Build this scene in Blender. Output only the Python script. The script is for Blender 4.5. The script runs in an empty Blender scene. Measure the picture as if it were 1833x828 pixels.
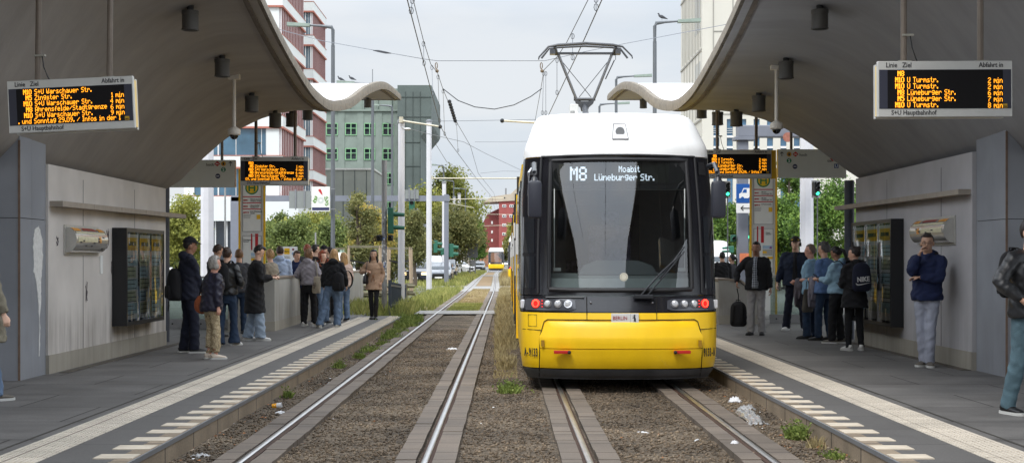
import bpy, bmesh, math, random
import numpy as np
from mathutils import Vector, Matrix, noise
random.seed(7); RNG = np.random.default_rng(11)
R = math.radians
SC = bpy.context.scene
COL = SC.collection
F, CX, HY, H = 2500.0, 907.0, 465.0, 1.565      # focal length and horizon of the view, in pixels of the photograph; eye height
PZ = 0.12                                        # platform height over the rail tops
def at(px, py, Y):
    return Vector(((px - CX) * Y / F, Y, H + (HY - py) * Y / F))
def gx(px, Y): return (px - CX) * Y / F
def gz(py, Y): return H + (HY - py) * Y / F
def onplat(px, py):
    Y = F * (H - PZ) / (py - HY); return Vector((gx(px, Y), Y, PZ))
def lin(c):
    return tuple(((v / 255) / 12.92 if v / 255 <= .04045 else ((v / 255 + .055) / 1.055) ** 2.4) for v in c)
_mc = {}
def M(name, col, rough=.7, metal=0., var=.12, scale=6., bump=0., bscale=40., emit=None, es=1., spec=.5, coat=0., stretch=(1, 1, 1), space='OBJ', lincol=True, island=0., var2=None, sheen=0.):
    if name in _mc: return _mc[name]
    m = bpy.data.materials.new(name); m.use_nodes = True; _mc[name] = m
    nt = m.node_tree; N = nt.nodes; L = nt.links
    b = N['Principled BSDF']
    c = col if not lincol else lin(col)
    b.inputs['Roughness'].default_value = rough; b.inputs['Metallic'].default_value = metal
    b.inputs['Specular IOR Level'].default_value = spec; b.inputs['Coat Weight'].default_value = coat
    b.inputs['Coat Roughness'].default_value = .08
    if sheen: b.inputs['Sheen Weight'].default_value = sheen
    if emit is not None:
        e = lin(emit); b.inputs['Emission Color'].default_value = (*e, 1); b.inputs['Emission Strength'].default_value = es
    tc = N.new('ShaderNodeTexCoord'); mp = N.new('ShaderNodeMapping'); mp.inputs['Scale'].default_value = stretch
    if space == 'OBJ': L.new(tc.outputs['Object'], mp.inputs['Vector'])
    else:
        g = N.new('ShaderNodeNewGeometry'); L.new(g.outputs['Position'], mp.inputs['Vector'])
    if var > 0 or island > 0:
        no = N.new('ShaderNodeTexNoise'); no.inputs['Scale'].default_value = scale; no.inputs['Detail'].default_value = 6; no.inputs['Roughness'].default_value = .62
        L.new(mp.outputs[0], no.inputs['Vector'])
        rp = N.new('ShaderNodeValToRGB'); L.new(no.outputs['Fac'], rp.inputs['Fac'])
        lo = tuple(max(0, v * (1 - var)) for v in c); hi = tuple(min(1, v * (1 + var)) for v in c)
        if var2 is not None: hi = lin(var2)
        rp.color_ramp.elements[0].color = (*lo, 1); rp.color_ramp.elements[0].position = .3
        rp.color_ramp.elements[1].color = (*hi, 1); rp.color_ramp.elements[1].position = .7
        src = rp.outputs['Color']
        if island > 0:
            g2 = N.new('ShaderNodeNewGeometry'); mr = N.new('ShaderNodeMapRange'); L.new(g2.outputs['Random Per Island'], mr.inputs['Value'])
            mr.inputs['To Min'].default_value = 1 - island; mr.inputs['To Max'].default_value = 1 + island
            vm = N.new('ShaderNodeVectorMath'); vm.operation = 'SCALE'; L.new(src, vm.inputs[0]); L.new(mr.outputs[0], vm.inputs['Scale']); src = vm.outputs[0]
        L.new(src, b.inputs['Base Color'])
    else: b.inputs['Base Color'].default_value = (*c, 1)
    if bump > 0:
        n2 = N.new('ShaderNodeTexNoise'); n2.inputs['Scale'].default_value = bscale; n2.inputs['Detail'].default_value = 4
        L.new(mp.outputs[0], n2.inputs['Vector']); bp = N.new('ShaderNodeBump'); bp.inputs['Strength'].default_value = bump; bp.inputs['Distance'].default_value = .02
        L.new(n2.outputs['Fac'], bp.inputs['Height']); L.new(bp.outputs[0], b.inputs['Normal'])
    return m
def leafmat(name, cols, trans=.25):
    m = bpy.data.materials.new(name); m.use_nodes = True; nt = m.node_tree; N = nt.nodes; L = nt.links
    b = N['Principled BSDF']; b.inputs['Roughness'].default_value = .6; b.inputs['Specular IOR Level'].default_value = .25
    g = N.new('ShaderNodeNewGeometry'); no = N.new('ShaderNodeTexNoise'); no.inputs['Scale'].default_value = .9; no.inputs['Detail'].default_value = 3
    tc = N.new('ShaderNodeTexCoord'); L.new(tc.outputs['Object'], no.inputs['Vector'])
    ma = N.new('ShaderNodeMath'); ma.operation = 'MULTIPLY_ADD'; L.new(g.outputs['Random Per Island'], ma.inputs[0]); ma.inputs[1].default_value = .55
    m2 = N.new('ShaderNodeMath'); m2.operation = 'MULTIPLY_ADD'; L.new(no.outputs['Fac'], m2.inputs[0]); m2.inputs[1].default_value = 1.3; m2.inputs[2].default_value = -.42
    L.new(m2.outputs[0], ma.inputs[2])
    rp = N.new('ShaderNodeValToRGB'); L.new(ma.outputs[0], rp.inputs['Fac'])
    el = rp.color_ramp.elements
    while len(el) < len(cols): el.new(.5)
    for i, c in enumerate(cols): el[i].position = i / (len(cols) - 1); el[i].color = (*lin(c), 1)
    L.new(rp.outputs[0], b.inputs['Base Color'])
    t = N.new('ShaderNodeBsdfTranslucent'); L.new(rp.outputs[0], t.inputs['Color']); mx = N.new('ShaderNodeMixShader'); mx.inputs[0].default_value = trans
    L.new(b.outputs[0], mx.inputs[1]); L.new(t.outputs[0], mx.inputs[2]); L.new(mx.outputs[0], N['Material Output'].inputs['Surface'])
    return m
def glass(name, tint, alpha=.35, rough=.02):
    """thin pane: tinted see-through plus a fresnel reflection"""
    m = bpy.data.materials.new(name); m.use_nodes = True; nt = m.node_tree; N = nt.nodes; L = nt.links
    N.remove(N['Principled BSDF'])
    tr = N.new('ShaderNodeBsdfTransparent'); tr.inputs[0].default_value = (*tint, 1)
    gl = N.new('ShaderNodeBsdfGlossy'); gl.inputs['Roughness'].default_value = rough; gl.inputs['Color'].default_value = (1, 1, 1, 1)
    fr = N.new('ShaderNodeFresnel'); fr.inputs['IOR'].default_value = 1.5
    ma = N.new('ShaderNodeMath'); ma.operation = 'MULTIPLY_ADD'; ma.inputs[1].default_value = 1.0; ma.inputs[2].default_value = alpha; L.new(fr.outputs[0], ma.inputs[0]); ma.use_clamp = True
    mx = N.new('ShaderNodeMixShader'); L.new(ma.outputs[0], mx.inputs[0]); L.new(tr.outputs[0], mx.inputs[1]); L.new(gl.outputs[0], mx.inputs[2])
    L.new(mx.outputs[0], N['Material Output'].inputs['Surface']); _mc[name] = m
    return m
class MB:
    def __init__(s): s.v = []; s.f = []; s.mi = []; s.cur = 0
    def add(s, vs, fs):
        o = len(s.v); s.v += [tuple(v) for v in vs]
        for f in fs: s.f.append(tuple(i + o for i in f)); s.mi.append(s.cur)
        return s
    def box(s, x0, x1, y0, y1, z0, z1, bev=0.):
        if bev <= 0:
            vs = [(x, y, z) for z in (z0, z1) for y in (y0, y1) for x in (x0, x1)]
            return s.add(vs, [(0, 2, 3, 1), (4, 5, 7, 6), (0, 1, 5, 4), (2, 6, 7, 3), (0, 4, 6, 2), (1, 3, 7, 5)])
        bm = bmesh.new(); bmesh.ops.create_cube(bm, size=1)
        for v in bm.verts: v.co = Vector(((x0 + x1) / 2 + v.co.x * (x1 - x0), (y0 + y1) / 2 + v.co.y * (y1 - y0), (z0 + z1) / 2 + v.co.z * (z1 - z0)))
        bmesh.ops.bevel(bm, geom=bm.edges[:], offset=bev, segments=2, affect='EDGES', profile=.6)
        bm.verts.index_update(); s.add([v.co[:] for v in bm.verts], [[v.index for v in f.verts] for f in bm.faces]); bm.free(); return s
    def bar(s, a, b, w, h=None, up=(0, 0, 1)):
        """square bar from a to b"""
        a, b = Vector(a), Vector(b); h = h or w; d = (b - a).normalized(); u = Vector(up)
        if abs(d.dot(u)) > .98: u = Vector((1, 0, 0))
        sx = d.cross(u).normalized() * w / 2; sz = sx.cross(d).normalized() * h / 2
        vs = [p + i * sx + j * sz for p in (a, b) for i, j in ((-1, -1), (1, -1), (1, 1), (-1, 1))]
        return s.add(vs, [(3, 2, 1, 0), (4, 5, 6, 7), (0, 1, 5, 4), (1, 2, 6, 5), (2, 3, 7, 6), (3, 0, 4, 7)])
    def tube(s, pts, r, seg=8, cap=True, ref=(0, 0, 1), ry=None):
        pts = [Vector(p) for p in pts]; n = len(pts)
        rs = r if isinstance(r, (list, tuple)) else [r] * n
        ref = Vector(ref); o = len(s.v); vs = []
        for i, p in enumerate(pts):
            t = (pts[min(i + 1, n - 1)] - pts[max(i - 1, 0)]).normalized()
            rf = ref if abs(t.dot(ref.normalized())) < .97 else Vector((0, 1, 0)) if abs(t.y) < .9 else Vector((1, 0, 0))
            a = (rf - t * rf.dot(t)).normalized(); b = t.cross(a)
            ra, rb = rs[i] if isinstance(rs[i], (tuple, list)) else (rs[i], rs[i])
            for k in range(seg):
                an = 2 * math.pi * k / seg; vs.append(p + a * (ra * math.cos(an)) + b * (rb * math.sin(an)))
        fs = [(i * seg + k, i * seg + (k + 1) % seg, (i + 1) * seg + (k + 1) % seg, (i + 1) * seg + k) for i in range(n - 1) for k in range(seg)]
        if cap: fs += [tuple(range(seg))[::-1], tuple((n - 1) * seg + k for k in range(seg))]
        return s.add(vs, fs)
    def cyl(s, x, y, z0, z1, r, seg=16, r2=None): return s.tube([(x, y, z0), (x, y, z1)], [r, r if r2 is None else r2], seg, ref=(1, 0, 0))
    def quad(s, a, b, c, d): return s.add([a, b, c, d], [(0, 1, 2, 3)])
    def prism(s, prof, axis, a0, a1):
        """profile (list of 2D points) extruded on one axis: 'x' -> prof is (y,z), 'y' -> (x,z), 'z' -> (x,y)"""
        def P(p, a): return {'x': (a, p[0], p[1]), 'y': (p[0], a, p[1]), 'z': (p[0], p[1], a)}[axis]
        n = len(prof); vs = [P(p, a0) for p in prof] + [P(p, a1) for p in prof]
        fs = [(i, (i + 1) % n, n + (i + 1) % n, n + i) for i in range(n)] + [tuple(range(n))[::-1], tuple(range(n, 2 * n))]
        return s.add(vs, fs)
    def ball(s, c, r, seg=10, rings=7):
        rx, ry, rz = r if isinstance(r, (tuple, list)) else (r, r, r); vs = [(c[0], c[1], c[2] - rz)]
        for i in range(1, rings):
            t = math.pi * i / rings - math.pi / 2
            for k in range(seg):
                a = 2 * math.pi * k / seg; vs.append((c[0] + rx * math.cos(t) * math.cos(a), c[1] + ry * math.cos(t) * math.sin(a), c[2] + rz * math.sin(t)))
        vs.append((c[0], c[1], c[2] + rz)); fs = []
        for k in range(seg):
            fs.append((0, 1 + (k + 1) % seg, 1 + k)); l = 1 + (rings - 2) * seg; fs.append((l + k, l + (k + 1) % seg, len(vs) - 1))
        for i in range(rings - 2):
            for k in range(seg): a = 1 + i * seg; fs.append((a + k, a + (k + 1) % seg, a + seg + (k + 1) % seg, a + seg + k))
        return s.add(vs, fs)
    def xf(s, mat, start=0):
        for i in range(start, len(s.v)): s.v[i] = tuple(mat @ Vector(s.v[i]))
        return s
    def build(s, name, mats, parent=None, smooth=False, fixn=True, auto=True):
        me = bpy.data.meshes.new(name); me.from_pydata(s.v, [], s.f)
        mats = mats if isinstance(mats, (list, tuple)) else [mats]
        for m in mats: me.materials.append(m)
        if len(mats) > 1: me.polygons.foreach_set('material_index', s.mi)
        if fixn:
            bm = bmesh.new(); bm.from_mesh(me); bmesh.ops.recalc_face_normals(bm, faces=bm.faces[:]); bm.to_mesh(me); bm.free()
        if smooth:
            me.polygons.foreach_set('use_smooth', [True] * len(me.polygons))
            if auto: 
                try: me.set_sharp_from_angle(angle=R(40))
                except Exception: pass
        o = bpy.data.objects.new(name, me); COL.objects.link(o)
        if parent: o.parent = parent
        return o
def empty(name, loc=(0, 0, 0), rz=0.):
    o = bpy.data.objects.new(name, None); COL.objects.link(o); o.location = loc; o.rotation_euler = (0, 0, rz); o.empty_display_size = .2
    return o
def tag(o, label=None, cat=None, group=None, kind=None):
    if label: o['label'] = label
    if cat: o['category'] = cat
    if group: o['group'] = group
    if kind: o['kind'] = kind
    return o
def thing(name, label, cat, loc=(0, 0, 0), rz=0., group=None): return tag(empty(name, loc, rz), label, cat, group)
def struct(o): o['kind'] = 'structure'; return o
def copytree(o, parent=None):
    c = o.copy(); COL.objects.link(c)
    if parent: c.parent = parent
    for ch in o.children: copytree(ch, c)
    return c
def textmesh(name, s, size, mat, parent, loc, rot=(math.pi / 2, 0, 0), ext=.002, align='LEFT', bold=0., sx=1., space=1.):
    cu = bpy.data.curves.new(name, 'FONT'); cu.body = s; cu.size = size; cu.extrude = ext; cu.align_x = align; cu.offset = bold; cu.resolution_u = 2; cu.space_character = space
    t = bpy.data.objects.new(name + '_t', cu); me = bpy.data.meshes.new_from_object(t)
    bpy.data.objects.remove(t); bpy.data.curves.remove(cu)
    me.materials.clear(); me.materials.append(mat)
    o = bpy.data.objects.new(name, me); COL.objects.link(o); o.parent = parent; o.location = loc; o.rotation_euler = rot; o.scale = (sx, 1, 1)
    return o
GL = {'+': '0808 3E 0808', '.': '6060', ' ': '0000 00', '/': '2010 0804 02', ':': '3636', '0': '3E41 4141 3E', '1': '427F 40', '2': '6251 4949 46', '3': '2241 4949 36', '4': '1814 127F 10',
 '5': '2745 4545 39', '6': '3C4A 4949 30', '7': '0171 0905 03', '8': '3649 4949 36', '9': '0649 4929 1E', 'A': '7E11 1111 7E', 'B': '7F49 4949 36', 'I': '417F 41', 'L': '7F40 4040 40',
 'M': '7F02 0C02 7F', 'S': '4649 4949 31', 'T': '0101 7F01 01', 'U': '3F40 4040 3F', 'W': '3F40 3840 3F', 'Z': '6151 4945 43', 'a': '2054 5454 78', 'b': '7F48 4444 38', 'c': '3844 4444 20',
 'd': '3844 4448 7F', 'e': '3854 5454 18', 'f': '087E 0902', 'g': '0C52 5252 3E', 'h': '7F08 0404 78', 'i': '447D 40', 'l': '417F 40', 'm': '7C04 1804 78', 'n': '7C08 0404 78',
 'o': '3844 4444 38', 'r': '7C08 0404 08', 's': '4854 5454 20', 't': '043F 4440', 'u': '3C40 4020 7C', 'z': '4464 544C 44', 'ü': '3D40 4021 7C', 'w': '3C40 3040 3C'}
def led(mb, s, x, z, h, y=0., dbl=False, right=False, fx=.76):
    """LED writing in the XZ plane; x,z of the text's lower left (or lower right) corner"""
    px = h / 7.; pw = px * fx; cols = []
    for ch in s:
        g = GL[ch].replace(' ', ''); cs = [int(g[i:i + 2], 16) for i in range(0, len(g), 2)]
        if dbl: cs = [c for c in cs]
        cols += cs + [0]
    w = pw * (len(cols) - 1)
    if right: x -= w
    for i, c in enumerate(cols):
        k = 0
        while k < 7:
            if c >> k & 1:
                j = k
                while j < 6 and c >> (j + 1) & 1: j += 1
                x0 = x + i * pw; zt = z + h - k * px; zb = z + h - (j + 1) * px
                g = pw * (.10 if not dbl else -.5)
                mb.quad((x0 + g * .4, y, zb), (x0 + pw - g * .4, y, zb), (x0 + pw - g * .4, y, zt), (x0 + g * .4, y, zt))
                k = j + 1
            else: k += 1
    return w
def lerp_table(tab, v):
    if v <= tab[0][0]: return tab[0][1]
    for (a, b), (c, d) in zip(tab, tab[1:]):
        if v <= c: t = (v - a) / (c - a); return b + (d - b) * t
    return tab[-1][1]
def smooth_table(tab, v):
    """catmull-rom through a table"""
    n = len(tab)
    if v <= tab[0][0]: return tab[0][1]
    if v >= tab[-1][0]: return tab[-1][1]
    for i in range(n - 1):
        x0, y0 = tab[i]; x1, y1 = tab[i + 1]
        if v <= x1:
            m0 = (y1 - tab[i - 1][1]) / (x1 - tab[i - 1][0]) if i > 0 else 0.
            m1 = (tab[i + 2][1] - y0) / (tab[i + 2][0] - x0) if i + 2 < n else 0.
            h = x1 - x0; t = (v - x0) / h
            return (2 * t ** 3 - 3 * t * t + 1) * y0 + (t ** 3 - 2 * t * t + t) * h * m0 + (-2 * t ** 3 + 3 * t * t) * y1 + (t ** 3 - t * t) * h * m1
def sstep(t): t = max(0., min(1., t)); return t * t * (3 - 2 * t)
cam_d = bpy.data.cameras.new('camera'); cam = bpy.data.objects.new('camera', cam_d); COL.objects.link(cam); SC.camera = cam
cam.location = (0, 0, H); cam.rotation_euler = (R(90), 0, 0)
cam_d.sensor_width = 36; cam_d.lens = F / 1833 * 36; cam_d.clip_end = 3000; cam_d.clip_start = .1
cam_d.shift_x = (916.5 - CX) / 1833; cam_d.shift_y = (HY - 414.) / 1833
SC.view_settings.view_transform = 'Standard'; SC.view_settings.look = 'None'; SC.view_settings.gamma = 1; SC.view_settings.exposure = .52
SC.render.engine = 'CYCLES'; SC.cycles.use_denoising = True; SC.cycles.max_bounces = 6; SC.cycles.diffuse_bounces = 3; SC.cycles.glossy_bounces = 3; SC.cycles.transparent_max_bounces = 8
SC.cycles.transmission_bounces = 3; SC.cycles.caustics_reflective = False; SC.cycles.caustics_refractive = False
W = bpy.data.worlds.new('World'); SC.world = W; W.use_nodes = True
N = W.node_tree.nodes; L = W.node_tree.links; bg = N['Background']; bg.inputs['Strength'].default_value = .1
sky = N.new('ShaderNodeTexSky'); sky.sky_type = 'NISHITA'; sky.sun_disc = False
SUN_EL, SUN_AZ = R(52), R(205)        # azimuth clockwise from +Y: the sun stands behind and a little to the left of the viewer
sky.sun_elevation = SUN_EL; sky.sun_rotation = SUN_AZ; sky.air_density = 1.2; sky.dust_density = 2.5
tc = N.new('ShaderNodeTexCoord'); mp = N.new('ShaderNodeMapping'); mp.inputs['Scale'].default_value = (1.2, 1.2, 4.5); L.new(tc.outputs['Generated'], mp.inputs[0])
cn = N.new('ShaderNodeTexNoise'); cn.inputs['Scale'].default_value = 2.6; cn.inputs['Detail'].default_value = 7; cn.inputs['Roughness'].default_value = .55; L.new(mp.outputs[0], cn.inputs['Vector'])
cr = N.new('ShaderNodeValToRGB'); L.new(cn.outputs['Fac'], cr.inputs[0])
cr.color_ramp.elements[0].position = .38; cr.color_ramp.elements[0].color = (.66, .73, .82, 1)
cr.color_ramp.elements[1].position = .60; cr.color_ramp.elements[1].color = (.80, .83, .87, 1)
sc_ = N.new('ShaderNodeVectorMath'); sc_.operation = 'SCALE'; sc_.inputs['Scale'].default_value = 9.6; L.new(cr.outputs[0], sc_.inputs[0])
sz = N.new('ShaderNodeSeparateXYZ'); L.new(tc.outputs['Generated'], sz.inputs[0]); zr = N.new('ShaderNodeMapRange'); L.new(sz.outputs['Z'], zr.inputs[0]); zr.inputs['From Min'].default_value = .17; zr.inputs['From Max'].default_value = .58; zr.inputs['To Min'].default_value = 7.3; zr.inputs['To Max'].default_value = 25.; L.new(zr.outputs[0], sc_.inputs['Scale'])
mx = N.new('ShaderNodeMix'); mx.data_type = 'RGBA'; mx.inputs[0].default_value = .9
L.new(sky.outputs[0], mx.inputs[6]); L.new(sc_.outputs[0], mx.inputs[7]); L.new(mx.outputs[2], bg.inputs['Color'])
sl = bpy.data.lights.new('sun', 'SUN'); sl.energy = 1.4; sl.angle = R(14); sl.color = (1, .96, .9)
so = bpy.data.objects.new('sun', sl); COL.objects.link(so); so.location = (-10, -20, 40)
sd = Vector((math.sin(SUN_AZ) * math.cos(SUN_EL), math.cos(SUN_AZ) * math.cos(SUN_EL), math.sin(SUN_EL)))
so.rotation_euler = sd.to_track_quat('Z', 'Y').to_euler()
def gravel_mat(name, cols, sc=38, bump=1.):
    m = bpy.data.materials.new(name); m.use_nodes = True; nt = m.node_tree; N = nt.nodes; L = nt.links; b = N['Principled BSDF']; b.inputs['Roughness'].default_value = .95
    g = N.new('ShaderNodeNewGeometry'); vo = N.new('ShaderNodeTexVoronoi'); vo.inputs['Scale'].default_value = sc; L.new(g.outputs['Position'], vo.inputs['Vector'])
    sep = N.new('ShaderNodeSeparateColor'); L.new(vo.outputs['Color'], sep.inputs[0])
    no = N.new('ShaderNodeTexNoise'); no.inputs['Scale'].default_value = .9; no.inputs['Detail'].default_value = 6; L.new(g.outputs['Position'], no.inputs['Vector'])
    ma = N.new('ShaderNodeMath'); ma.operation = 'MULTIPLY_ADD'; L.new(sep.outputs[0], ma.inputs[0]); ma.inputs[1].default_value = .6
    m2 = N.new('ShaderNodeMath'); m2.operation = 'MULTIPLY_ADD'; L.new(no.outputs['Fac'], m2.inputs[0]); m2.inputs[1].default_value = 1.; m2.inputs[2].default_value = -.3; L.new(m2.outputs[0], ma.inputs[2])
    rp = N.new('ShaderNodeValToRGB'); L.new(ma.outputs[0], rp.inputs[0]); el = rp.color_ramp.elements
    while len(el) < len(cols): el.new(.5)
    for i, c in enumerate(cols): el[i].position = i / (len(cols) - 1); el[i].color = (*lin(c), 1)
    L.new(rp.outputs[0], b.inputs['Base Color'])
    bp = N.new('ShaderNodeBump'); bp.inputs['Strength'].default_value = bump; bp.inputs['Distance'].default_value = .03; bp.invert = True; L.new(vo.outputs['Distance'], bp.inputs['Height']); L.new(bp.outputs[0], b.inputs['Normal'])
    return m
def slab_mat(name, col, bw, bh, mort=.012, var=.14, rot=0., mcol=(35, 33, 32), rough=.8, off=.5, stain=.25, squash=1., bump=.1, spec=.4):
    """slabs with joints in world x/y, broad stains over them"""
    m = bpy.data.materials.new(name); m.use_nodes = True; nt = m.node_tree; N = nt.nodes; L = nt.links; b = N['Principled BSDF']; b.inputs['Specular IOR Level'].default_value = spec
    g = N.new('ShaderNodeNewGeometry'); mp = N.new('ShaderNodeMapping'); mp.inputs['Rotation'].default_value = (0, 0, rot); L.new(g.outputs['Position'], mp.inputs[0])
    br = N.new('ShaderNodeTexBrick'); br.inputs['Scale'].default_value = 1; br.inputs['Brick Width'].default_value = bw; br.inputs['Row Height'].default_value = bh; br.inputs['Mortar Size'].default_value = mort; br.offset = off
    br.inputs['Mortar Smooth'].default_value = .1
    c = lin(col); br.inputs['Color1'].default_value = (*[v * (1 - var) for v in c], 1); br.inputs['Color2'].default_value = (*[v * (1 + var) for v in c], 1); br.inputs['Mortar'].default_value = (*lin(mcol), 1)
    L.new(mp.outputs[0], br.inputs['Vector'])
    no = N.new('ShaderNodeTexNoise'); no.inputs['Scale'].default_value = 1.1; no.inputs['Detail'].default_value = 8; no.inputs['Roughness'].default_value = .65
    mp2 = N.new('ShaderNodeMapping'); mp2.inputs['Scale'].default_value = (.7, 1.6, 1); L.new(g.outputs['Position'], mp2.inputs[0]); L.new(mp2.outputs[0], no.inputs['Vector'])
    n3 = N.new('ShaderNodeTexNoise'); n3.inputs['Scale'].default_value = 70; n3.inputs['Detail'].default_value = 3; L.new(g.outputs['Position'], n3.inputs['Vector'])
    mr = N.new('ShaderNodeMapRange'); L.new(no.outputs['Fac'], mr.inputs[0]); mr.inputs['From Min'].default_value = .3; mr.inputs['From Max'].default_value = .7; mr.inputs['To Min'].default_value = 1 - stain; mr.inputs['To Max'].default_value = 1 + stain
    mr3 = N.new('ShaderNodeMapRange'); L.new(n3.outputs['Fac'], mr3.inputs[0]); mr3.inputs['From Min'].default_value = .3; mr3.inputs['From Max'].default_value = .7; mr3.inputs['To Min'].default_value = .85; mr3.inputs['To Max'].default_value = 1.15
    mu = N.new('ShaderNodeMath'); mu.operation = 'MULTIPLY'; L.new(mr.outputs[0], mu.inputs[0]); L.new(mr3.outputs[0], mu.inputs[1])
    vm = N.new('ShaderNodeVectorMath'); vm.operation = 'SCALE'; L.new(br.outputs['Color'], vm.inputs[0]); L.new(mu.outputs[0], vm.inputs['Scale']); L.new(vm.outputs[0], b.inputs['Base Color'])
    rr = N.new('ShaderNodeMapRange'); L.new(no.outputs['Fac'], rr.inputs[0]); rr.inputs['To Min'].default_value = rough - .2; rr.inputs['To Max'].default_value = min(1, rough + .15); L.new(rr.outputs[0], b.inputs['Roughness'])
    bp = N.new('ShaderNodeBump'); bp.inputs['Strength'].default_value = bump; bp.inputs['Distance'].default_value = .01; L.new(n3.outputs['Fac'], bp.inputs['Height']); L.new(bp.outputs[0], b.inputs['Normal'])
    return m
def wall_mat(name, col, streak=.35, low=PZ + .1, high=1.1, stainc=(92, 82, 72)):
    """smooth painted concrete, rain and dirt streaks that have run down its lower half"""
    m = bpy.data.materials.new(name); m.use_nodes = True; nt = m.node_tree; N = nt.nodes; L = nt.links; b = N['Principled BSDF']; b.inputs['Roughness'].default_value = .75; b.inputs['Specular IOR Level'].default_value = .3
    g = N.new('ShaderNodeNewGeometry'); mp = N.new('ShaderNodeMapping'); mp.inputs['Scale'].default_value = (1, 4, .3); L.new(g.outputs['Position'], mp.inputs[0])
    n1 = N.new('ShaderNodeTexNoise'); n1.inputs['Scale'].default_value = 1.6; n1.inputs['Detail'].default_value = 8; n1.inputs['Roughness'].default_value = .7; L.new(mp.outputs[0], n1.inputs['Vector'])
    n2 = N.new('ShaderNodeTexNoise'); n2.inputs['Scale'].default_value = 1.3; n2.inputs['Detail'].default_value = 6; L.new(g.outputs['Position'], n2.inputs['Vector'])
    sx = N.new('ShaderNodeSeparateXYZ'); L.new(g.outputs['Position'], sx.inputs[0])
    mr = N.new('ShaderNodeMapRange'); L.new(sx.outputs['Z'], mr.inputs[0]); mr.inputs['From Min'].default_value = low + .35; mr.inputs['From Max'].default_value = high; mr.inputs['To Min'].default_value = 1.; mr.inputs['To Max'].default_value = .0; mr.interpolation_type = 'SMOOTHSTEP'
    ms = N.new('ShaderNodeMapRange'); L.new(n1.outputs['Fac'], ms.inputs[0]); ms.inputs['From Min'].default_value = .38; ms.inputs['From Max'].default_value = .72
    mu = N.new('ShaderNodeMath'); mu.operation = 'MULTIPLY'; L.new(mr.outputs[0], mu.inputs[0]); L.new(ms.outputs[0], mu.inputs[1])
    mk = N.new('ShaderNodeMath'); mk.operation = 'MULTIPLY'; mk.inputs[1].default_value = streak * 2; L.new(mu.outputs[0], mk.inputs[0]); mk.use_clamp = True
    rp = N.new('ShaderNodeValToRGB'); c = lin(col); rp.color_ramp.elements[0].color = (*[v * .86 for v in c], 1); rp.color_ramp.elements[1].color = (*[v * 1.1 for v in c], 1); rp.color_ramp.elements[0].position = .3; rp.color_ramp.elements[1].position = .7
    L.new(n2.outputs['Fac'], rp.inputs[0])
    mi = N.new('ShaderNodeMix'); mi.data_type = 'RGBA'; L.new(mk.outputs[0], mi.inputs[0]); L.new(rp.outputs[0], mi.inputs[6]); mi.inputs[7].default_value = (*lin(stainc), 1); L.new(mi.outputs[2], b.inputs['Base Color'])
    return m
GRAVEL = gravel_mat('gravel', [(40, 34, 28), (80, 70, 58), (116, 102, 85), (158, 142, 120)])
SLAB = slab_mat('platform_slabs', (98, 96, 94), 1.6, 1.25, .010, .09, stain=.32, rough=.68)
EDGE = slab_mat('edge_slabs', (92, 90, 88), 40., .998, .006, .05, stain=.12, rough=.72)
STRIP = slab_mat('tactile_tiles', (196, 187, 173), .3, .3, .006, .06, mcol=(150, 140, 128), stain=.12, rough=.85, off=0)
KERB = slab_mat('kerb_blocks', (140, 126, 108), 60., 1.0, .014, .06, mcol=(60, 54, 48), stain=.28, rough=.85, off=0)
PANEL = slab_mat('rail_panels', (110, 100, 90), 60., .6, .012, .13, mcol=(48, 42, 38), stain=.3, rough=.8, off=0)
ASPH = slab_mat('asphalt', (120, 120, 122), 400, 400, 0, .05, stain=.15, rough=.85)
PAVE = slab_mat('paving', (150, 146, 140), 1., .6, .01, .1, mcol=(90, 85, 80), stain=.2)
CROSS = slab_mat('crossing_concrete', (146, 144, 141), 60., 1.2, .03, .06, mcol=(110, 108, 105), stain=.14, off=0)
CONC = M('canopy_concrete', (148, 143, 138), .8, var=.13, scale=1.0, bump=.12, bscale=14, stretch=(.35, 2.2, 1), space='W')
CONCR = M('canopy_concrete_right', (143, 143, 145), .8, var=.13, scale=1.0, bump=.12, bscale=14, stretch=(.35, 2.2, 1), space='W')
RIM = M('canopy_rim', (124, 116, 104), .85, var=.45, scale=9, bump=.25, bscale=30, stretch=(1, 3, 1), space='W')
ROOFT = M('canopy_roof_sheet', (238, 238, 240), .45, var=.1, scale=2, stretch=(.5, 5, 1), space='W')
STEEL = M('rail_steel', (196, 195, 194), .34, 1., var=.12, scale=3, space='W')
RSIDE = M('rail_flank', (72, 52, 42), .8, .3, var=.3, scale=9)
GREYM = M('grey_metal', (128, 130, 134), .5, .3, var=.08)
DARKM = M('dark_metal', (42, 44, 48), .5, .4, var=.08)
POLEM = M('galvanised_pole', (150, 150, 150), .55, .4, var=.12, scale=3)
BRONZE = M('hanger_rod', (112, 102, 92), .45, .5, var=.15, scale=5)
LAMPP = M('lamp_post_grey', (100, 104, 108), .5, .3, var=.06)
WHITEP = M('mast_white', (206, 206, 210), .6, var=.06, scale=2)
BLACKP = M('black_paint', (24, 25, 28), .35, .0, var=.05)
YEL = M('sign_yellow', (240, 190, 30), .45, var=.03)
def sheet(name, x0, x1, y0, y1, z, mat, nx=1, ny=1, fn=None):
    m = MB(); vs = [(x0 + (x1 - x0) * i / nx, y0 + (y1 - y0) * j / ny, z) for j in range(ny + 1) for i in range(nx + 1)]
    if fn: vs = [fn(*v) for v in vs]
    m.add(vs, [(j * (nx + 1) + i, j * (nx + 1) + i + 1, (j + 1) * (nx + 1) + i + 1, (j + 1) * (nx + 1) + i) for j in range(ny) for i in range(nx)])
    return struct(m.build(name, mat, fixn=False))
sheet('ground', -900, 900, -200, 1400, -.08, PAVE)
def bedz(x, y, z): 
    d = .02 * noise.noise(Vector((x * 1.6, y * 1.1, 0))) 
    return (x, y, z + d)
sheet('gravel_bed', -2.72, 2.84, -6, 43, -.045, GRAVEL, 40, 300, bedz)
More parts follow.
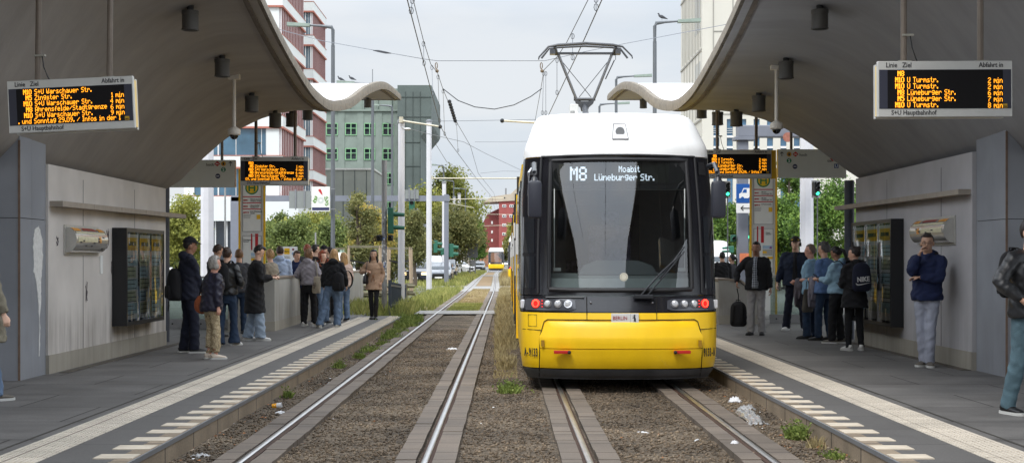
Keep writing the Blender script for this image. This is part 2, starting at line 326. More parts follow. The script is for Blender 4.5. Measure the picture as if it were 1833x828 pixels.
GRASSY = M('verge_soil', (112, 106, 78), .95, var=.3, scale=2.5, bump=.3, space='W')
DRY = M('dry_moss_soil', (132, 112, 84), .95, var=.3, scale=3.5, bump=.3, space='W')
sheet('verge', -6.6, 2.84, 43.0, 205, -.045, GRASSY)
sheet('road', -30, -7.4, 74, 420, -.03, ASPH)
sheet('road_surface_ahead', -7.4, 8, 186, 420, -.026, ASPH)
sheet('cross_road', -60, 60, 77, 85, -.022, CROSS)
sheet('cross_road_far', -40, 40, 139, 146, -.022, CROSS)
sheet('pedestrian_crossing', -2.7, 12, 40.5, 43.2, .006, CROSS)
sheet('right_road', 16, 34, 40, 400, -.03, ASPH)
def tx(side, y):
    if side < 0: return -1.355 - .0 * y - (1.1 * sstep((y - 60) / 110) if y > 60 else 0) * .55 - .0
    return 1.365
def strip(mb, side, off0, off1, z, y0, y1, n, jag=0.):
    vs = []; 
    for j in range(n + 1):
        y = y0 + (y1 - y0) * j / n; c = tx(side, y); k = random.uniform(-jag, jag)
        vs += [(c + off0 + k, y, z), (c + off1 + k, y, z)]
    mb.add(vs, [(2 * j, 2 * j + 1, 2 * j + 3, 2 * j + 2) for j in range(n)])
for side, sn in ((-1, 'left'), (1, 'right')):
    pm = MB()
    for g in (-.7175, .7175):
        for (a, b) in ((g - .215, g - .055), (g + .075, g + .245)) if g < 0 else ((g - .235, g - .075), (g + .055, g + .235)):
            n = 125
            for j in range(n):
                y = -4 + j * .6; dz = random.uniform(-.004, .004); cx = tx(side, y) + random.uniform(-.004, .004)
                if y < 40.4 or 43.3 < y < 70:
                    pm.box(cx + a, cx + b, y + .006, y + .594, -.08, -.004 + dz)
    struct(pm.build('rail_panels', PANEL))
    for g in (-.7175, .7175):
        rl = tag(empty('rail'), ('shiny outer' if (g < 0) == (side < 0) else 'shiny inner') + ' steel rail of the ' + ('empty left track' if side < 0 else 'right track under the yellow tram'), 'rail', 'tram rails')
        rl['kind'] = 'thing'
        rb = MB(); rs = MB(); ys = [-5] + [60 + 6 * k for k in range(20)] + [185, 260, 420] if side < 0 else [-5, 100, 420]
        for mbk, prof in ((rb, [(-.026, -.006), (-.026, .001), (-.017, .008), (.017, .008), (.026, .001), (.026, -.006)]), (rs, [(-.05, -.09), (-.05, -.02), (-.028, -.008), (.028, -.008), (.05, -.02), (.05, -.09)])):
            n = len(prof); vs = []
            for y in ys: vs += [(tx(side, y) + g + p[0], y, p[1]) for p in prof]
            mbk.add(vs, [(i * n + k, i * n + (k + 1) % n, (i + 1) * n + (k + 1) % n, (i + 1) * n + k) for i in range(len(ys) - 1) for k in range(n)])
        rb.build('rail_head', STEEL, rl, smooth=True); rs.build('rail_web', RSIDE, rl)
for (y0, y1) in ((52, 76.6), (86, 138), (147, 185)):
    m = MB(); strip(m, -1, -.47, .47, -.03, y0, y1, 12); struct(m.build('dry_track_bed', DRY, fixn=False))
m = MB(); strip(m, -1, -1.0, -.47, -.02, 70, 185, 24); strip(m, -1, -.9 + 1.4, 1.0, -.02, 70, 185, 24); struct(m.build('track_margin', CROSS, fixn=False))
def platform(sg, xk, xs0, xs1, y1, xo):
    """sg -1 left / +1 right; xk kerb face, xs0..xs1 tactile strip"""
    nm = 'platform'
    a, b = sorted((xk + sg * .30, sg * xo))
    m = MB(); m.box(*sorted((xs1, sg * xo)), -8, 75 if sg > 0 else 75, -.1, PZ); pl = struct(m.build(nm, SLAB))
    m = MB(); m.box(*sorted((xk + sg * .16, xs1)), -8, y1, -.1, PZ - .001); m.build('edge_zone', EDGE, pl)
    m = MB(); m.box(*sorted((xk, xk + sg * .155)), -8, y1, -.05, PZ + .002, 0); m.box(*sorted((xk - sg * .02, xk + sg * .1)), -8, y1, -.09, -.05)
    m.build('kerb', KERB, pl)
    m = MB(); m.box(*sorted((xk - sg * .006, xk + sg * .012)), -8, y1, PZ - .03, PZ + .006); m.build('kerb_nosing', GREYM, pl)
    m = MB(); y = -8.
    m.box(*sorted((xs0, xs1)), -8, y1 - 1.0, PZ - .05, PZ + .004)
    for k in range(8):
        xa = xs0 + sg * (.022 + k * (abs(xs1 - xs0) - .03) / 8); m.box(*sorted((xa, xa + sg * .024)), -8, y1 - 1.0, PZ, PZ + .009)
    m.build('tactile_strip', STRIP, pl)
    m = MB(); y = -7.85
    while y < y1 - .3:
        m.box(*sorted((xk + sg * .03, xk + sg * .32)), y, y + .225 + random.uniform(-.006, .006), PZ - .02, PZ + .006 + random.uniform(0, .001)); y += .5
    m.build('edge_marking', M('edge_mark_stone', (200, 188, 170), .85, var=.16, scale=5), pl)
    m = MB(); m.box(*sorted((xs1 + sg * .10, xs1 + sg * .125)), -8, y1, PZ, PZ + .003); m.build('drain_joint', M('joint_dark', (58, 55, 50), .9), pl)
    return pl
platform(-1, -2.69, -3.36, -3.74, 36.2, 13.5)
platform(1, 2.79, 3.49, 3.90, 36.2, 13.5)
PROF = [(0, 4.37), (1.1, 4.395), (2.6, 4.54), (4.8, 4.85), (8.5, 5.57), (12.9, 6.2), (18.3, 6.52), (19, 6.53)]
YT = 23.9
def rel(y): return ((y - YT + 19) % 38) - 19
def edge_z(y): return smooth_table(PROF, abs(rel(y)))
def fun_g(y):
    r = rel(y)
    if r < -7: return 1 - sstep((-7 - r) / 8.5)
    if r > .3: return 1 - sstep((r - .3) / 5.2)
    return 1.
def under(sg, x, y):
    xw, zw = (5.80, 2.66) if sg < 0 else (6.1, 2.86)
    s = max(0., min(1., (abs(x) - 3.75) / (xw - 3.45))); w = (s ** 1.75)
    w = w * w * (3 - 2 * w) * .3 + w * .7
    w *= fun_g(y)
    return (edge_z(y) - .13) * (1 - w) + zw * w
def canopy(sg, xe, mat, label):
    root = thing('platform_canopy', label, 'canopy', (sg * 6, 20, 0))
    off = Vector((-sg * 6, -20, 0))
    xs = [xe, xe + .12] + [xe + .12 + (11.5 - xe) * (i / 26) ** 1.0 for i in range(1, 27)]
    ys = [-34.2 + 76.2 * j / 190 for j in range(191)]
    def surf(top):
        m = MB(); vs = [(sg * x + off.x, y + off.y, under(sg, x, y) + (.13 if top else 0)) for y in ys for x in xs]; n = len(xs)
        m.add(vs, [(j * n + i, j * n + i + 1, (j + 1) * n + i + 1, (j + 1) * n + i) for j in range(len(ys) - 1) for i in range(n - 1)]); return m
    bt = surf(False); o = bt.build('soffit', mat, root, smooth=True, fixn=False, auto=False)
    tp = surf(True); o = tp.build('roof_sheet', ROOFT, root, smooth=True, fixn=False, auto=False)
    m = MB(); pr = [(-.03, -.02), (-.03, .10), (0.0, .175), (.10, .175), (.12, .135), (.03, .0)]; n = len(pr); vs = []
    for y in ys: e = edge_z(y) - .13; vs += [(sg * (xe + p[0]) + off.x, y + off.y, e + p[1]) for p in pr]
    m.add(vs, [(j * n + k, j * n + (k + 1) % n, (j + 1) * n + (k + 1) % n, (j + 1) * n + k) for j in range(len(ys) - 1) for k in range(n)])
    m.build('rim', RIM, root, smooth=True)
    m = MB(); pr = [(.14, -.03), (.14, .01), (.20, .01), (.20, -.03)]; n = 4; vs = []
    for y in ys: e = edge_z(y) - .13; vs += [(sg * (xe + p[0]) + off.x, y + off.y, e + p[1]) for p in pr]
    m.add(vs, [(j * n + k, j * n + (k + 1) % n, (j + 1) * n + (k + 1) % n, (j + 1) * n + k) for j in range(len(ys) - 1) for k in range(n)])
    m.build('drip_lip', M('drip_lip', (96, 88, 80), .85, var=.3, scale=6, space='W'), root, smooth=True)
    m = MB()
    y = -33.
    while y < 42:
        e = edge_z(y) - .13; m.box(*sorted((sg * (xe - .0315) + off.x, sg * (xe + .02) + off.x)), y + off.y, y + off.y + .010, e - .015, e + .10); y += 1.1
    m.build('rim_joint', M('rim_joint', (92, 82, 70), .9), root)
    m = MB()
    for y in (ys[0], ys[-1]):
        e = [under(sg, x, y) for x in xs]
        for i in range(len(xs) - 1):
            m.quad((sg * xs[i] + off.x, y + off.y, e[i] - .02), (sg * xs[i + 1] + off.x, y + off.y, e[i + 1] - .02), (sg * xs[i + 1] + off.x, y + off.y, e[i + 1] + .15), (sg * xs[i] + off.x, y + off.y, e[i] + .15))
    m.build('end_face', RIM, root)
    return root
canopy(-1, 3.2, CONC, 'wavy concrete platform roof on the left dipping into a funnel over the wall')
canopy(1, 3.05, CONCR, 'wavy concrete platform roof on the right beside the yellow tram')
def hit(px, py, sg, y0=12., y1=45.):
    """where the line of sight through a pixel meets the soffit"""
    y = y0
    while y < y1:
        p = at(px, py, y)
        if abs(p.x) > (3.2 if sg < 0 else 3.05) and p.z > under(sg, p.x, y): return p
        y += .02
    return None
LAMPG = M('downlight_grey', (86, 84, 80), .5, .3, var=.08)
LAMPI = M('downlight_inside', (30, 30, 30), .6)
def downlight(sg, y, x, label):
    z = min(under(sg, x + .1, y), under(sg, x - .1, y)) + .03; t = thing('canopy_downlight', label, 'lamp', (sg * x, y, z - .31), group='downlights under the platform roofs')
    m = MB(); m.tube([(0, 0, 0), (0, 0, .02), (0, 0, .022), (0, 0, .20), (0, 0, .203), (0, 0, .25)], [.112, .112, .107, .107, .112, .112], 24, ref=(1, 0, 0)); m.build('housing', LAMPG, t, smooth=True)
    m = MB(); m.cyl(0, 0, .25, .36, .045, 12); m.build('bracket', LAMPI, t, smooth=True)
    m = MB(); m.cyl(0, 0, -.004, .001, .09, 20); m.build('reflector', LAMPI, t)
LN = ['first', 'second', 'third', 'fourth', 'fifth', 'sixth', 'seventh']
for i in range(7):
    downlight(-1, 18.1 + 2.13 * i + (0, -.1, .1, .25, 0, 0, 0)[i], 4.1, 'grey drum lamp under the left roof, %s of its row counted from the near end' % LN[i])
    if i < 7: downlight(1, 18.15 + 2.2 * i, 4.07, 'grey drum lamp under the right roof, %s of its row counted from the near end' % LN[i])
downlight(-1, 41.2, 4.1, 'grey drum lamp near the upturned far tip of the left roof')
downlight(1, 41.6, 4.07, 'grey drum lamp near the upturned far tip of the right roof')
DOMEW = M('dome_white', (205, 198, 186), .5, var=.05)
def domecam(px, ptop, pbot, sg, label, short=False):
    p = hit(px, ptop, sg); z1 = under(sg, p.x, p.y); s = F / p.y; zb = H + (HY - pbot) / s
    t = thing('dome_camera', label, 'camera', (p.x, p.y, zb), group='dome cameras under the roofs')
    L_ = z1 - zb
    m = MB(); m.cyl(0, 0, .18, L_ + .03, .028, 12); m.build('pole', DOMEW, t, smooth=True)
    m = MB(); m.tube([(0, 0, .07), (0, 0, .085), (0, 0, .155), (0, 0, .175), (0, 0, .20)], [.085, .098, .098, .07, .03], 20, ref=(1, 0, 0)); m.build('housing', DOMEW, t, smooth=True)
    m = MB(); m.ball((0, 0, .07), (.066, .066, .07), 16, 10); m.build('dome', M('dome_glass', (14, 14, 16), .06, spec=.8, var=0), t, smooth=True)
    m = MB(); m.box(-.09, .09, -.05, .05, L_ - .06, L_ + .02, .01); m.build('mount', DOMEW, t)
domecam(419, 135, 250, -1, 'white dome camera on a long pole under the left roof')
domecam(1390, 118, 240, 1, 'white dome camera on a long pole under the right roof')
WALL_L = wall_mat('wall_left', (204, 199, 194), .32)
WALL_R = wall_mat('wall_right', (178, 176, 178), .16, stainc=(110, 102, 92))
PLINTH = wall_mat('plinth', (160, 155, 144), .15)
PIER = wall_mat('pier_metal', (140, 143, 149), .10, stainc=(105, 96, 90))
SEAM = M('seam_dark', (60, 60, 62), .9)
def station_wall(sg, xw, ya, yb, ztop, xp, yp0, zp, label):
    t = thing('station_wall', label, 'wall', (sg * xw, (ya + yb) / 2, PZ)); o = t.location
    def B(x0, x1, y0, y1, z0, z1, b=0.): mb.box(*sorted((sg * x0 - o.x, sg * x1 - o.x)), y0 - o.y, y1 - o.y, z0 - o.z, z1 - o.z, b)
    mb = MB(); B(xw, 9, ya, yb, PZ + .24, ztop + .12); mb.build('wall_face', WALL_L if sg < 0 else WALL_R, t)
    mb = MB(); B(xw - .012, 9, ya, yb + .012, PZ - .02, PZ + .24); mb.build('plinth', PLINTH, t)
    mb = MB(); B(xw - .003, xw + .01, ya + (1.45 if sg < 0 else 1.3), ya + (1.46 if sg < 0 else 1.312), PZ + .24, ztop); B(xw - .0025, xw + .01, ya + 4.1, ya + 4.108, PZ + .24, ztop); mb.build('joint', SEAM, t)
    return t
station_wall(-1, 5.81, 17.7, 23.8, 2.66, 5.79, 16.65, 2.8, 'stained light concrete wall on the left with ledge and showcase')
station_wall(1, 6.10, 18.3, 24.4, 2.86, 6.15, 17.4, 3.0, 'grey concrete wall on the right behind the leaning man')
def pier(sg, xw, y0, y1, z1, label):
    t = thing('clad_pier', label, 'pier', (sg * xw, y0, PZ)); o = t.location
    def B(x0, x1, ya, yb, za, zb, b=0.): mb.box(*sorted((sg * x0 - o.x, sg * x1 - o.x)), ya - o.y, yb - o.y, za - o.z, zb - o.z, b)
    zs = 2.07
    mb = MB(); B(xw + .02, 10, y0 + .02, y1, PZ - .02, z1 + .3); mb.build('core', SEAM, t)
    for (za, zb) in ((PZ, zs - .004), (zs + .004, z1 + .25)):
        mb = MB()
        B(xw, xw + .019, y0, y0 + (y1 - y0) * .45, za, zb); B(xw + .0015, xw + .019, y0 + (y1 - y0) * .45 + .008, y1 - .001, za, zb)
        B(xw + .0195, xw + .9, y0 + .002, y0 + .019, za, zb); B(xw + .908, 9.9, y0 + .001, y0 + .019, za, zb)
        mb.build('cladding_panel', PIER, t)
    mb = MB(); B(xw - .006, xw + .02, y0 - .006, y0 + .004, PZ, z1 + .2); mb.build('corner_strip', M('rust_edge', (112, 92, 78), .7, var=.3), t)
    return t
pl_ = pier(-1, 5.84, 16.75, 17.695, 2.8, 'blue-grey clad pier with a white paint smear at the left wall')
pier(1, 6.15, 17.2, 18.29, 2.95, 'blue-grey clad pier with a rusty corner at the right wall')
mb = MB(); pts = []
ol = [(.5, 1.83), (.62, 1.87), (.68, 1.80), (.74, 1.7), (.76, 1.5), (.72, 1.3), (.70, 1.1), (.73, .95), (.68, .72), (.70, .5), (.66, .25), (.645, .25), (.66, .5), (.64, .8), (.60, 1.0), (.57, 1.12), (.50, 1.28), (.46, 1.3), (.48, 1.45), (.44, 1.6), (.47, 1.72)]
ol2 = []
ol = [(.64 + (x - .6) * (1.15 if z > 1 else .9), z) for x, z in ol]
for i in range(len(ol)):
    a, b = ol[i], ol[(i + 1) % len(ol)]
    for k in range(4): f = k / 4; ol2.append((a[0] + (b[0] - a[0]) * f + random.uniform(-.012, .012), a[1] + (b[1] - a[1]) * f + random.uniform(-.02, .02)))
mb.add([(.0025, p[0], p[1]) for p in ol2] + [(-.01, p[0], p[1]) for p in ol2], [tuple(range(len(ol2)))] + [(i, (i + 1) % len(ol2), len(ol2) + (i + 1) % len(ol2), len(ol2) + i) for i in range(len(ol2))])
mb.xf(Matrix.Translation((0.002, 0, 0))); mb.build('paint_smear', M('smear_white', (214, 214, 212), .8, var=.15, scale=20), pl_)
def ledge(sg, xw, y0, y1, z0, z1, label):
    t = thing('wall_ledge', label, 'ledge', (sg * xw, y0, z0)); mb = MB(); a = Vector((-sg * .07, 0, 0)); n = 5
    for k in range(n):
        fa, fb = k / n, (k + 1) / n - .002
        p = Vector((-sg * .085, (y1 - y0) * fa, (z1 - z0) * fa)); q = Vector((-sg * .085, (y1 - y0) * fb, (z1 - z0) * fb)); mb.bar(p, q, .165, .07)
    mb.build('stone_strip', M('ledge_stone', (160, 150, 138), .8, var=.12, scale=5), t)
ledge(-1, 5.81, 17.75, 24.6, 2.28, 2.33, 'long stone ledge running along the left wall below the roof')
ledge(1, 6.10, 18.35, 25.3, 2.46, 2.50, 'long stone ledge running along the right wall below the roof')
for sg, x, y, lab in ((-1, 6.05, 24.75, 'dark round column at the far end of the left wall'), (1, 6.28, 25.6, 'dark round column at the far end of the right wall')):
    t = thing('round_column', lab, 'column', (sg * x, y, PZ)); m = MB(); m.cyl(0, 0, -.02, 2.9, .075 if sg < 0 else .09, 20); m.build('shaft', M('column_dark', (78, 82, 92), .5, .3, var=.1), t, smooth=True)
m = MB(); m.box(-5.74, -5.62, 17.9, 24.6, PZ - .01, PZ + .006); struct(m.build('gutter_dirt', M('gutter_dirt', (84, 78, 70), .95, var=.4, scale=14)))
m = MB(); m.box(5.96, 6.09, 18.3, 25, PZ - .01, PZ + .006); struct(m.build('gutter_dirt', M('gutter_dirt', (84, 78, 70))))
CASEGL = glass('showcase_glass', (.92, .94, .94), .20)
PAPER = M('paper_white', (222, 224, 222), .8, var=.05)
PINK = M('poster_blue', (176, 206, 216), .8, var=.15, scale=9); PGREEN = M('poster_green', (190, 200, 172), .8, var=.2, scale=9)
DKTXT = M('print_dark', (40, 40, 44), .8, var=0)
def showcase(sg, xw, y0, y1, z0, z1, dep, label):
    t = thing('poster_showcase', label, 'showcase', (sg * xw, (y0 + y1) / 2, z0)); hl = (y1 - y0) / 2; h = z1 - z0
    f = -sg  # outwards
    def B(x0, x1, ya, yb, za, zb, b=0.): mb.box(*sorted((f * x0, f * x1)), ya, yb, za, zb, b)
    mb = MB(); B(0.003, .05, -hl, hl, 0, h); 
    B(.05, dep, -hl, -hl + .05, 0, h); B(.05, dep, hl - .03, hl, 0, h); B(.05, dep, -hl + .05, hl - .05, 0, .06); B(.05, dep, -hl + .05, hl - .05, h - .06, h)
    mb.build('frame', BLACKP, t)
    w = (2 * hl - .1) / 3
    for k in range(3):
        a = -hl + .05 + k * w
        mb = MB(); mb.cur = 0; B(.052, dep - .03, a + .03, a + w - .03, .09, h - .09)
        mb.cur = 1; B(dep - .03, dep - .027, a + .05, a + w - .05, h - .33, h - .14)
        for j in range(5):
            mb.cur = 2 + (j + k) % 2; za = h - .4 - j * (h - .55) / 5; B(dep - .03, dep - .0275, a + .06, a + w - .06 - .1 * (j % 2), za - .16, za)
        mb.cur = 4
        for j in range(14): B(dep - .027, dep - .025, a + .1, a + w * random.uniform(.5, .85), h - .45 - j * .065, h - .44 - j * .065)
        B(dep - .027, dep - .025, a + .16, a + w - .16, h - .26, h - .2)
        mb.build('poster', [PAPER, YEL, PINK, PGREEN, DKTXT], t)
    mb = MB()
    for k in (1, 2): B(.07, dep - .012, -hl + .05 + k * w - .006, -hl + .05 + k * w + .006, .06, h - .06)
    mb.build('glazing_bar', BLACKP, t)
    mb = MB()
    for k in range(3):
        a = -hl + .05 + k * w; n = 8; vs = []
        for i in range(n + 1):
            yy = a + .015 + (w - .03) * i / n; bow = .007 * math.sin(math.pi * i / n)
            vs += [(f * (dep - .004 + bow), yy, .06), (f * (dep - .004 + bow), yy, h - .06)]
        mb.add(vs, [(2 * i, 2 * i + 2, 2 * i + 3, 2 * i + 1) for i in range(n)])
    mb.build('pane', CASEGL, t, smooth=True)
showcase(-1, 5.81, 20.55, 22.8, .59, 2.04, .22, 'black framed poster showcase on the left wall')
showcase(1, 6.10, 21.45, 23.9, .53, 2.2, .2, 'black framed poster showcase on the right wall beside the waiting group')
CHROME = M('curved_cover', (215, 212, 206), .16, .55, var=.05)
def holder(sg, xw, y0, y1, z0, z1, label):
    t = thing('curved_map_holder', label, 'notice holder', (sg * xw, (y0 + y1) / 2, (z0 + z1) / 2)); f = -sg; hl = (y1 - y0) / 2; h = (z1 - z0) / 2
    mb = MB(); mb.box(*sorted((f * .002, f * .015)), -hl - .04, hl + .04, -h - .03, h + .03); mb.build('back_plate', M('holder_plate', (186, 184, 178), .5, .3), t)
    n = 14; D = .15
    def arc(i): a = -math.pi / 2 + math.pi * i / n; return (f * (.012 + D * math.cos(a)), h * math.sin(a))
    for (a0, a1, i0, i1, mt) in ((0, 1, 0, n, CHROME),):
        mb = MB(); vs = [];
        for i in range(n + 1): x, z = arc(i); vs += [(x, -hl, z), (x, hl, z)]
        mb.add(vs, [(2 * i, 2 * i + 1, 2 * i + 3, 2 * i + 2) for i in range(n)]); mb.build('cover', mt, t, smooth=True, fixn=False)
    mb = MB()
    mats = [M('print_red', (150, 60, 50), .4, var=.1), M('print_orange', (216, 150, 60), .4, var=.1), M('print_cream', (206, 200, 168), .4, var=.2, scale=20), DKTXT]
    def patch(ya, yb, ia, ib, mi):
        mb.cur = mi; vs = []; k = 4
        for j in range(k + 1):
            i = ia + (ib - ia) * j / k; a = -math.pi / 2 + math.pi * i / n; x = f * (.012 + (D + .002) * math.cos(a)); z = (h + .002) * math.sin(a)
            vs += [(x, ya, z), (x, yb, z)]
        mb.add(vs, [(2 * j, 2 * j + 1, 2 * j + 3, 2 * j + 2) for j in range(k)])
    patch(-hl * .95, -hl * .5, 10.6, 12.6, 1); patch(-hl * .35, hl * .45, 10.9, 12.9, 0); patch(hl * .6, hl * .95, 10.6, 12.6, 1)
    patch(-hl * .9, hl * .9, 9.4, 10.2, 2); patch(-hl * .9, hl * .3, 6.4, 8.2, 2); patch(hl * .4, hl * .55, 6.2, 8.4, 1)
    for k in range(9): y = random.uniform(-.85, .7) * hl; i = random.uniform(3.5, 8); patch(y, y + .12 * hl, i, i + .5, 3)
    mb.build('printed_sheet', mats, t, smooth=True, fixn=False)
    mb = MB()
    for y in (-hl, hl): mb.add([(f * .014, y, 0)] + [(arc(i)[0], y, arc(i)[1]) for i in range(n + 1)], [tuple(range(n + 2))])
    mb.build('end_cap', M('holder_plate', (186, 184, 178)), t)
holder(-1, 5.81, 18.35, 19.8, 1.66, 2.0, 'shiny curved route map holder on the left wall above the streaks')
holder(1, 6.10, 19.0, 20.6, 1.80, 2.14, 'shiny curved route map holder on the right wall above the leaning man')
t = tag(MB().box(-.002, .004, -.06, .06, -.13, .13).build('paper_notice', PAPER), 'small white paper notice taped to the left wall', 'notice'); t.location = (-5.805, 20.0, 1.50)
mb = MB(); rs = random.Random(21)
for (y0, z0, w_, h_, nq) in ((18.0, 1.74, .10, .16, 3), (20.25, 1.72, .14, .30, 4), (19.25, .95, .10, .32, 3), (20.5, 1.35, .03, .2, 2)):
    for q in range(nq):
        p = [(-5.806, y0 + rs.uniform(0, w_), z0 + rs.uniform(0, h_)) for k in range(5)]; mb.tube(p, .0035, 4)
tag(mb.build('wall_scribble', M('scribble_ink', (96, 88, 90), .9, var=0)), 'faint marker scribbles on the left concrete wall', 'graffiti')
LEDO = M('led_amber', (255, 150, 30), .6, var=0, emit=(255, 160, 26), es=1.55)
LEDR = M('led_amber_dim', (255, 130, 20), .6, var=0, emit=(255, 136, 20), es=1.0)
DISPB = M('display_black', (14, 12, 14), .5, var=0, spec=.2); DISPN = M('display_navy', (44, 46, 60), .45, var=0)
SILV = M('display_silver', (196, 196, 192), .4, .35, var=.05); SILVD = M('display_silver_dark', (150, 148, 138), .4, .35, var=.05)
def display(X, Y, zb, rows, label, sg, roll=0., ticker=None, w=1.27, right_yellow=False, second=False, dep=.24):
    h = w * .415
    zt = zb + h
    t = thing('departure_display', label, 'display', (X, Y, zb)); t.rotation_euler = (0, roll, 0)
    hw = w / 2; tb = h * .155; bb = h * .145
    mb = MB(); mb.box(-hw, hw, 0, .06, 0, h, .006); mb.box(-hw + .02, hw - .02, .175, dep, .0, h - .01, .004); mb.build('casing', SILV, t)
    mb = MB(); mb.box(-hw + .02, hw - .01, .061, .174, .02, h - .03); mb.build('light_band', M('band_cream', (238, 205, 130), .5, var=0), t)
    mb = MB(); mb.box(-hw + .012, hw - .012, -.004, .002, bb, h - tb); mb.build('screen_frame', DISPN, t)
    mb = MB(); mb.box(-hw + .09, hw - .09, -.006, -.003, bb + .004, h - tb - .004); mb.build('screen', DISPB, t)
    z0 = bb + .012; rh = (h - tb - bb - .016) / 6; ch = rh * .86; x0 = -hw + .09; x1 = hw - .095
    mb = MB()
    for i, (ln, dst, mn) in enumerate(rows):
        z = z0 + (5 - i) * rh
        if ln:
            led(mb, ln, x0 + .155, z, ch, -.0075, dbl=True, right=True); led(mb, ln, x0 + .155, z, ch, -.0078, dbl=False, right=True)
        led(mb, dst, x0 + .185, z, ch, -.0075)
        if mn: led(mb, mn, x1, z - (rh * .12 if i else 0), ch, -.0075, right=True)
    if ticker: led(mb, ticker, x0 + .01, z0, ch, -.0075)
    mb.build('led_text', LEDO, t)
    textmesh('heading', 'Linie   Ziel', .066, DKTXT, t, (-hw + .075, -.001, h - tb + .022), bold=.0008, sx=.86)
    textmesh('heading', 'Abfahrt in', .066, DKTXT, t, (hw - .085, -.001, h - tb + .022), align='RIGHT', bold=.0008, sx=.86)
    textmesh('station_name', 'S+U Hauptbahnhof', .064, DKTXT, t, (-hw + .125, -.001, .02), bold=.0008, sx=.86)
    mb = MB(); mb.box(hw - .095, hw - .05, -.007, -.003, bb + .006, bb + .045); lg = mb.build('operator_badge', M('badge_yellow', (190, 150, 30), .5, var=0), t)
    textmesh('badge_text', 'BVG', .018, DKTXT, t, (hw - .09, -.0078, bb + .012), bold=.0005)
    for k, rx in enumerate((-.36, .37)):
        zz = under(sg, X + rx, Y + .1) - zb + .05
        mb = MB(); mb.tube([(rx, .11, h - .01), (rx + zz * math.tan(-roll) * 1., .11, zz)], .03, 12, ref=(1, 0, 0)); mb.build('hanging_rod', BRONZE, t, smooth=True)
        mb = MB(); mb.box(rx - .06, rx + .06, .05, .17, h, h + .014); mb.build('rod_plate', SILVD, t)
    mb = MB(); mb.tube([(-.30, .10, h + .26), (-.285, .09, h + .14), (-.25, .09, h + .04), (-.23, .1, h)], .006, 6); mb.build('cable', DARKM, t, smooth=True)
    mb = MB(); mb.box(-.38, -.27, .075, .13, h + .25, h + .27); mb.build('clamp', SILVD, t)
    if right_yellow: mb = MB(); mb.box(hw + .004, hw + .105, .1, .2, -.005, h); mb.build('yellow_panel', YEL, t)
    return t
rowsL = [('M10', 'S+U Warschauer Str.', ''), ('M5', 'Zingster Str.', '1 min'), ('M10', 'S+U Warschauer Str.', '4 min'), ('M8', 'Ahrensfelde/Stadtgrenze', '6 min'), ('M10', 'S+U Warschauer Str.', '9 min')]
rowsR = [('M8', '', ''), ('M10', 'U Turmstr.', '2 min'), ('M10', 'U Turmstr.', '2 min'), ('M8', 'Lüneburger Str.', '6 min'), ('M5', 'Lüneburger Str.', '7 min'), ('M10', 'U Turmstr.', '8 min')]
display(gx(129, 14.1), 14.1, gz(234, 14.1), rowsL, 'large tilted departure display hanging nearest under the left roof', -1, R(-2.6), '. und Sonntag 29.09. / Infos in der I')
display(gx(1692, 13.2), 13.2, gz(209, 13.2), rowsR, 'departure display hanging nearest under the right roof with six tram lines', 1, R(-.2))
rowsL2 = [('M10', '', '')] + [r for r in rowsL[1:]]
display(gx(491, 26), 26, gz(331, 26), rowsL2, 'smaller departure display further along under the left roof beside the hoch sign', -1, 0, '09. und Sonntag 29.09. / Infos in der')
rowsR2 = [('M8', '', ''), ('M10', 'U Turmstr.', '2 min'), ('M10', 'U Turmstr.', '2 min'), ('M8', 'Lüneburger Str.', '6 min'), ('M8', 'Lüneburger Str.', '7 min')]
display(gx(1320, 26), 26, gz(318.5, 26), rowsR2, 'departure display partly hidden behind the yellow tram on the right', 1, 0, '28.09. und Sonntag 29.09. / Infos :', right_yellow=True)
SIGNG = M('sign_light_grey', (214, 216, 208), .5, var=.03)
def disc(mb, x, z, r, y=-.004, n=20): mb.add([(x + r * math.cos(2 * math.pi * k / n), y, z + r * math.sin(2 * math.pi * k / n)) for k in range(n)], [tuple(range(n))])
def ring2(mb, x, z, r0, r1, y=-.004, n=28):
    vs = []
    for k in range(n): a = 2 * math.pi * k / n; vs += [(x + r0 * math.cos(a), y, z + r0 * math.sin(a)), (x + r1 * math.cos(a), y, z + r1 * math.sin(a))]
    mb.add(vs, [(2 * k, 2 * k + 1, (2 * k + 3) % (2 * n), (2 * k + 2) % (2 * n)) for k in range(n)])
RED = M('sign_red', (190, 32, 40), .5, var=0); NAVY = M('sign_navy', (40, 44, 84), .5, var=0); SGRN = M('sign_s_green', (0, 120, 75), .5, var=0); UBLU = M('sign_u_blue', (28, 70, 130), .5, var=0); SWHT = M('sign_white', (235, 235, 235), .5, var=0)
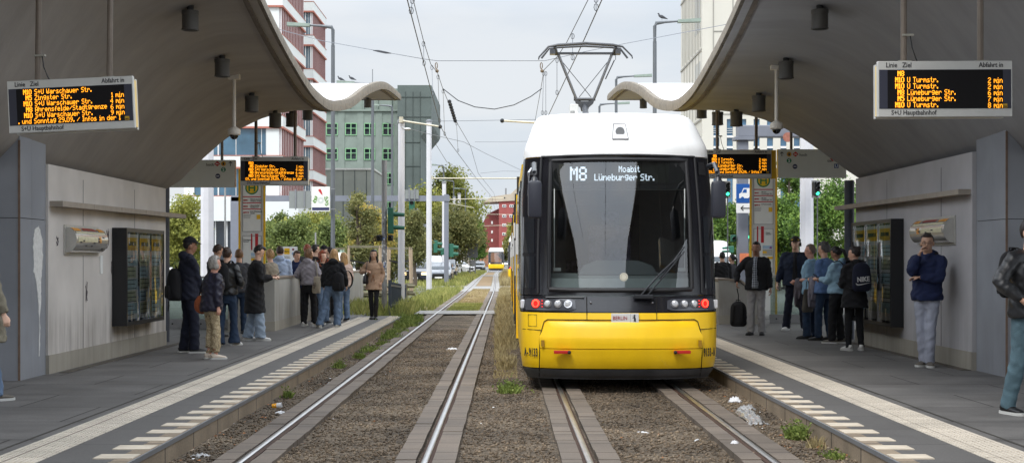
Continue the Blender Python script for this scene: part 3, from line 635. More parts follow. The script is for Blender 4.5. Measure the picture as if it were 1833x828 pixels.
def dirsign(sg, Y, pxa, pxb, pya, pyb, label):
    x0, x1 = gx(pxa, Y), gx(pxb, Y); z1, z0 = gz(pya, Y), gz(pyb, Y); w = x1 - x0; h = z1 - z0; k = F / Y
    t = thing('direction_sign', label, 'sign', (x0, Y, z0))
    mb = MB(); mb.box(0, w, 0, .12, 0, h, .006); mb.build('panel', SIGNG, t)
    mb = MB(); mb.box(w if sg < 0 else -.012, w + .012 if sg < 0 else 0, .01, .11, .004, h - .004); mb.build('end_cap', M('bronze_cap', (150, 104, 40), .5, var=0) if sg < 0 else YEL, t)
    def px(p): return (p - pxa) / k
    def pz(p): return (pyb - p) / k
    A = {'hoch': (369, 297) if sg < 0 else (1431, 279.5), 'tief': (326, 307) if sg < 0 else (1481, 290), 'db': (389, 293) if sg < 0 else (1424, 276), 'tr': (400, 293) if sg < 0 else (1412.5, 276), 's': (400, 303.5) if sg < 0 else (1412.5, 287.5), 'bus': (390, 315) if sg < 0 else (1423, 298), 'u': (319.5, 315) if sg < 0 else (1497, 297), 'arr': (412.5, 293) if sg < 0 else (1399.5, 276)}
    textmesh('word', 'hoch', .085, DKTXT, t, (px(A['hoch'][0]), -.002, pz(A['hoch'][1]) + .0), sx=.95)
    textmesh('word', 'tief', .085, DKTXT, t, (px(A['tief'][0]), -.002, pz(A['tief'][1]) + .0), sx=.95)
    x, z = px(A['db'][0]), pz(A['db'][1]); mb = MB(); mb.add([(x - .062, -.004, z), (x, -.004, z - .055), (x + .062, -.004, z), (x, -.004, z + .055)], [(0, 1, 2, 3)]); o = mb.build('rail_symbol', RED, t); textmesh('symbol_text', 'Bahn', .03, SWHT, t, (x, -.006, z - .01), align='CENTER', bold=.001)
    x, z = px(A['tr'][0]), pz(A['tr'][1]); mb = MB(); disc(mb, x, z, .05); mb.build('tram_symbol', M('symbol_ochre', (214, 160, 40), .5, var=0), t); mb = MB(); mb.box(x - .018, x + .018, -.006, -.0045, z - .028, z + .02); mb.box(x - .012, x + .012, -.006, -.0045, z + .024, z + .03); mb.build('tram_glyph', DKTXT, t)
    x, z = px(A['s'][0]), pz(A['s'][1]); mb = MB(); disc(mb, x, z, .05); mb.build('suburban_symbol', SGRN, t); textmesh('symbol_text', 'S', .095, SWHT, t, (x, -.006, z - .033), align='CENTER', bold=.002)
    x, z = px(A['bus'][0]), pz(A['bus'][1]); mb = MB(); disc(mb, x, z, .05); mb.build('bus_symbol', NAVY, t); textmesh('symbol_text', 'BUS', .034, SWHT, t, (x, -.006, z - .012), align='CENTER', bold=.001)
    x, z = px(A['u'][0]), pz(A['u'][1]); mb = MB(); mb.box(x - .045, x + .045, -.0045, -.002, z - .045, z + .045); mb.build('underground_symbol', UBLU, t); textmesh('symbol_text', 'U', .09, SWHT, t, (x, -.006, z - .032), align='CENTER', bold=.002)
    x, z = px(A['arr'][0]), pz(A['arr'][1]); mb = MB(); mb.bar((x, -.004, z - .045), (x, -.004, z + .045), .012, .004, up=(0, 1, 0)); mb.bar((x, -.004, z + .047), (x - .034, -.004, z + .01), .012, .004, up=(0, 1, 0)); mb.bar((x, -.004, z + .047), (x + .034, -.004, z + .01), .012, .004, up=(0, 1, 0)); mb.build('arrow', DKTXT, t)
    xx, zz = (318, 307) if sg < 0 else (1489, 286); x, z = px(xx), pz(zz); s = 1 if sg < 0 else -1; mb = MB(); mb.bar((x - .03 * s, -.004, z - .03), (x + .03 * s, -.004, z + .03), .018, .004, up=(0, 1, 0)); mb.build('red_arrow', RED, t)
    for f in (.2, .8):
        X = x0 + w * f; zr = under(sg, X, Y) - z0
        if zr > h: mb = MB(); mb.tube([(w * f, .06, h - .01), (w * f, .06, zr + .05)], .03, 10, ref=(1, 0, 0)); mb.build('hanging_rod', BRONZE, t, smooth=True)
    return t
dirsign(-1, 29, 302, 420, 286, 335, 'grey hoch and tief direction sign hanging left of the smaller left display')
dirsign(1, 29, 1393, 1515, 267, 318, 'grey hoch and tief direction sign hanging right of the half hidden display')
HG = M('h_green', (40, 130, 80), .5, var=0); HY_ = M('h_yellow', (245, 200, 40), .5, var=0)
PILG = M('pillar_grey', (222, 222, 218), .5, .1, var=.05); CREAM = M('pillar_sheet', (236, 236, 230), .6, var=.03)
def stop_pillar(sg, pxa, pxb, Y, pytop, lines, label):
    x0, x1 = gx(pxa, Y), gx(pxb, Y); w = x1 - x0; zt = gz(pytop, Y); t = thing('stop_pillar', label, 'stop pillar', ((x0 + x1) / 2, Y, PZ)); h = zt - PZ; hw = w / 2
    mb = MB(); mb.box(-hw + .05, hw - .05, .0, .2, .06, h - .02); mb.box(-hw * .5, hw * .5, .04, .16, -.01, .07); mb.build('body', PILG, t)
    mb = MB(); mb.box(-hw, -hw + .045, -.02, .02, .04, h); mb.box(hw - .045, hw, -.02, .02, .04, h); mb.box(-hw + .05, hw - .05, -.015, .21, h - .03, h); mb.build('yellow_frame', YEL, t)
    k = F / Y; 
    def z(py): return gz(py, Y) - PZ
    top0 = 338 if sg < 0 else 320
    off = (0 if sg < 0 else -13)
    mb = MB(); mb.box(-hw + .10, hw - .10, -.006, .001, z(414 + off), z(312 + off)); mb.box(-hw + .10, hw - .10, -.006, .001, z(500 + off), z(422 + off)); mb.box(-hw + .10, hw - .10, -.006, .001, .2, z(506 + off)); mb.build('notice_sheet', CREAM, t)
    for (a, b) in ((414, 312), (500, 422)):
        mb = MB(); za, zb = z(a + off), z(b + off)
        for (p, q) in (((-hw + .10, za), (hw - .10, za)), ((-hw + .10, zb), (hw - .10, zb)), ((-hw + .10, za), (-hw + .10, zb)), ((hw - .10, za), (hw - .10, zb))): mb.bar((p[0], -.008, p[1]), (q[0], -.008, q[1]), .012, .008)
        mb.build('sheet_frame', GREYM, t)
    zc = z(336 + off); r = 12 / k
    mb = MB(); mb.cur = 0; disc(mb, 0, zc, r * .85, -.008, 28); mb.cur = 1; ring2(mb, 0, zc, r * .8, r, -.010)
    for xx in (-.065, .065): mb.box(xx - .018, xx + .018, -.012, -.009, zc - .09, zc + .09)
    mb.box(-.06, .06, -.0118, -.009, zc - .016, zc + .016); mb.build('stop_symbol', [HY_, HG], t)
    mb = MB(); rowz = [352, 363, 374]
    for py in rowz: mb.box(-hw + .105, hw - .105, -.010, -.006, z(py + off) - .011, z(py + off) + .011)
    for py in rowz: mb.box(-hw + .12, -hw + .15, -.010, -.006, z(py + 6 + off) - .02, z(py + 6 + off) + .015)
    mb.build('red_rule', RED, t)
    for py, (a, b) in zip(rowz, lines):
        textmesh('line_number', a, .055, RED, t, (-hw + .155, -.009, z(py + 6.5 + off) - .012), bold=.001)
        textmesh('line_text', b, .042, DKTXT, t, (-hw + .29, -.009, z(py + 5 + off) - .006), bold=.0004)
    mb = MB(); mb.box(hw - .21, hw - .12, -.010, -.006, z(392 + off), z(384 + off)); mb.build('ticket_badge', YEL, t)
    mb = MB()
    for j in range(4): mb.box(-hw + .12, -hw + .12 + .19 * random.uniform(.8, 1), -.009, -.006, z(384.5 + 2 * j + off), z(384 + 2 * j + off))
    mb.build('small_print', M('print_grey', (110, 110, 112), .8, var=0), t)
    mb = MB(); xa = 0.02 if sg < 0 else -.12; 
    mb.box(xa + .06, xa + .13, -.012, -.006, z(447 + off), z(418 + off)); mb.box(xa - .04, xa - .01, -.012, -.006, z(447 + off), z(418 + off)); mb.build('red_banner', RED, t)
    textmesh('small_text', 'S+U Haupt-\nbahnhof' if sg < 0 else 'Haupt-\nbahnhof', .04, DKTXT, t, (-hw + .12 if sg < 0 else .06, -.009, z(430 + off)), bold=.0006)
    mb = MB(); mb.cur = 0; mb.box(-.02, hw - .12, -.010, -.006, z(458 + off), z(452 + off)); mb.cur = 1; mb.box(-.02, hw - .12, -.010, -.006, z(470 + off), z(459 + off)); mb.cur = 2; disc(mb, hw - .16, z(456 + off), .03, -.012); mb.cur = 3; mb.box(-.02, .08, -.012, -.0105, z(466 + off), z(462 + off)); mb.box(.1, hw - .11, -.012, -.006, z(476 + off), z(472 + off)); mb.build('area_map', [M('map_blue', (170, 196, 214), .6, var=.1), M('map_grey', (182, 180, 172), .6, var=.1), M('map_purple', (150, 80, 150), .6, var=0), YEL], t)
    return t
stop_pillar(-1, 427, 475, 34, 302, [('M5', 'Hohenschönhsn.\nZingster Straße'), ('M8', 'Ahrensfelde/\nStadtgrenze'), ('M10', 'S+U Warschauer\nStraße')], 'tall yellow framed stop pillar with green H on the left platform')
stop_pillar(1, 1342, 1391, 34.5, 301, [('M5', 'Moabit\nLüneburger Str.'), ('M8', 'Moabit\nLüneburger Str.'), ('M10', 'U Turmstraße')], 'tall yellow framed stop pillar with green H on the right platform')
PARAC = wall_mat('parapet_concrete', (168, 166, 160), .3)
def parapet(sg, x, y0, y1, h, label, w=1.7, slope=True):
    t = thing('stair_parapet', label, 'parapet', (sg * x, y0, PZ))
    def P(a): return sorted((0, sg * a))
    mb = MB(); f = sg
    mb.box(*sorted((0, f * .22)), .0, y1 - y0, .2, h); mb.build('side_wall', PARAC, t)
    prof = [(f * .22, .2), (f * w, .2), (f * w, h - .34), (f * .45, h - .02), (f * .22, h)]
    mb = MB(); mb.prism(prof, 'y', .002, .2); mb.build('front_wall', PARAC, t)
    mb = MB(); mb.box(*sorted((-f * .006, f * .226)), -.006, y1 - y0 - .01, -.01, .198); mb.prism([(f * .227, -.01), (f * w, -.01), (f * w, .198), (f * .227, .198)], 'y', -.006, .205); mb.build('plinth', PLINTH, t)
    mb = MB(); mb.box(*sorted((-f * .02, f * .25)), .0, y1 - y0, h, h + .05, .008); 
    mb.bar((f * .24, .1, h + .02), (f * .5, .1, h - .0), .26, .05); mb.bar((f * .48, .1, h + .01), (f * w, .1, h - .31), .26, .05); mb.build('coping', M('coping_stone', (142, 130, 118), .7, var=.1), t)
    return t
parapet(-1, 4.72, 28.4, 46, 1.06, 'concrete stair parapet on the left platform with people leaning on it', w=.95)
parapet(1, 4.78, 31.5, 48, .98, 'concrete stair parapet on the right platform behind the man in a checked shirt', w=.9)
GLB = glass('balustrade_glass', (.66, .74, .70), .12)
def balustrade(sg, xa, xb, Y, label):
    t = thing('glass_balustrade', label, 'balustrade', ((xa + xb) / 2, Y, PZ)); hw = abs(xb - xa) / 2
    mb = MB(); mb.box(-hw, hw, 0, .06, 0, .20); mb.build('steel_base', M('steel_base', (150, 150, 150), .45, .4, var=.1), t)
    mb = MB(); k = int(2 * hw / .3)
    for i in range(k): mb.tube([(-hw + .15 + i * .3, -.006, .1), (-hw + .15 + i * .3, .01, .1)], .018, 10)
    mb.build('bolt', DARKM, t)
    n = 2 if hw > .9 else 1
    for i in range(n): mb = MB(); mb.box(-hw + i * 2 * hw / n + .02, -hw + (i + 1) * 2 * hw / n - .02, .022, .036, .2, 1.05); mb.build('glass_panel', GLB, t)
    mb = MB(); mb.tube([(-hw, .03, 1.08), (hw, .03, 1.08)], .022, 10); mb.build('handrail', SILV, t, smooth=True)
    return t
balustrade(-1, gx(296, 29.5), gx(464, 29.5), 29.5, 'glass balustrade with a bolted steel base left of the left stair parapet')
balustrade(1, gx(1378, 32), gx(1512, 32), 32, 'glass balustrade with a bolted steel base behind the waiting group on the right')
Y = 44; t = thing('operator_sign', 'white upright sign with yellow BVG square behind the left parapet', 'sign', (gx(519, Y), Y, PZ)); s = F / Y
mb = MB(); mb.box(-13 / s, 13 / s, 0, .05, .75, gz(441, Y) - PZ); mb.build('panel', SWHT, t)
mb = MB(); mb.box(-.15, -.11, .05, .09, -.02, .8); mb.box(.11, .15, .05, .09, -.02, .8); mb.build('leg', GREYM, t)
zt = gz(441, Y) - PZ; mb = MB(); mb.box(-.18, -.01, -.004, 0, zt - .24, zt - .05); mb.build('yellow_square', YEL, t); textmesh('sign_text', 'BVG', .075, DKTXT, t, (-.17, -.006, zt - .18), bold=.001)
mb = MB(); disc(mb, .1, zt - .09, .035); mb.build('red_badge', M('badge_red', (130, 40, 60), .5, var=0), t); mb = MB(); disc(mb, .1, zt - .22, .045); mb.build('blue_badge', M('badge_blue', (150, 175, 210), .5, var=0), t)
textmesh('small_text', 'Ihr Ticket\nhier kaufen', .04, DKTXT, t, (-.17, -.006, zt - .32))
TY = M('tram_yellow', (248, 200, 20), .42, var=.10, scale=2.2, coat=.08, stretch=(1, 1, .35), bump=.03, bscale=3); TW = M('tram_white', (234, 234, 233), .42, var=.07, scale=2.5, coat=.08, stretch=(1.4, 1.4, .4))
TB = M('tram_black', (22, 22, 28), .22, var=.0, coat=.4); TG = M('tram_skirt', (74, 75, 78), .65, var=.3, scale=4); TRB = M('tram_rubber', (30, 30, 33), .6, var=0)
TGL = glass('windscreen', (.72, .77, .77), .06, .01); TSG = M('tram_side_glass', (26, 30, 34), .06, var=0, spec=.8)
CHR = M('chrome', (200, 200, 205), .15, .9, var=0); LENS = M('lamp_lens', (214, 216, 220), .12, .3, var=0, coat=.5)
REDL = M('tail_lamp', (255, 40, 30), .4, var=0, emit=(255, 50, 34), es=4.5); REDD = M('tail_lamp_dim', (200, 30, 30), .4, var=0, emit=(220, 20, 16), es=.8); WLED = M('led_white', (235, 240, 245), .5, var=0, emit=(225, 236, 250), es=.62)
REFR = M('reflector_red', (180, 30, 28), .3, var=0)
HWT = [(.12, 1.13), (.2, 1.175), (.4, 1.205), (1.0, 1.215), (1.9, 1.213), (2.4, 1.20), (2.80, 1.17), (2.97, 1.158), (3.08, 1.12), (3.25, 1.06), (3.37, 1.01), (3.43, .955), (3.46, .84)]
YFT = [(.12, .16), (.2, .09), (.35, .02), (.6, .0), (.9, .03), (1.15, .10), (2.0, .26), (2.8, .44), (2.86, .44), (2.97, .47), (3.08, .54), (3.25, .68), (3.37, .84), (3.43, 1.0), (3.46, 1.3)]
DCOR = .5
def thw(z): return smooth_table(HWT, z)
def S(u, z, off=0.):
    """tram end skin: u -1..1 across, z height; returns a point pushed out by off"""
    def raw(u, z):
        a = u * math.pi / 2; s, c = math.sin(a), max(0., math.cos(a)); e = .62
        return Vector((thw(z) * math.copysign(abs(s) ** e, s), smooth_table(YFT, z) + DCOR * (1 - c ** e) + .15 * abs(s) ** (2 * e), z))
    p = raw(u, z)
    if off:
        du = .01; dz = .01
        t1 = raw(min(1, u + du), z) - raw(max(-1, u - du), z); t2 = raw(u, min(3.46, z + dz)) - raw(u, max(.12, z - dz)); n = t1.cross(t2)
        if n.length > 1e-9:
            n.normalize()
            if n.y > 0 and abs(u) < .8: n = -n
            if abs(u) >= .8 and n.x * u < 0: n = -n
            p += n * off
    return p
def ux(x, z):
    v = max(-1, min(1, x / thw(z))); return math.copysign(math.asin(abs(v) ** (1 / .62)) / (math.pi / 2), v)
def SX(x, z, off=0.): return S(ux(x, z), z, off)
def tram(label, loc, rz, length=40., detail=True, front=False):
    t = thing('tram', label, 'tram', loc, rz)
    US = [-1, -.985, -.95, -.9, -.82, -.72, -.6, -.45, -.3, -.15, 0, .15, .3, .45, .6, .72, .82, .9, .95, .985, 1]
    def skin(name, zs, mat, us=US, skip=None, off=0., side=None, parent=t, ycut=None):
        mb = MB(); nu = len(us); cols = nu + (2 if side else 0); vs = []
        for z in zs:
            row = [S(u, z, off) for u in us]
            if side: row = [Vector((row[0].x, side, z))] + row + [Vector((row[-1].x, side, z))]
            vs += row
        fs = []
        for j in range(len(zs) - 1):
            for i in range(cols - 1):
                if skip and skip(i, j): continue
                fs.append((j * cols + i, j * cols + i + 1, (j + 1) * cols + i + 1, (j + 1) * cols + i))
        mb.add(vs, fs); return mb.build(name, mat, parent, smooth=True)
    skin('skirt', [.12, .15, .2, .245], TG, side=length)
    skin('lower_body', [.255, .3, .35, .42, .5, .6, .7, .8, .9, .928], TY, side=length)
    skin('lamp_band', [.938, 1.0, 1.06, 1.13], TB, side=1.9)
    gw = .70
    zs = [1.14, 1.18, 1.22, 1.5, 1.8, 2.1, 2.4, 2.6, 2.74, 2.78, 2.84]
    ug = ux(.845, 1.9); us2 = sorted([u for u in US if abs(abs(u) - ug) > .04] + [-ug, ug])
    ia = us2.index(-ug) + 1; ib = us2.index(ug) + 1
    def skip(i, j): return 2 <= j < 9 and ia <= i < ib
    sk = skin('end_mask', zs, TB, us=us2, skip=skip, side=1.9)
    usg = [-ug + 2 * ug * k / 12 for k in range(13)]
    skin('windscreen', zs[2:10], TGL, us=usg, off=-.01)
    skin('roof_cap', [2.85, 2.88, 2.93, 2.97, 3.01, 3.05, 3.12, 3.19, 3.25, 3.31, 3.36, 3.40, 3.43, 3.448, 3.46], TW, side=3.6)
    mb = MB(); top = [S(u, 3.46) for u in US]; mb.add([(p.x, p.y, p.z) for p in top] + [(-.82, 3.6, 3.46), (.82, 3.6, 3.46)], [tuple(range(len(top))) + (len(top) + 1, len(top))]); mb.build('roof_top', TW, t)
    mb = MB(); 
    for sgn in (-1, 1):
        xa = sgn * thw(1.5)
        mb.box(*sorted((xa, xa - sgn * .03)), 1.9, length, .938, 1.14)
        mb.box(*sorted((sgn * 1.185, sgn * 1.05)), 1.9, length, 2.66, 2.84)
    mb.box(-1.1, 1.1, 3.6, length, 2.85, 3.1); mb.build('side_panel', TY, t)
    mb = MB()
    for sgn in (-1, 1): mb.box(*sorted((sgn * 1.205, sgn * 1.15)), 1.9, length, 1.14, 2.62)
    mb.build('window_band', TB, t)
    if detail:
        mb = MB(); y = 2.2; k = 0
        def PB(nm, mt, *a): MB().box(*a).build(nm, mt, t)
        for sgn in (-1, 1):
            y = 2.2; k = 0; xa = sgn * (thw(1.5) + .012)
            while y < length - 2:
                L_ = 1.3 if k % 3 == 2 else 1.75
                if k % 3 == 2:   # door
                    for q in range(2): PB('door_leaf', TSG, *sorted((xa, xa - sgn * .05)), y + q * L_ / 2 + .04, y + (q + 1) * L_ / 2 - .03, .42, 2.55)
                    PB('door_post', TY if k % 6 == 2 else TRB, *sorted((xa + sgn * .004, xa - sgn * .03)), y - .03, y + .02, .3, 2.62); PB('door_post', TRB, *sorted((xa + sgn * .006, xa - sgn * .03)), y + L_ - .02, y + L_ + .03, .3, 2.62)
                else: PB('side_window', TSG, *sorted((xa - sgn * .004, xa - sgn * .05)), y, y + L_ - .1, 1.02, 2.5)
                if k % 2: PB('door_light_box', TW, *sorted((xa + sgn * .02, xa - sgn * .01)), y - .05, y + .02, 1.3 + (k % 3) * .35, 1.9 + (k % 3) * .2)
                y += L_ + .1; k += 1
        mb = MB()
        for y in (6.5, 12.5, 18, 24, 29.5, 34.5): mb.box(-1.215, 1.215, y, y + .35, .25, 2.95)
        mb.build('gangway_bellows', TRB, t)
    mb = MB()
    for y in (3.8, 9, 14, 19, 25, 31): mb.box(-.85, .85, y, y + 2.6, 3.12, 3.36 if y < 8 else 3.42, .04)
    mb.build('roof_equipment', M('roof_grey', (190, 190, 186), .6, var=.1), t)
    mb = MB(); mb.box(-1.05, 1.05, .7, length, .10, .14); mb.box(-.75, .75, 1.6, 3.6, -.0, .12); mb.box(-.75, .75, 8.6, 10.6, -.0, .12); mb.build('underframe', M('underframe', (26, 25, 25), .9, var=.1), t)
    wb = MB()
    for y in (1.9, 3.3, 9, 10.3):
        for sx in (-1, 1): wb.tube([(sx * .66, y, .28), (sx * .79, y, .28)], .28, 20)
    wb.build('wheel', M('wheel_dark', (48, 42, 38), .7, .3, var=.1), t)
    if not detail: 
        mb = MB()
        for sx in (-1, 1):
            p = SX(sx * 1.0, 1.0, .01); mb.tube([p, p + Vector((0, -.02, 0))], .075, 12)
        mb.build('headlight' if front else 'tail_light', M('head_glow', (255, 236, 190), .4, var=0, emit=(255, 240, 200), es=2.2) if front else REDL, t)
        return t
    def patch(name, pts2, off, mat, th=.03, parent=t, n=10, cut=None):
        """panel laid on the skin: rows of (z, xl, xr, off)"""
        mb = MB(); vs = []; m = n + 1
        for (z, xl, xr, o) in pts2:
            for i in range(m): vs.append(SX(xl + (xr - xl) * i / n, z, o + off))
        fs = [(j * m + i, j * m + i + 1, (j + 1) * m + i + 1, (j + 1) * m + i) for j in range(len(pts2) - 1) for i in range(n)]
        b0 = len(vs); vs += [v + Vector((0, th + .03, 0)) for v in vs[:b0]]
        bd = [(i, i + 1) for i in range(n)] + [((len(pts2) - 1) * m + i, (len(pts2) - 1) * m + i + 1) for i in range(n)] + [(j * m, (j + 1) * m) for j in range(len(pts2) - 1)] + [(j * m + n, (j + 1) * m + n) for j in range(len(pts2) - 1)]
        fs += [(a, b, b + b0, a + b0) for a, b in bd]
        mb.add(vs, fs); return mb.build(name, mat, parent, smooth=True)
    patch('bumper_cover', [(.82, -.86, .86, .012), (.81, -.89, .89, .018), (.74, -.925, .925, .028), (.64, -.965, .965, .046), (.62, -.967, .967, .048), (.56, -.967, .967, .042), (.505, -.965, .965, .034)], .0, TY, n=24)
    patch('bumper_lower_panel', [(.495, -.965, .965, .036), (.40, -.965, .965, .024), (.30, -.96, .96, .012), (.262, -.955, .955, .006)], .0, TY, n=24)
    patch('skirt_centre', [(.25, -.955, .955, .012), (.18, -.95, .95, .01), (.135, -.93, .93, .0)], 0, TG, n=20)
    mb = MB()
    def seam(pts, w=.006, off=.003):
        q = [SX(x, z, off) for x, z in pts]
        mb.tube(q, w, 5)
    for sx in (-1, 1):
        seam([(sx * .985, z) for z in (.14, .25, .4, .5, .62)]); seam([(sx * .985, .62), (sx * .965, .7), (sx * .93, .82)]); seam([(sx * .93, .82), (sx * .89, .845)] + [(sx * x, .845) for x in (.8, .7, .6, .5, .4, .3, .2, .1, 0)])
        seam([(sx * .42, .845), (sx * .42, .93), (sx * .42, 1.12)])
    seam([(-1.185, .72), (-1.1, .72), (-.965, .715)], .004); seam([(1.185, .73), (1.1, .73), (.965, .725)], .004)
    seam([(-1.12, .90), (-1.02, .90), (-1.02, .76), (-1.12, .76), (-1.12, .90)], .003)
    mb.build('panel_gap', M('gap_black', (20, 18, 14), .8, var=0), t)
    for sx in (-1, 1):
        cl = patch('light_cluster', [(1.095, min(sx * .62, sx * 1.13), max(sx * .62, sx * 1.13), .006), (1.075, min(sx * .555, sx * 1.15), max(sx * .555, sx * 1.15), .008), (.975, min(sx * .55, sx * 1.15), max(sx * .55, sx * 1.15), .008), (.955, min(sx * .6, sx * 1.14), max(sx * .6, sx * 1.14), .006)], 0, M('cluster_glass', (70, 72, 78), .12, var=.0, coat=.5), n=12)
        for x in (.64, .76, .88):
            mb = MB(); p = SX(sx * x, 1.03, .02); n_ = (SX(sx * x, 1.03, .04) - p).normalized(); mb.tube([p - n_ * .03, p], .05, 18); h_ = mb.build('headlight', CHR, t, smooth=True)
            mb = MB(); mb.ball(tuple(p), (.042, .014, .042), 14, 8); mb.build('lens', LENS, h_, smooth=True)
        x = 1.02; p = SX(sx * x, 1.03, .024); n_ = (SX(sx * x, 1.03, .05) - p).normalized()
        a_ = Vector((0, 0, 1)).cross(n_).normalized()
        mb = MB(); K = 14
        for k in range(K):
            an = 2 * math.pi * k / K; q = p + a_ * (.042 * math.cos(an)) + Vector((0, 0, .042 * math.sin(an))); mb.ball(tuple(q), .011, 6, 4)
        tl = mb.build('tail_light', REDL, t)
        mb = MB(); mb.tube([p - n_ * .02, p - n_ * .004], .052, 16); mb.build('lamp_base', REDD, tl)
        mb = MB()
        for k in range(3): q = SX(sx * .945, .995 + k * .035, .02); mb.ball(tuple(q), .009, 6, 4)
        mb.build('brake_led', REDD, tl)
        mb = MB(); p = SX(sx * 1.185, 1.03, .0); mb.box(p.x - .03, p.x + .03, p.y - .03, p.y + .05, .97, 1.08, .015); mb.build('marker_lamp', LENS, t)
        mb = MB(); a, b = sorted((sx * .62, sx * .82)); mb.box(a, b, -.035, .03, .445, .482, .006); mb.build('reflector', REFR, t)
        mb = MB(); mb.ball((sx * .635, -.04, .462), .022, 8, 6); mb.build('tow_plug', TRB, t)
        for z0 in (.54,): mb = MB(); q = SX(sx * .92, .57, .066); mb.box(q.x - .02, q.x + .02, q.y - .003, q.y + .01, .525, .60); mb.build('lift_mark', M('mark_ochre', (150, 112, 16), .6, var=0), t)
        mb = MB(); q = SX(sx * .37, 1.05, .01); mb.ball(tuple(q), .014, 8, 6); mb.build('screw', CHR, t)
    mb = MB(); p = SX(-.9, 1.115, .012); q = SX(-.45, 1.115, .012); mb.bar(p, q, .05, .012, up=(0, 0, 1)); mb.build('step_strip', M('step_grey', (120, 122, 124), .4, var=0), t)
    y0 = SX(0, .885, .0).y
    mb = MB(); mb.box(-.13, .20, y0 - .022, y0 + .02, .815, .925, .004); pl = mb.build('name_plate', M('plate_grey', (208, 208, 206), .5, var=.03), t)
    textmesh('plate_text', 'BERLIN', .064, M('plate_red', (150, 40, 50), .6, var=0), t, (-.113, y0 - .0235, .848), sx=.83, bold=.0008, space=1.05)
    mb = MB(); bx, bz = .145, .87; yb = y0 - .0235
    bear = [(-.008, -.046), (.006, -.046), (.004, -.03), (.012, -.046), (.026, -.046), (.02, -.03), (.022, -.012), (.016, .006), (.01, .016), (.018, .034), (.008, .044), (-.004, .042), (-.010, .032), (-.002, .028), (-.004, .02), (-.018, .024), (-.02, .018), (-.006, .010), (-.006, .004), (-.022, .004), (-.022, -.002), (-.004, -.006), (-.004, -.026)]
    mb.add([(bx + x * .95, yb, bz + z * .95) for x, z in bear], [tuple(range(len(bear)))]); mb.box(.098, .1, yb, yb + .002, .82, .92); mb.build('bear_emblem', DKTXT, t)
    a = math.atan2(SX(-1.02, .5).y - SX(-1.14, .5).y, .12)
    for (txt, x, al) in (('A-9133', -1.158, 0), ('9133-A', 1.0, 1)):
        w = .0275; n_ = len(txt)
        for i, ch in enumerate(txt):
            xx = x + w * (i + .5) * (1 if al == 0 else 1) * (.95); p = SX(xx, .40, .014); q = SX(xx + .01, .40, .014); d = q - p; ang = math.atan2(d.y, d.x)
            textmesh('number', ch, .14, DKTXT, t, tuple(p), rot=(math.pi / 2, 0, ang), align='CENTER', sx=.42, bold=.003)
    def rail_on_skin(pts, w, mat, name, off=.01):
        mb = MB(); mb.tube([SX(x, z, off) for x, z in pts], w, 8); return mb.build(name, mat, t, smooth=True)
    xg0, xg1 = .86, .80
    rail_on_skin([(-xg0, 1.21), (-.6, 1.2), (-.3, 1.2), (0, 1.2), (.3, 1.2), (.6, 1.2), (xg0, 1.21)], .028, TRB, 'screen_seal')
    rail_on_skin([(-.835, 2.79), (-.6, 2.795), (-.3, 2.8), (0, 2.8), (.3, 2.8), (.6, 2.795), (.835, 2.79)], .024, TRB, 'screen_seal')
    for sx in (-1, 1): rail_on_skin([(sx * .865, 1.22), (sx * .862, 1.6), (sx * .86, 2.0), (sx * .85, 2.4), (sx * .835, 2.78)], .026, TRB, 'screen_seal')
    for sx in (-1, 1): rail_on_skin([(sx * 1.0, 1.16), (sx * 1.0, 1.6), (sx * .99, 2.0), (sx * .975, 2.4), (sx * .95, 2.84)], .016, TRB, 'mask_rib', .004)
    rail_on_skin([(-.95, 2.845), (-.6, 2.85), (-.2, 2.855), (.2, 2.855), (.6, 2.85), (.95, 2.845)], .014, TRB, 'mask_rib', .006)
    DG = M('dark_glass', (30, 33, 38), .05, var=0, spec=.9)
    for sx in (-1, 1):
        patch('quarter_window', [(2.1, min(sx * 1.04, sx * 1.175), max(sx * 1.04, sx * 1.175), .006), (1.65, min(sx * 1.04, sx * 1.185), max(sx * 1.04, sx * 1.185), .006)], 0, DG, n=4, th=.0)
        patch('quarter_window', [(1.61, min(sx * 1.04, sx * 1.185), max(sx * 1.04, sx * 1.185), .006), (1.22, min(sx * 1.04, sx * 1.19), max(sx * 1.04, sx * 1.19), .006)], 0, DG, n=4, th=.0)
        patch('corner_display', [(2.78, min(sx * 1.0, sx * 1.08), max(sx * 1.0, sx * 1.08), .008), (2.62, min(sx * 1.0, sx * 1.10), max(sx * 1.0, sx * 1.10), .008)], 0, TRB, n=4, th=.0)
    INT = M('interior_grey', (110, 114, 116), .7, var=.1); INTL = M('interior_light', (190, 198, 196), .6, var=.08)
    mb = MB(); mb.box(-1.12, 1.12, 1.0, 6.2, .3, .34); mb.build('cab_floor', INT, t)
    mb = MB(); mb.box(-1.1, 1.1, .8, 6.2, 2.80, 2.84); mb.build('cab_ceiling', INT, t)
    mb = MB(); mb.box(-1.12, -.55, 3.0, 3.05, .34, 2.8); mb.box(.5, 1.12, 3.0, 3.05, .34, 2.8); mb.box(-.55, .5, 3.0, 3.05, 2.35, 2.8); mb.box(-1.1, 1.1, 6.2, 6.25, .3, 2.8); mb.build('cab_wall', M('cab_wall', (84, 86, 90), .6, var=.1), t)
    mb = MB(); mb.prism([(.33, 1.16), (.40, 1.34), (.85, 1.40), (1.0, 1.30), (1.0, .9), (.33, .95)], 'x', -.95, .95); mb.build('dashboard', INTL, t)
    mb = MB(); mb.prism([(-.5, 1.38), (-.42, 1.50), (-.25, 1.56), (.25, 1.56), (.42, 1.50), (.5, 1.38)], 'y', .62, .92); mb.build('dashboard_hood', M('hood_grey', (104, 110, 112), .6, var=.05), t)
    SEATM = M('seat_fabric', (84, 80, 100), .9, var=.9, scale=16)
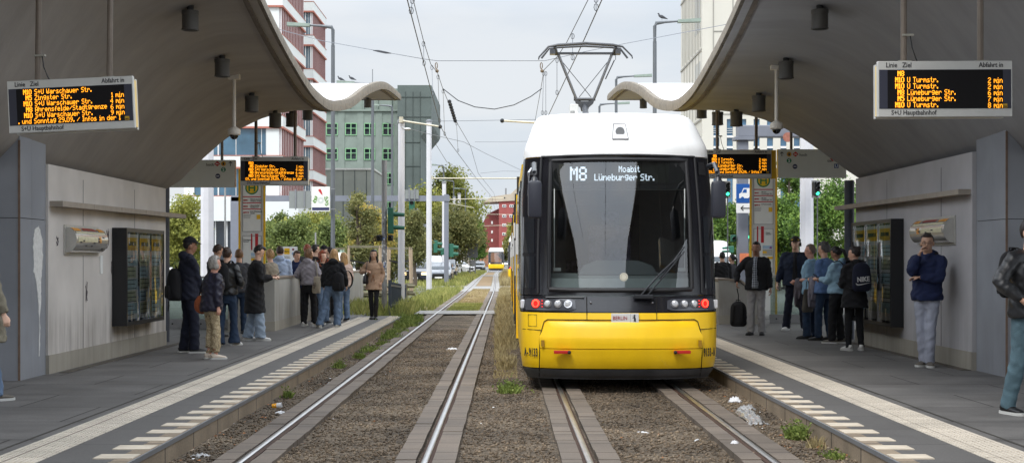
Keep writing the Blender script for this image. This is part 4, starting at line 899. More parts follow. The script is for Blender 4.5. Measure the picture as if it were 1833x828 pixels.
    mb = MB(); mb.box(-.30, .26, 1.65, 1.8, 1.2, 2.02, .07); mb.box(-.28, .24, 1.25, 1.75, 1.0, 1.15, .05); mb.box(-.14, .1, 1.66, 1.78, 2.0, 2.2, .04); mb.build('driver_seat', SEATM, t)
    mb = MB()
    for x in (-.85, -.45, .45, .85): mb.box(x - .2, x + .2, 4.4, 4.5, .9, 1.55, .04); mb.box(x - .2, x + .2, 5.4, 5.5, .9, 1.55, .04)
    mb.build('passenger_seat', SEATM, t)
    mb = MB(); 
    for x in (-.6, .6): mb.tube([(x, 3.9, .3), (x, 3.9, 2.8)], .02, 8)
    mb.build('grab_pole', M('grab_yellow', (220, 170, 30), .4, var=0), t)
    mb = MB(); zc = 2.38; mb.box(-.82, .82, .56, .60, 2.43, 2.50); mb.build('sun_blind', M('blind_grey', (150, 152, 150), .6, var=0), t)
    mb = MB()
    for sx in (-1, 1): mb.box(sx * .80 - .005, sx * .80 + .005, .40, .41, 1.45, 2.44); mb.box(min(sx * .72, sx * .81), max(sx * .72, sx * .81), .395, .40, 1.43, 1.47)
    mb.build('blind_guide', M('blind_white', (214, 218, 214), .5, var=0), t)
    yd = .52; mb = MB(); mb.box(-.86, .86, yd + .02, yd + .2, 2.44, 2.82); mb.box(-.76, .72, yd, yd + .019, 2.505, 2.765); dp = mb.build('destination_display', M('dest_black', (16, 17, 20), .5, var=0), t)
    mb = MB(); mb.box(-.74, .62, yd - .004, yd, 2.525, 2.745); mb.build('led_field', M('dest_field', (40, 42, 34), .6, var=0), dp)
    mb = MB(); yy = yd - .008
    for k in range(3): led(mb, 'M8', -.60, 2.545, .17, yy - .0003 * k, dbl=True)
    led(mb, 'Moabit', .0, 2.65, .075, yy, dbl=True); led(mb, 'Lüneburger Str.', -.30, 2.545, .082, yy, dbl=True)
    led(mb, 'Lüneburger Str.', -.30, 2.545, .082, yy - .001)
    mb.build('led_text', WLED, dp)
    mb = MB(); c = SX(.03, 1.36, .004); disc(mb, c.x, c.z, .05, c.y - .006, 24); st = mb.build('round_sticker', M('sticker_cream', (208, 204, 188), .5, var=0), t); mb = MB(); ring2(mb, c.x, c.z, .033, .038, c.y - .008); mb.build('sticker_ring', M('sticker_grey', (160, 156, 140), .5, var=0), st)
    mb = MB(); b_ = SX(.22, 1.12, .05)
    p1, p2 = SX(.72, 1.62, .05), SX(.72, 1.74, .03)
    mb.tube([b_, SX(.47, 1.4, .06), p1], .010, 6); mb.tube([SX(.30, 1.12, .05), SX(.54, 1.4, .06), SX(.76, 1.66, .05)], .009, 6); mb.tube([SX(.46, 1.33, .03), SX(.60, 1.5, .03), SX(.77, 1.72, .03)], .012, 6); mb.box(.15, .38, b_.y - .03, b_.y + .02, 1.10, 1.15, .01); mb.build('wiper', DARKM, t)
    for sx, xc in ((-1, -1.055), (1, 1.12)):
        mb = MB(); mb.box(xc - .08, xc + .085, -.30, -.12, 2.06, 2.50, .045); m_ = mb.build('side_mirror', M('mirror_black', (44, 46, 56), .4, var=.03), t, smooth=True)
        mb = MB(); mb.tube([(xc + .0, -.2, 2.48), (xc + .0, -.2, 2.54), (xc + .0, -.17, 2.60), (xc - .0, .1, 2.72), (xc - sx * .02, .45, 2.72)], [.06, .03, .03, .03, .03], 10); mb.build('mirror_arm', M('arm_black', (40, 42, 48), .35, var=0), m_, smooth=True)
    mb = MB(); mb.tube([(-1.10, .30, 2.30), (-1.12, .18, 2.36), (-1.12, .2, 2.62), (-1.08, .34, 2.68)], .016, 8); mb.build('grab_handle', CHR, t, smooth=True)
    cm = patch('camera_housing', [(3.25, -.055, .095, .010), (3.05, -.08, .12, .014)], 0, M('cam_white', (206, 206, 208), .4, var=0), n=3)
    mb = MB(); q = [SX(x, z, .016) for x, z in ((-.055, 3.25), (.095, 3.25), (.12, 3.05), (-.08, 3.05), (-.055, 3.25))]; mb.tube(q, .004, 5); mb.build('housing_edge', M('gap_black', (20, 18, 14)), cm)
    mb = MB(); p = SX(.02, 3.15, .02); mb.tube([p + Vector((0, -.02, -.005)), p + Vector((0, .06, .0))], .055, 20); mb.build('camera_lens', M('cam_grey', (128, 130, 132), .4, var=0), cm, smooth=True)
    mb = MB(); mb.cyl(-.52, 1.6, 3.45, 3.52, .03, 10); mb.cyl(.55, 1.8, 3.45, 3.50, .12, 14); mb.build('roof_aerial', M('aerial', (140, 140, 138), .5, var=0), t)
    mb = MB(); mb.box(-.53, -.41, 2.2, 2.4, 3.45, 3.68, .02); mb.build('roof_box', M('roof_grey', (190, 190, 186)), t)
    return t
TLOC = (1.385, 16.75, 0)
tr = tram('large yellow, white and black tram with red tail lights at the right platform', TLOC, 0)
PG = M('panto_grey', (70, 72, 76), .45, .4, var=.1)
def pant(parent, xc, yl, zc, zb, s=1.):
    pr = empty('pantograph', (xc, yl, 0)); pr.parent = parent
    m = MB(); m.tube([(-.86, 0, zc - .27), (-.85, 0, zc - .22), (-.68, 0, zc - .03), (-.5, 0, zc), (0, 0, zc + .03), (.5, 0, zc), (.68, 0, zc - .03), (.85, 0, zc - .20), (.86, 0, zc - .25)], [.012, .015, .018, .028, .028, .028, .018, .015, .012], 8); m.tube([(-.80, .3, zc - .2), (-.66, .3, zc - .02), (-.5, .3, zc + .0), (0, .3, zc + .025), (.5, .3, zc), (.66, .3, zc - .02), (.80, .3, zc - .2)], .02, 8); m.build('collector_head', PG, pr, smooth=True)
    m = MB(); m.bar((-.5, .1, zc - .14), (.5, .1, zc - .14), .04); 
    for sx in (-1, 1): m.bar((sx * .56, .0, zc - .04), (sx * .52, .12, zc - .16), .05); m.box(sx * .6 - .05, sx * .6 + .05, .0, .2, zc - .16, zc - .06)
    m.build('head_support', PG, pr)
    zk = zc - .98
    m = MB(); m.tube([(-.15, .3, zk + .02), (-.50, .12, zc - .14)], .027, 10); m.tube([(.17, .3, zk + .02), (.50, .12, zc - .14)], .027, 10); m.build('upper_arm', M('panto_light', (116, 118, 122), .4, .4, var=.05), pr, smooth=True)
    m = MB(); m.tube([(-.10, .3, zk + .06), (.44, .15, zc - .26)], .007, 5); m.tube([(.12, .3, zk + .06), (-.44, .15, zc - .26)], .007, 5); m.tube([(.56, .1, zc - .08), (.56, .1, zc - .26)], .006, 5); m.tube([(.38, .2, zk + .38), (.54, .1, zc - .26)], .012, 6); m.build('stay_wire', PG, pr)
    m = MB(); m.prism([(-.20, zk + .06), (-.13, zk + .0), (-.06, zk - .02), (.06, zk - .02), (.13, zk + .0), (.20, zk + .06), (.16, zk - .06), (.08, zk - .13), (.06, zk - .2), (-.06, zk - .2), (-.08, zk - .13), (-.16, zk - .06)], 'y', .27, .34)
    m.tube([(-.2, .3, zk + .02), (.2, .3, zk + .02)], .03, 8); m.build('knuckle', PG, pr)
    m = MB(); m.tube([(0, .3, zk - .1), (0, -1.3, 3.62)], .055, 10); m.box(-.55, .55, -1.6, -1.2, 3.42, 3.6, .03); m.build('lower_arm', PG, pr, smooth=True)
    return pr
pant(tr, 1048 * 0 + gx(1048, 25.6) - TLOC[0], 25.6 - TLOC[1], 5.50, 4.3)
t = tag(MB().box(-.14, .14, 0, .3, 0, .4, .02).build('x', TW), 'x', 'x'); bpy.data.objects.remove(t)
tram('distant yellow tram with lit headlights coming towards the viewer on the left track', (gx(888, 215), 215, .0), 0, 30, False, True)
tram('second tram ahead on the right track, mostly hidden behind the big tram', (1.31, 98, 0), 0, 38, False)
def cr(pts, sub):
    out = []; n = len(pts)
    for i in range(n - 1):
        p0 = pts[max(i - 1, 0)]; p1 = pts[i]; p2 = pts[i + 1]; p3 = pts[min(i + 2, n - 1)]
        for k in range(sub):
            t = k / sub; out.append(tuple(.5 * (2 * b + (c - a) * t + (2 * a - 5 * b + 4 * c - d) * t * t + (-a + 3 * b - 3 * c + d) * t ** 3) for a, b, c, d in zip(p0, p1, p2, p3)))
    out.append(tuple(pts[-1])); return out
def loft(mb, pts, ref=(1, 0, 0), seg=14, sub=3):
    """pts: (x,y,z,rx,ry) smooth limb or trunk"""
    q = cr(pts, sub); mb.tube([p[:3] for p in q], [(max(.003, p[3]), max(.003, p[4])) for p in q], seg, ref=ref)
def ik(a, b, la, lb, pole):
    a, b, pole = Vector(a), Vector(b), Vector(pole); d = b - a; L_ = min(d.length, (la + lb) * .999); u = d.normalized(); b = a + u * L_
    x = (la * la - lb * lb + L_ * L_) / (2 * L_); h = math.sqrt(max(0, la * la - x * x)); n = pole - u * pole.dot(u); n.normalize()
    return a + u * x + n * h, b
def shrink(mb, name, mat, parent, vox, smooth=3, amp=0., freq=9., stretch=(1, 1, .5), seed=0, fac=.5):
    """join the overlapping pieces of a builder into one continuous surface"""
    o = mb.build(name, mat, None)
    r = o.modifiers.new('r', 'REMESH'); r.mode = 'VOXEL'; r.voxel_size = vox
    if smooth: s = o.modifiers.new('s', 'SMOOTH'); s.iterations = smooth; s.factor = fac
    dg = bpy.context.evaluated_depsgraph_get(); me = bpy.data.meshes.new_from_object(o.evaluated_get(dg)); o.modifiers.clear(); old = o.data; o.data = me; bpy.data.meshes.remove(old); me.name = name
    if amp:
        n = len(me.vertices); co = np.empty(n * 3, np.float32); me.vertices.foreach_get('co', co); co = co.reshape(-1, 3); nr = np.empty(n * 3, np.float32); me.vertices.foreach_get('normal', nr); nr = nr.reshape(-1, 3)
        d = np.zeros(n); sx = seed * 3.7
        q = co * np.array(stretch) * freq + sx
        w1 = np.sin(q[:, 0] * 1.7 + 1.3 * np.sin(q[:, 2] * 1.1 + q[:, 1] * .7)) ; w2 = np.sin(q[:, 2] * 2.3 + 1.7 * np.sin(q[:, 0] * .9 + 1.) + q[:, 1] * 1.4); w3 = np.sin((q[:, 0] + q[:, 2]) * 3.9 + 2. * np.sin(q[:, 1] * 2.1) + 1.1 * np.sin(q[:, 2] * 3.))
        d = (1 - np.abs(w2)) * .55 + (1 - np.abs(w1)) * .3 + w3 * .22 - .4
        co = co + nr * (d * amp)[:, None]; me.vertices.foreach_set('co', co.astype(np.float32).ravel()); me.update()
    me.polygons.foreach_set('use_smooth', [True] * len(me.polygons)); me.materials.clear(); me.materials.append(mat); o.parent = parent; return o
SKIN = {'light': M('skin_light', (214, 168, 142), .55, var=.08, scale=14), 'fair': M('skin_fair', (226, 184, 160), .55, var=.08, scale=14), 'tan': M('skin_tan', (156, 114, 92), .55, var=.08, scale=14), 'ruddy': M('skin_ruddy', (208, 156, 136), .55, var=.1, scale=14), 'olive': M('skin_olive', (190, 150, 126), .55, var=.08, scale=14)}
HAIRC = {'black': (24, 20, 20), 'brown': (62, 44, 34), 'dark': (38, 29, 26), 'grey': (150, 146, 140), 'greydark': (84, 82, 82), 'blond': (178, 140, 94), 'ginger': (140, 66, 34), 'lightbrown': (122, 90, 62), 'shortgrey': (120, 104, 92)}
HM = {k: M('hair_' + k, v, .5, var=.45, scale=30, stretch=(1, 1, .15), bump=.6, bscale=60) for k, v in HAIRC.items()}
EYEM = M('eye_dark', (24, 18, 16), .3, var=0); EYEW = M('eye_white', (205, 198, 190), .4, var=0); LIP = M('lip', (150, 84, 76), .5, var=0)
def cloth(name, c, var=.12, rough=.9, sc=14, bump=.35, bs=120, **k): return M('cloth_' + name, c, rough, var=var, scale=sc, bump=bump, bscale=bs, **k)
JEANS = cloth('denim', (98, 118, 144), .25, sc=5); JEANSL = cloth('denim_light', (150, 166, 184), .2, sc=5); JEANSD = cloth('denim_dark', (34, 52, 76), .25, sc=5); JTEAL = cloth('denim_teal', (80, 104, 114), .3, sc=5)
BLK = cloth('black', (20, 20, 24)); NVY = cloth('navy', (22, 26, 44)); NVY2 = cloth('navy_blue', (18, 30, 66)); GRY = cloth('grey_marl', (150, 144, 150), .08); LGRY = cloth('light_grey_trousers', (160, 158, 158), .08); GJ = cloth('grey_jeans', (158, 162, 176), .1, sc=6)
TAN = cloth('camel', (166, 136, 112), .07); LBL = cloth('light_blue_shirt', (140, 176, 200), .06); MBL = cloth('mid_blue_shirt', (92, 120, 164), .1); HBL = cloth('hoodie_pale_blue', (150, 184, 204), .08); SKY = cloth('hoodie_sky', (180, 196, 222), .06)
OLV = cloth('raincoat_stone', (128, 122, 106), .08); LEATH = cloth('leather_black', (30, 31, 34), .12, rough=.42, sc=8, bump=.2, bs=20); PUFF = cloth('puffer_navy', (26, 26, 48), .1, rough=.45); BEI = cloth('beige_fleece', (150, 140, 124), .08); DGRY = cloth('dark_grey', (66, 66, 70)); BEIP = cloth('beige_pink', (196, 172, 158), .08)
SHW = M('shoe_white', (214, 212, 208), .6, var=.06); SHB = M('shoe_black', (24, 24, 26), .5, var=.1); SHG = M('shoe_grey', (98, 92, 84), .7, var=.1); SOLEW = M('sole_white', (200, 200, 196), .7, var=.05); SOLEB = M('sole_black', (28, 28, 28), .7, var=0)
def check_mat():
    m = M('cloth_checked', (200, 204, 212), .9, var=0.); nt = m.node_tree; N = nt.nodes; L = nt.links; tc = N.new('ShaderNodeTexCoord'); b = N['Principled BSDF']
    fac = None
    for ax in (0, 2):
        sp = N.new('ShaderNodeSeparateXYZ'); L.new(tc.outputs['Object'], sp.inputs[0]); mu = N.new('ShaderNodeMath'); mu.operation = 'MULTIPLY'; mu.inputs[1].default_value = 30.; L.new(sp.outputs[ax], mu.inputs[0])
        fr = N.new('ShaderNodeMath'); fr.operation = 'FRACT'; L.new(mu.outputs[0], fr.inputs[0]); gt = N.new('ShaderNodeMath'); gt.operation = 'GREATER_THAN'; gt.inputs[1].default_value = .40; L.new(fr.outputs[0], gt.inputs[0])
        if fac is None: fac = gt
        else: ad = N.new('ShaderNodeMath'); ad.operation = 'ADD'; L.new(fac.outputs[0], ad.inputs[0]); L.new(gt.outputs[0], ad.inputs[1]); fac = ad
    dv = N.new('ShaderNodeMath'); dv.operation = 'MULTIPLY'; dv.inputs[1].default_value = .5; L.new(fac.outputs[0], dv.inputs[0]); rp = N.new('ShaderNodeValToRGB'); L.new(dv.outputs[0], rp.inputs[0]); rp.color_ramp.elements[0].color = (*lin((190, 196, 206)), 1); rp.color_ramp.elements[1].color = (*lin((24, 28, 40)), 1); L.new(rp.outputs[0], b.inputs['Base Color']); return m
CHECK = check_mat()
def floral_mat():
    m = M('cloth_floral', (190, 172, 140), .9, var=.0); nt = m.node_tree; N = nt.nodes; L = nt.links; tc = N.new('ShaderNodeTexCoord'); no = N.new('ShaderNodeTexNoise'); no.inputs['Scale'].default_value = 14; no.inputs['Distortion'].default_value = 2.4; L.new(tc.outputs['Object'], no.inputs['Vector'])
    rp = N.new('ShaderNodeValToRGB'); L.new(no.outputs['Fac'], rp.inputs[0]); e = rp.color_ramp.elements; e[0].position = .46; e[0].color = (*lin((178, 160, 128)), 1); e[1].position = .5; e[1].color = (*lin((84, 68, 48)), 1); e.new(.54).color = (*lin((196, 180, 148)), 1); L.new(rp.outputs[0], N['Principled BSDF'].inputs['Base Color']); return m
FLORAL = floral_mat()
_pc = [0]
def person(label, pos, rot, h=1.75, skin='light', hair=('short', 'dark'), top=(BLK, .86, .0), pants=(JEANS, .07), shoes=(SHW, SOLEW), lf=(-.10, 0, 0), rf=(.10, .0, 0), lh=(-.25, .05, .82), rh=(.25, .05, .82), lpole=(-.5, -1, -.2), rpole=(.5, -1, -.2), hip=(0, 0), neck=(0, .0), head=(0, 0), hood=False, coat_r=1., shirt=None, cap=None, glasses=False, legs=True, bulk=1., bare=0, fem=False, zlift=0., collar=None, pose_d=None, scarf=None, ankle=.085):
    """one figure facing +Y in its own frame. rot turns it: 0 faces away from the viewer, 180 faces the viewer, -90 faces right, 90 faces left"""
    _pc[0] += 1; sd = _pc[0]; k = h / 1.75
    root = thing('person', label, 'person', (pos[0], pos[1], pos[2] if len(pos) > 2 else PZ), R(rot))
    def sc(mb): mb.v = [(x * k, y * k, z * k) for x, y, z in mb.v]; return mb
    P = Vector((hip[0], hip[1], .93)); C = Vector((hip[0] * .4 + neck[0] * .7, hip[1] * .4 + neck[1] * .7, 1.26)); NK = Vector((neck[0], neck[1], 1.455))
    shw = (.152 if fem else .172) * (1 + (bulk - 1) * .6); W_ = bulk
    sh = [NK + Vector((s * shw, -.005, -.065)) for s in (-1, 1)]
    hd = NK + Vector((0, .022, .150)); yaw, pit = R(head[0]), R(head[1])
    HR = Matrix.Translation(hd) @ Matrix.Rotation(yaw, 4, 'Z') @ Matrix.Rotation(-pit, 4, 'X')
    wr = []; el = []
    for s, tg, pl in ((-1, lh, lpole), (1, rh, rpole)):
        e, w = ik(sh[0 if s < 0 else 1], tg, .275, .25, pl); el.append(e); wr.append(w)
    ft = [Vector((f[0], f[1], ankle)) for f in (lf, rf)]; kn = []; hp = [P + Vector((s * .085, 0, -.03)) for s in (-1, 1)]
    for i in (0, 1):
        ll = min(.46, (hp[i] - ft[i]).length * .5015); kx, _ = ik(hp[i], ft[i], ll, ll, (0.0, 1, .0)); kn.append(kx)
        L_ = (ft[i] - hp[i]).length
    mb = MB()
    loft(mb, [(*(P + Vector((0, 0, -.09))), .13, .09), (*P, .15, .105), (*(P.lerp(C, .45)), .125, .09), (*C, .14, .10), (*(NK + Vector((0, -.0, -.07))), .13, .08), (*(NK + Vector((0, 0, -.01))), .07, .06), (*(NK + Vector((0, .008, .05))), .060, .060), (*(NK + Vector((0, .018, .10))), .058, .060)])
    n0 = len(mb.v)
    mb.ball((0, -.008, .035), (.079, .097, .104), 18, 14)
    loft(mb, [(0, .018, .0, .066, .072), (0, .028, -.045, .060, .060), (0, .040, -.085, .040, .040), (0, .042, -.100, .015, .018)], seg=12, sub=2)
    mb.ball((0, .060, -.002), (.052, .03, .07), 12, 8)
    mb.tube([(0, .086, .022), (0, .103, -.018), (0, .085, -.030)], [.008, .0125, .009], 8)
    mb.ball((0, .083, .034), (.042, .012, .010), 10, 6)
    mb.ball((0, .078, -.056), (.020, .012, .010), 8, 6)
    for s in (-1, 1): mb.ball((s * .080, -.006, .0), (.012, .020, .032), 8, 7)
    mb.xf(HR, n0)
    for i, s in ((0, -1), (1, 1)):
        loft(mb, [(*(sh[i] - Vector((s * .06, 0, -.0))), .05, .05), (*sh[i], .055, .052), (*sh[i].lerp(el[i], .5), .044, .044), (*el[i], .037, .037), (*el[i].lerp(wr[i], .35), .038, .036), (*wr[i], .026, .021)], ref=(0, 1, 0), seg=10)
        d = (wr[i] - el[i]).normalized(); side = Vector((0, 1, 0)); side = (side - d * side.dot(d));
        if side.length < .25: side = Vector((0, 0, 1)) - d * d.z
        side.normalize(); nrm = d.cross(side)
        if nrm.dot(Vector((-s, 0, -.2))) < 0: nrm = -nrm
        if s > 0 and False: side = -side
        hs = .92 if fem else 1.
        w0 = wr[i]; pe = w0 + d * .088 * hs
        def HP(a, b, c): return w0 + d * a * hs + side * b * hs + nrm * c * hs
        q = cr([(*HP(-.01, 0, 0), .024, .019), (*HP(.03, .0, .0), .033, .016), (*HP(.075, 0, .002), .040, .0145), (*HP(.092, 0, .004), .037, .011)], 3)
        mb.tube([p[:3] for p in q], [(p[3], p[4]) for p in q], 10, ref=tuple(side))
        for j, (o_, ln) in enumerate(((.029, .068), (.010, .077), (-.010, .072), (-.029, .056))):
            a1 = HP(.080, o_, .002); cu = .35 + .1 * j
            a2 = a1 + (d * math.cos(cu) + nrm * math.sin(cu)) * ln * .42 * hs; a3 = a2 + (d * math.cos(cu * 2.2) + nrm * math.sin(cu * 2.2)) * ln * .33 * hs; a4 = a3 + (d * math.cos(cu * 3.1) + nrm * math.sin(cu * 3.1)) * ln * .28 * hs
            mb.tube([a1, a2, a3, a4], [.0098, .0092, .0085, .007], 7, ref=tuple(side))
        mb.tube([HP(.022, .024, .004), HP(.045, .045, .016), HP(.068, .052, .028), HP(.088, .050, .036)], [.014, .012, .0105, .008], 7, ref=tuple(nrm))
        if legs: loft(mb, [(*(hp[i] + Vector((0, 0, .05))), .08, .085), (*hp[i].lerp(kn[i], .3), .074, .078), (*kn[i], .05, .052), (*kn[i].lerp(ft[i], .35), .050, .053), (*ft[i], .031, .036), (ft[i].x, ft[i].y + .01, ankle - .045, .033, .045)], seg=12)
    sc(mb)
    shrink(mb, 'body', SKIN[skin], root, .0085 if h > 0 else .01, 2, fac=.35)
    hm = HR
    mb = MB()
    for s in (-1, 1): mb.ball((s * .030, .0765, .016), (.0125, .007, .0065), 10, 6)
    mb.xf(hm); sc(mb); ey = mb.build('eye_whites', EYEW, root, smooth=True)
    mb = MB()
    for s in (-1, 1): mb.ball((s * .030, .0815, .016), (.0058, .004, .0058), 8, 6)
    mb.xf(hm); sc(mb); mb.build('iris', EYEM, ey, smooth=True)
    mb = MB(); mb.tube([(-.022, .082, -.0535), (0, .0905, -.0515), (.022, .082, -.0535)], [.002, .0055, .002], 6); mb.xf(hm); sc(mb); mb.build('lips', LIP, root, smooth=True)
    st, hc = hair; hmat = HM[hc]
    mb = MB()
    for s in (-1, 1): mb.tube([(s * .014, .0895, .036), (s * .032, .0865, .041), (s * .050, .074, .036)], [.003, .004, .002], 5)
    mb.xf(hm); sc(mb); mb.build('eyebrows', hmat, root, smooth=True)
    if st != 'none':
        mb = MB(); seg, rings = 22, 14; vs = []; big = {'short': 1.07, 'crop': 1.04, 'long': 1.12, 'pony': 1.08, 'bun': 1.08, 'curly': 1.3, 'bob': 1.2, 'fluffy': 1.2}.get(st, 1.08)
        for i in range(rings + 1):
            t = math.pi * i / rings - math.pi / 2
            for j in range(seg):
                a = 2 * math.pi * j / seg; dx, dy, dz = math.cos(t) * math.sin(a), math.cos(t) * math.cos(a), math.sin(t)
                face = dy > .30 - .25 * max(0, -dz) and dz < .62 + (0 if st != 'crop' else -.05)
                low = dz < (-.55 if st in ('long', 'bob', 'curly') else (-.30 if dy > -.25 else -.72)) and dy > -.95
                side_ = dy > -.12 and dz < -.16 and st in ('short', 'crop', 'pony', 'bun')
                f = big * (1 + .035 * math.sin(a * 7 + dz * 9 + sd) + (.06 * math.sin(a * 11 + dz * 17 + sd) if st in ('curly', 'fluffy', 'bob') else 0))
                if face or low or side_: f = .86
                vs.append((dx * .081 * f, -.01 + dy * .100 * f, .037 + dz * .107 * f))
        mb.add(vs, [(i * seg + j, i * seg + (j + 1) % seg, (i + 1) * seg + (j + 1) % seg, (i + 1) * seg + j) for i in range(rings) for j in range(seg)])
        mb.add([vs[i] for i in range(seg)], [tuple(range(seg))[::-1]]); mb.add([vs[rings * seg + i] for i in range(seg)], [tuple(range(seg))])
        if st in ('short', 'fluffy'): mb.ball((0, .045, .115), (.06, .045, .028), 12, 8)
        if st == 'long': loft(mb, [(0, -.03, .06, .085, .075), (0, -.055, -.03, .092, .06), (0, -.075, -.12, .095, .045), (0, -.085, -.22, .085, .032), (0, -.085, -.30, .05, .015)]); [loft(mb, [(s * .080, -.03, .05, .016, .045), (s * .090, -.03, -.06, .02, .042), (s * .096, .0, -.16, .026, .035), (s * .09, .03, -.27, .014, .018)]) for s in (-1, 1)]
        if st == 'curly':
            for q in range(46):
                a = random.uniform(0.9, 2 * math.pi - .9); zz = random.uniform(-.26, .10); rr = .085 + .04 * (zz < -.05); mb.ball((rr * math.sin(a), -.01 + rr * 1.1 * math.cos(a) - .02 * (zz < -.1), zz), random.uniform(.02, .034), 7, 5)
        if st == 'pony': mb.ball((0, -.115, .05), (.03, .03, .03), 8, 6); loft(mb, [(0, -.12, .05, .025, .022), (0, -.155, 0, .034, .03), (.01, -.15, -.12, .035, .03), (.02, -.13, -.24, .02, .018)])
        if st == 'bun': mb.ball((0, -.095, .10), (.045, .042, .04), 12, 8)
        if st == 'bob': [mb.ball((s * .07, -.01, -.03), (.028, .06, .06), 10, 8) for s in (-1, 1)]; mb.ball((0, -.07, -.03), (.07, .04, .06), 12, 8)
        mb.xf(hm); sc(mb); shrink(mb, 'hair', hmat, root, .010, 1)
    if cap:
        mb = MB(); vs = []; seg, rings = 24, 8
        for i in range(rings + 1):
            t = (math.pi / 2) * i / rings
            for j in range(seg): a = 2 * math.pi * j / seg; vs.append((math.cos(t) * math.sin(a) * .088, -.008 + math.cos(t) * math.cos(a) * .108, .052 + math.sin(t) * .095))
        mb.add(vs, [(i * seg + j, i * seg + (j + 1) % seg, (i + 1) * seg + (j + 1) % seg, (i + 1) * seg + j) for i in range(rings) for j in range(seg)])
        br = []; n = 12
        for i in range(n + 1):
            a = -1.0 + 2.0 * i / n; br += [(math.sin(a) * .086, -.008 + math.cos(a) * .105, .056), (math.sin(a) * .075, .03 + math.cos(a) * .135, .040)]
        mb.add(br + [(x, y, z + .006) for x, y, z in br], [(2 * i, 2 * i + 1, 2 * i + 3, 2 * i + 2) for i in range(n)] + [(len(br) + 2 * i, len(br) + 2 * i + 2, len(br) + 2 * i + 3, len(br) + 2 * i + 1) for i in range(n)] + [(2 * i + 1, len(br) + 2 * i + 1, len(br) + 2 * i + 3, 2 * i + 3) for i in range(n)])
        mb.ball((0, -.008, .148), .008, 6, 4); mb.xf(Matrix.Translation((0, 0, .012))); mb.xf(hm); sc(mb); mb.build('cap', cap, root, smooth=True)
    if glasses:
        mb = MB()
        for s in (-1, 1):
            K = 14; pts = [(s * .031 + .019 * math.cos(2 * math.pi * q / K), .096, .014 + .014 * math.sin(2 * math.pi * q / K)) for q in range(K + 1)]; mb.tube(pts, .0018, 5); mb.tube([(s * .05, .094, .018), (s * .078, .0, .014)], .0018, 5)
        mb.tube([(-.012, .097, .016), (.012, .097, .016)], .0018, 5); mb.xf(hm); sc(mb); mb.build('glasses', DARKM, root)
    pm, pw = pants[0], pants[1]; ptop = pants[2] if len(pants) > 2 else 1.02; hemz = pants[3] if len(pants) > 3 else .05
    flare = pants[4] if len(pants) > 4 else 0.
    if legs:
        mb = MB(); hipr = (.158 if fem else .155) * W_
        loft(mb, [(*(P + Vector((0, .0, -.17))), hipr * .72, .095 * W_), (*(P + Vector((0, -.01, -.06))), hipr, .122 * W_), (*(P + Vector((0, 0, .04))), hipr * .97, .115 * W_), (P.x, P.y, ptop, hipr * .90, .105 * W_)], seg=18)
        for i, s in ((0, -1), (1, 1)):
            hz = Vector((ft[i].x, ft[i].y - .006, hemz)); kk = kn[i]
            tr_ = min(.112, .084 + pw * .18)
            loft(mb, [(*(hp[i] + Vector((s * -.008, -.005, .02))), .092 * W_, .108 * W_), (*hp[i].lerp(kk, .3), tr_ - .008, tr_ + .002), (*hp[i].lerp(kk, .72), .062 + pw * .18, .066 + pw * .18), (*kk, .060 + pw * .18, .064 + pw * .18), (*kk.lerp(ft[i], .4), .058 + pw * .22, .064 + pw * .22), (*kk.lerp(ft[i], .8), .044 + pw * .36 + flare * .5, .050 + pw * .36 + flare * .5), (*hz, .042 + pw * .40 + flare, .050 + pw * .42 + flare)], seg=14)
        sc(mb); shrink(mb, 'trousers', pm, root, .0125, 3, amp=.004 + pw * .09, freq=11., stretch=(1.2, 1.2, 1.0), seed=sd)
    for i, f in enumerate((lf, rf)):
        if not legs: break
        mb = MB(); n0 = 0; fy = R(f[2] if len(f) > 2 else (12 if i == 0 else -12)); zt = ankle
        z_ = zt - .085
        fm = Matrix.Translation((ft[i].x, ft[i].y, z_)) @ Matrix.Rotation(fy, 4, 'Z')
        loft(mb, [(0, -.085, .045, .018, .03), (0, -.07, .05, .036, .042), (0, -.02, .052, .041, .048), (0, .05, .04, .046, .038), (0, .12, .033, .050, .028), (0, .165, .03, .040, .020), (0, .185, .028, .018, .010)], ref=(1, 0, 0)); loft(mb, [(0, -.035, .03, .04, .05), (0, -.03, .10, .036, .045)], ref=(1, 0, 0), sub=1)
        mb.xf(fm); sc(mb); s_ = shrink(mb, 'shoe', shoes[0], root, .010, 2)
        mb = MB(); ol = [(-.036, -.08), (-.045, 0.), (-.048, .08), (-.052, .13), (-.04, .175), (-.015, .196), (.015, .196), (.04, .175), (.052, .13), (.048, .08), (.045, 0.), (.036, -.08), (.015, -.098), (-.015, -.098)]
        mb.prism(ol, 'z', .0, .026); mb.xf(fm); sc(mb); mb.build('sole', shoes[1], s_, smooth=True)
    tm, hem, ease = top[0], top[1], top[2]; fold = top[3] if len(top) > 3 else .012
    mb = MB(); e = .018 + ease
    hb = P + Vector((0, 0, hem - .93)); tx_ = .150 * W_ + e; ty_ = .112 * W_ + e
    pts = []
    if hem < .80: pts = [(hb.x, hb.y, hem, (tx_ + .035) * coat_r, (ty_ + .035) * coat_r), (hb.x, hb.y, (hem + .88) / 2, (tx_ + .02) * coat_r, (ty_ + .02) * coat_r), (P.x, P.y, .90, tx_ + .012, ty_ + .008)]
    else: pts = [(hb.x, hb.y, hem, tx_ + .002, ty_ + .002), (P.x, P.y, hem + .05, tx_ + .010, ty_ + .008)]
    wst = .130 if fem else .142
    pts += [(*P.lerp(C, .45), wst * W_ + e, .100 * W_ + e), (*C, (.15 if fem else .158) * W_ + e, .112 * W_ + e), (*(NK + Vector((0, -.008, -.085))), .148 * W_ + e * .6, .090 + e), (*(NK + Vector((0, -.006, -.035))), .10 + e * .4, .072 + e * .5), (*(NK + Vector((0, .0, .012))), .066 + e * .3, .062 + e * .3)]
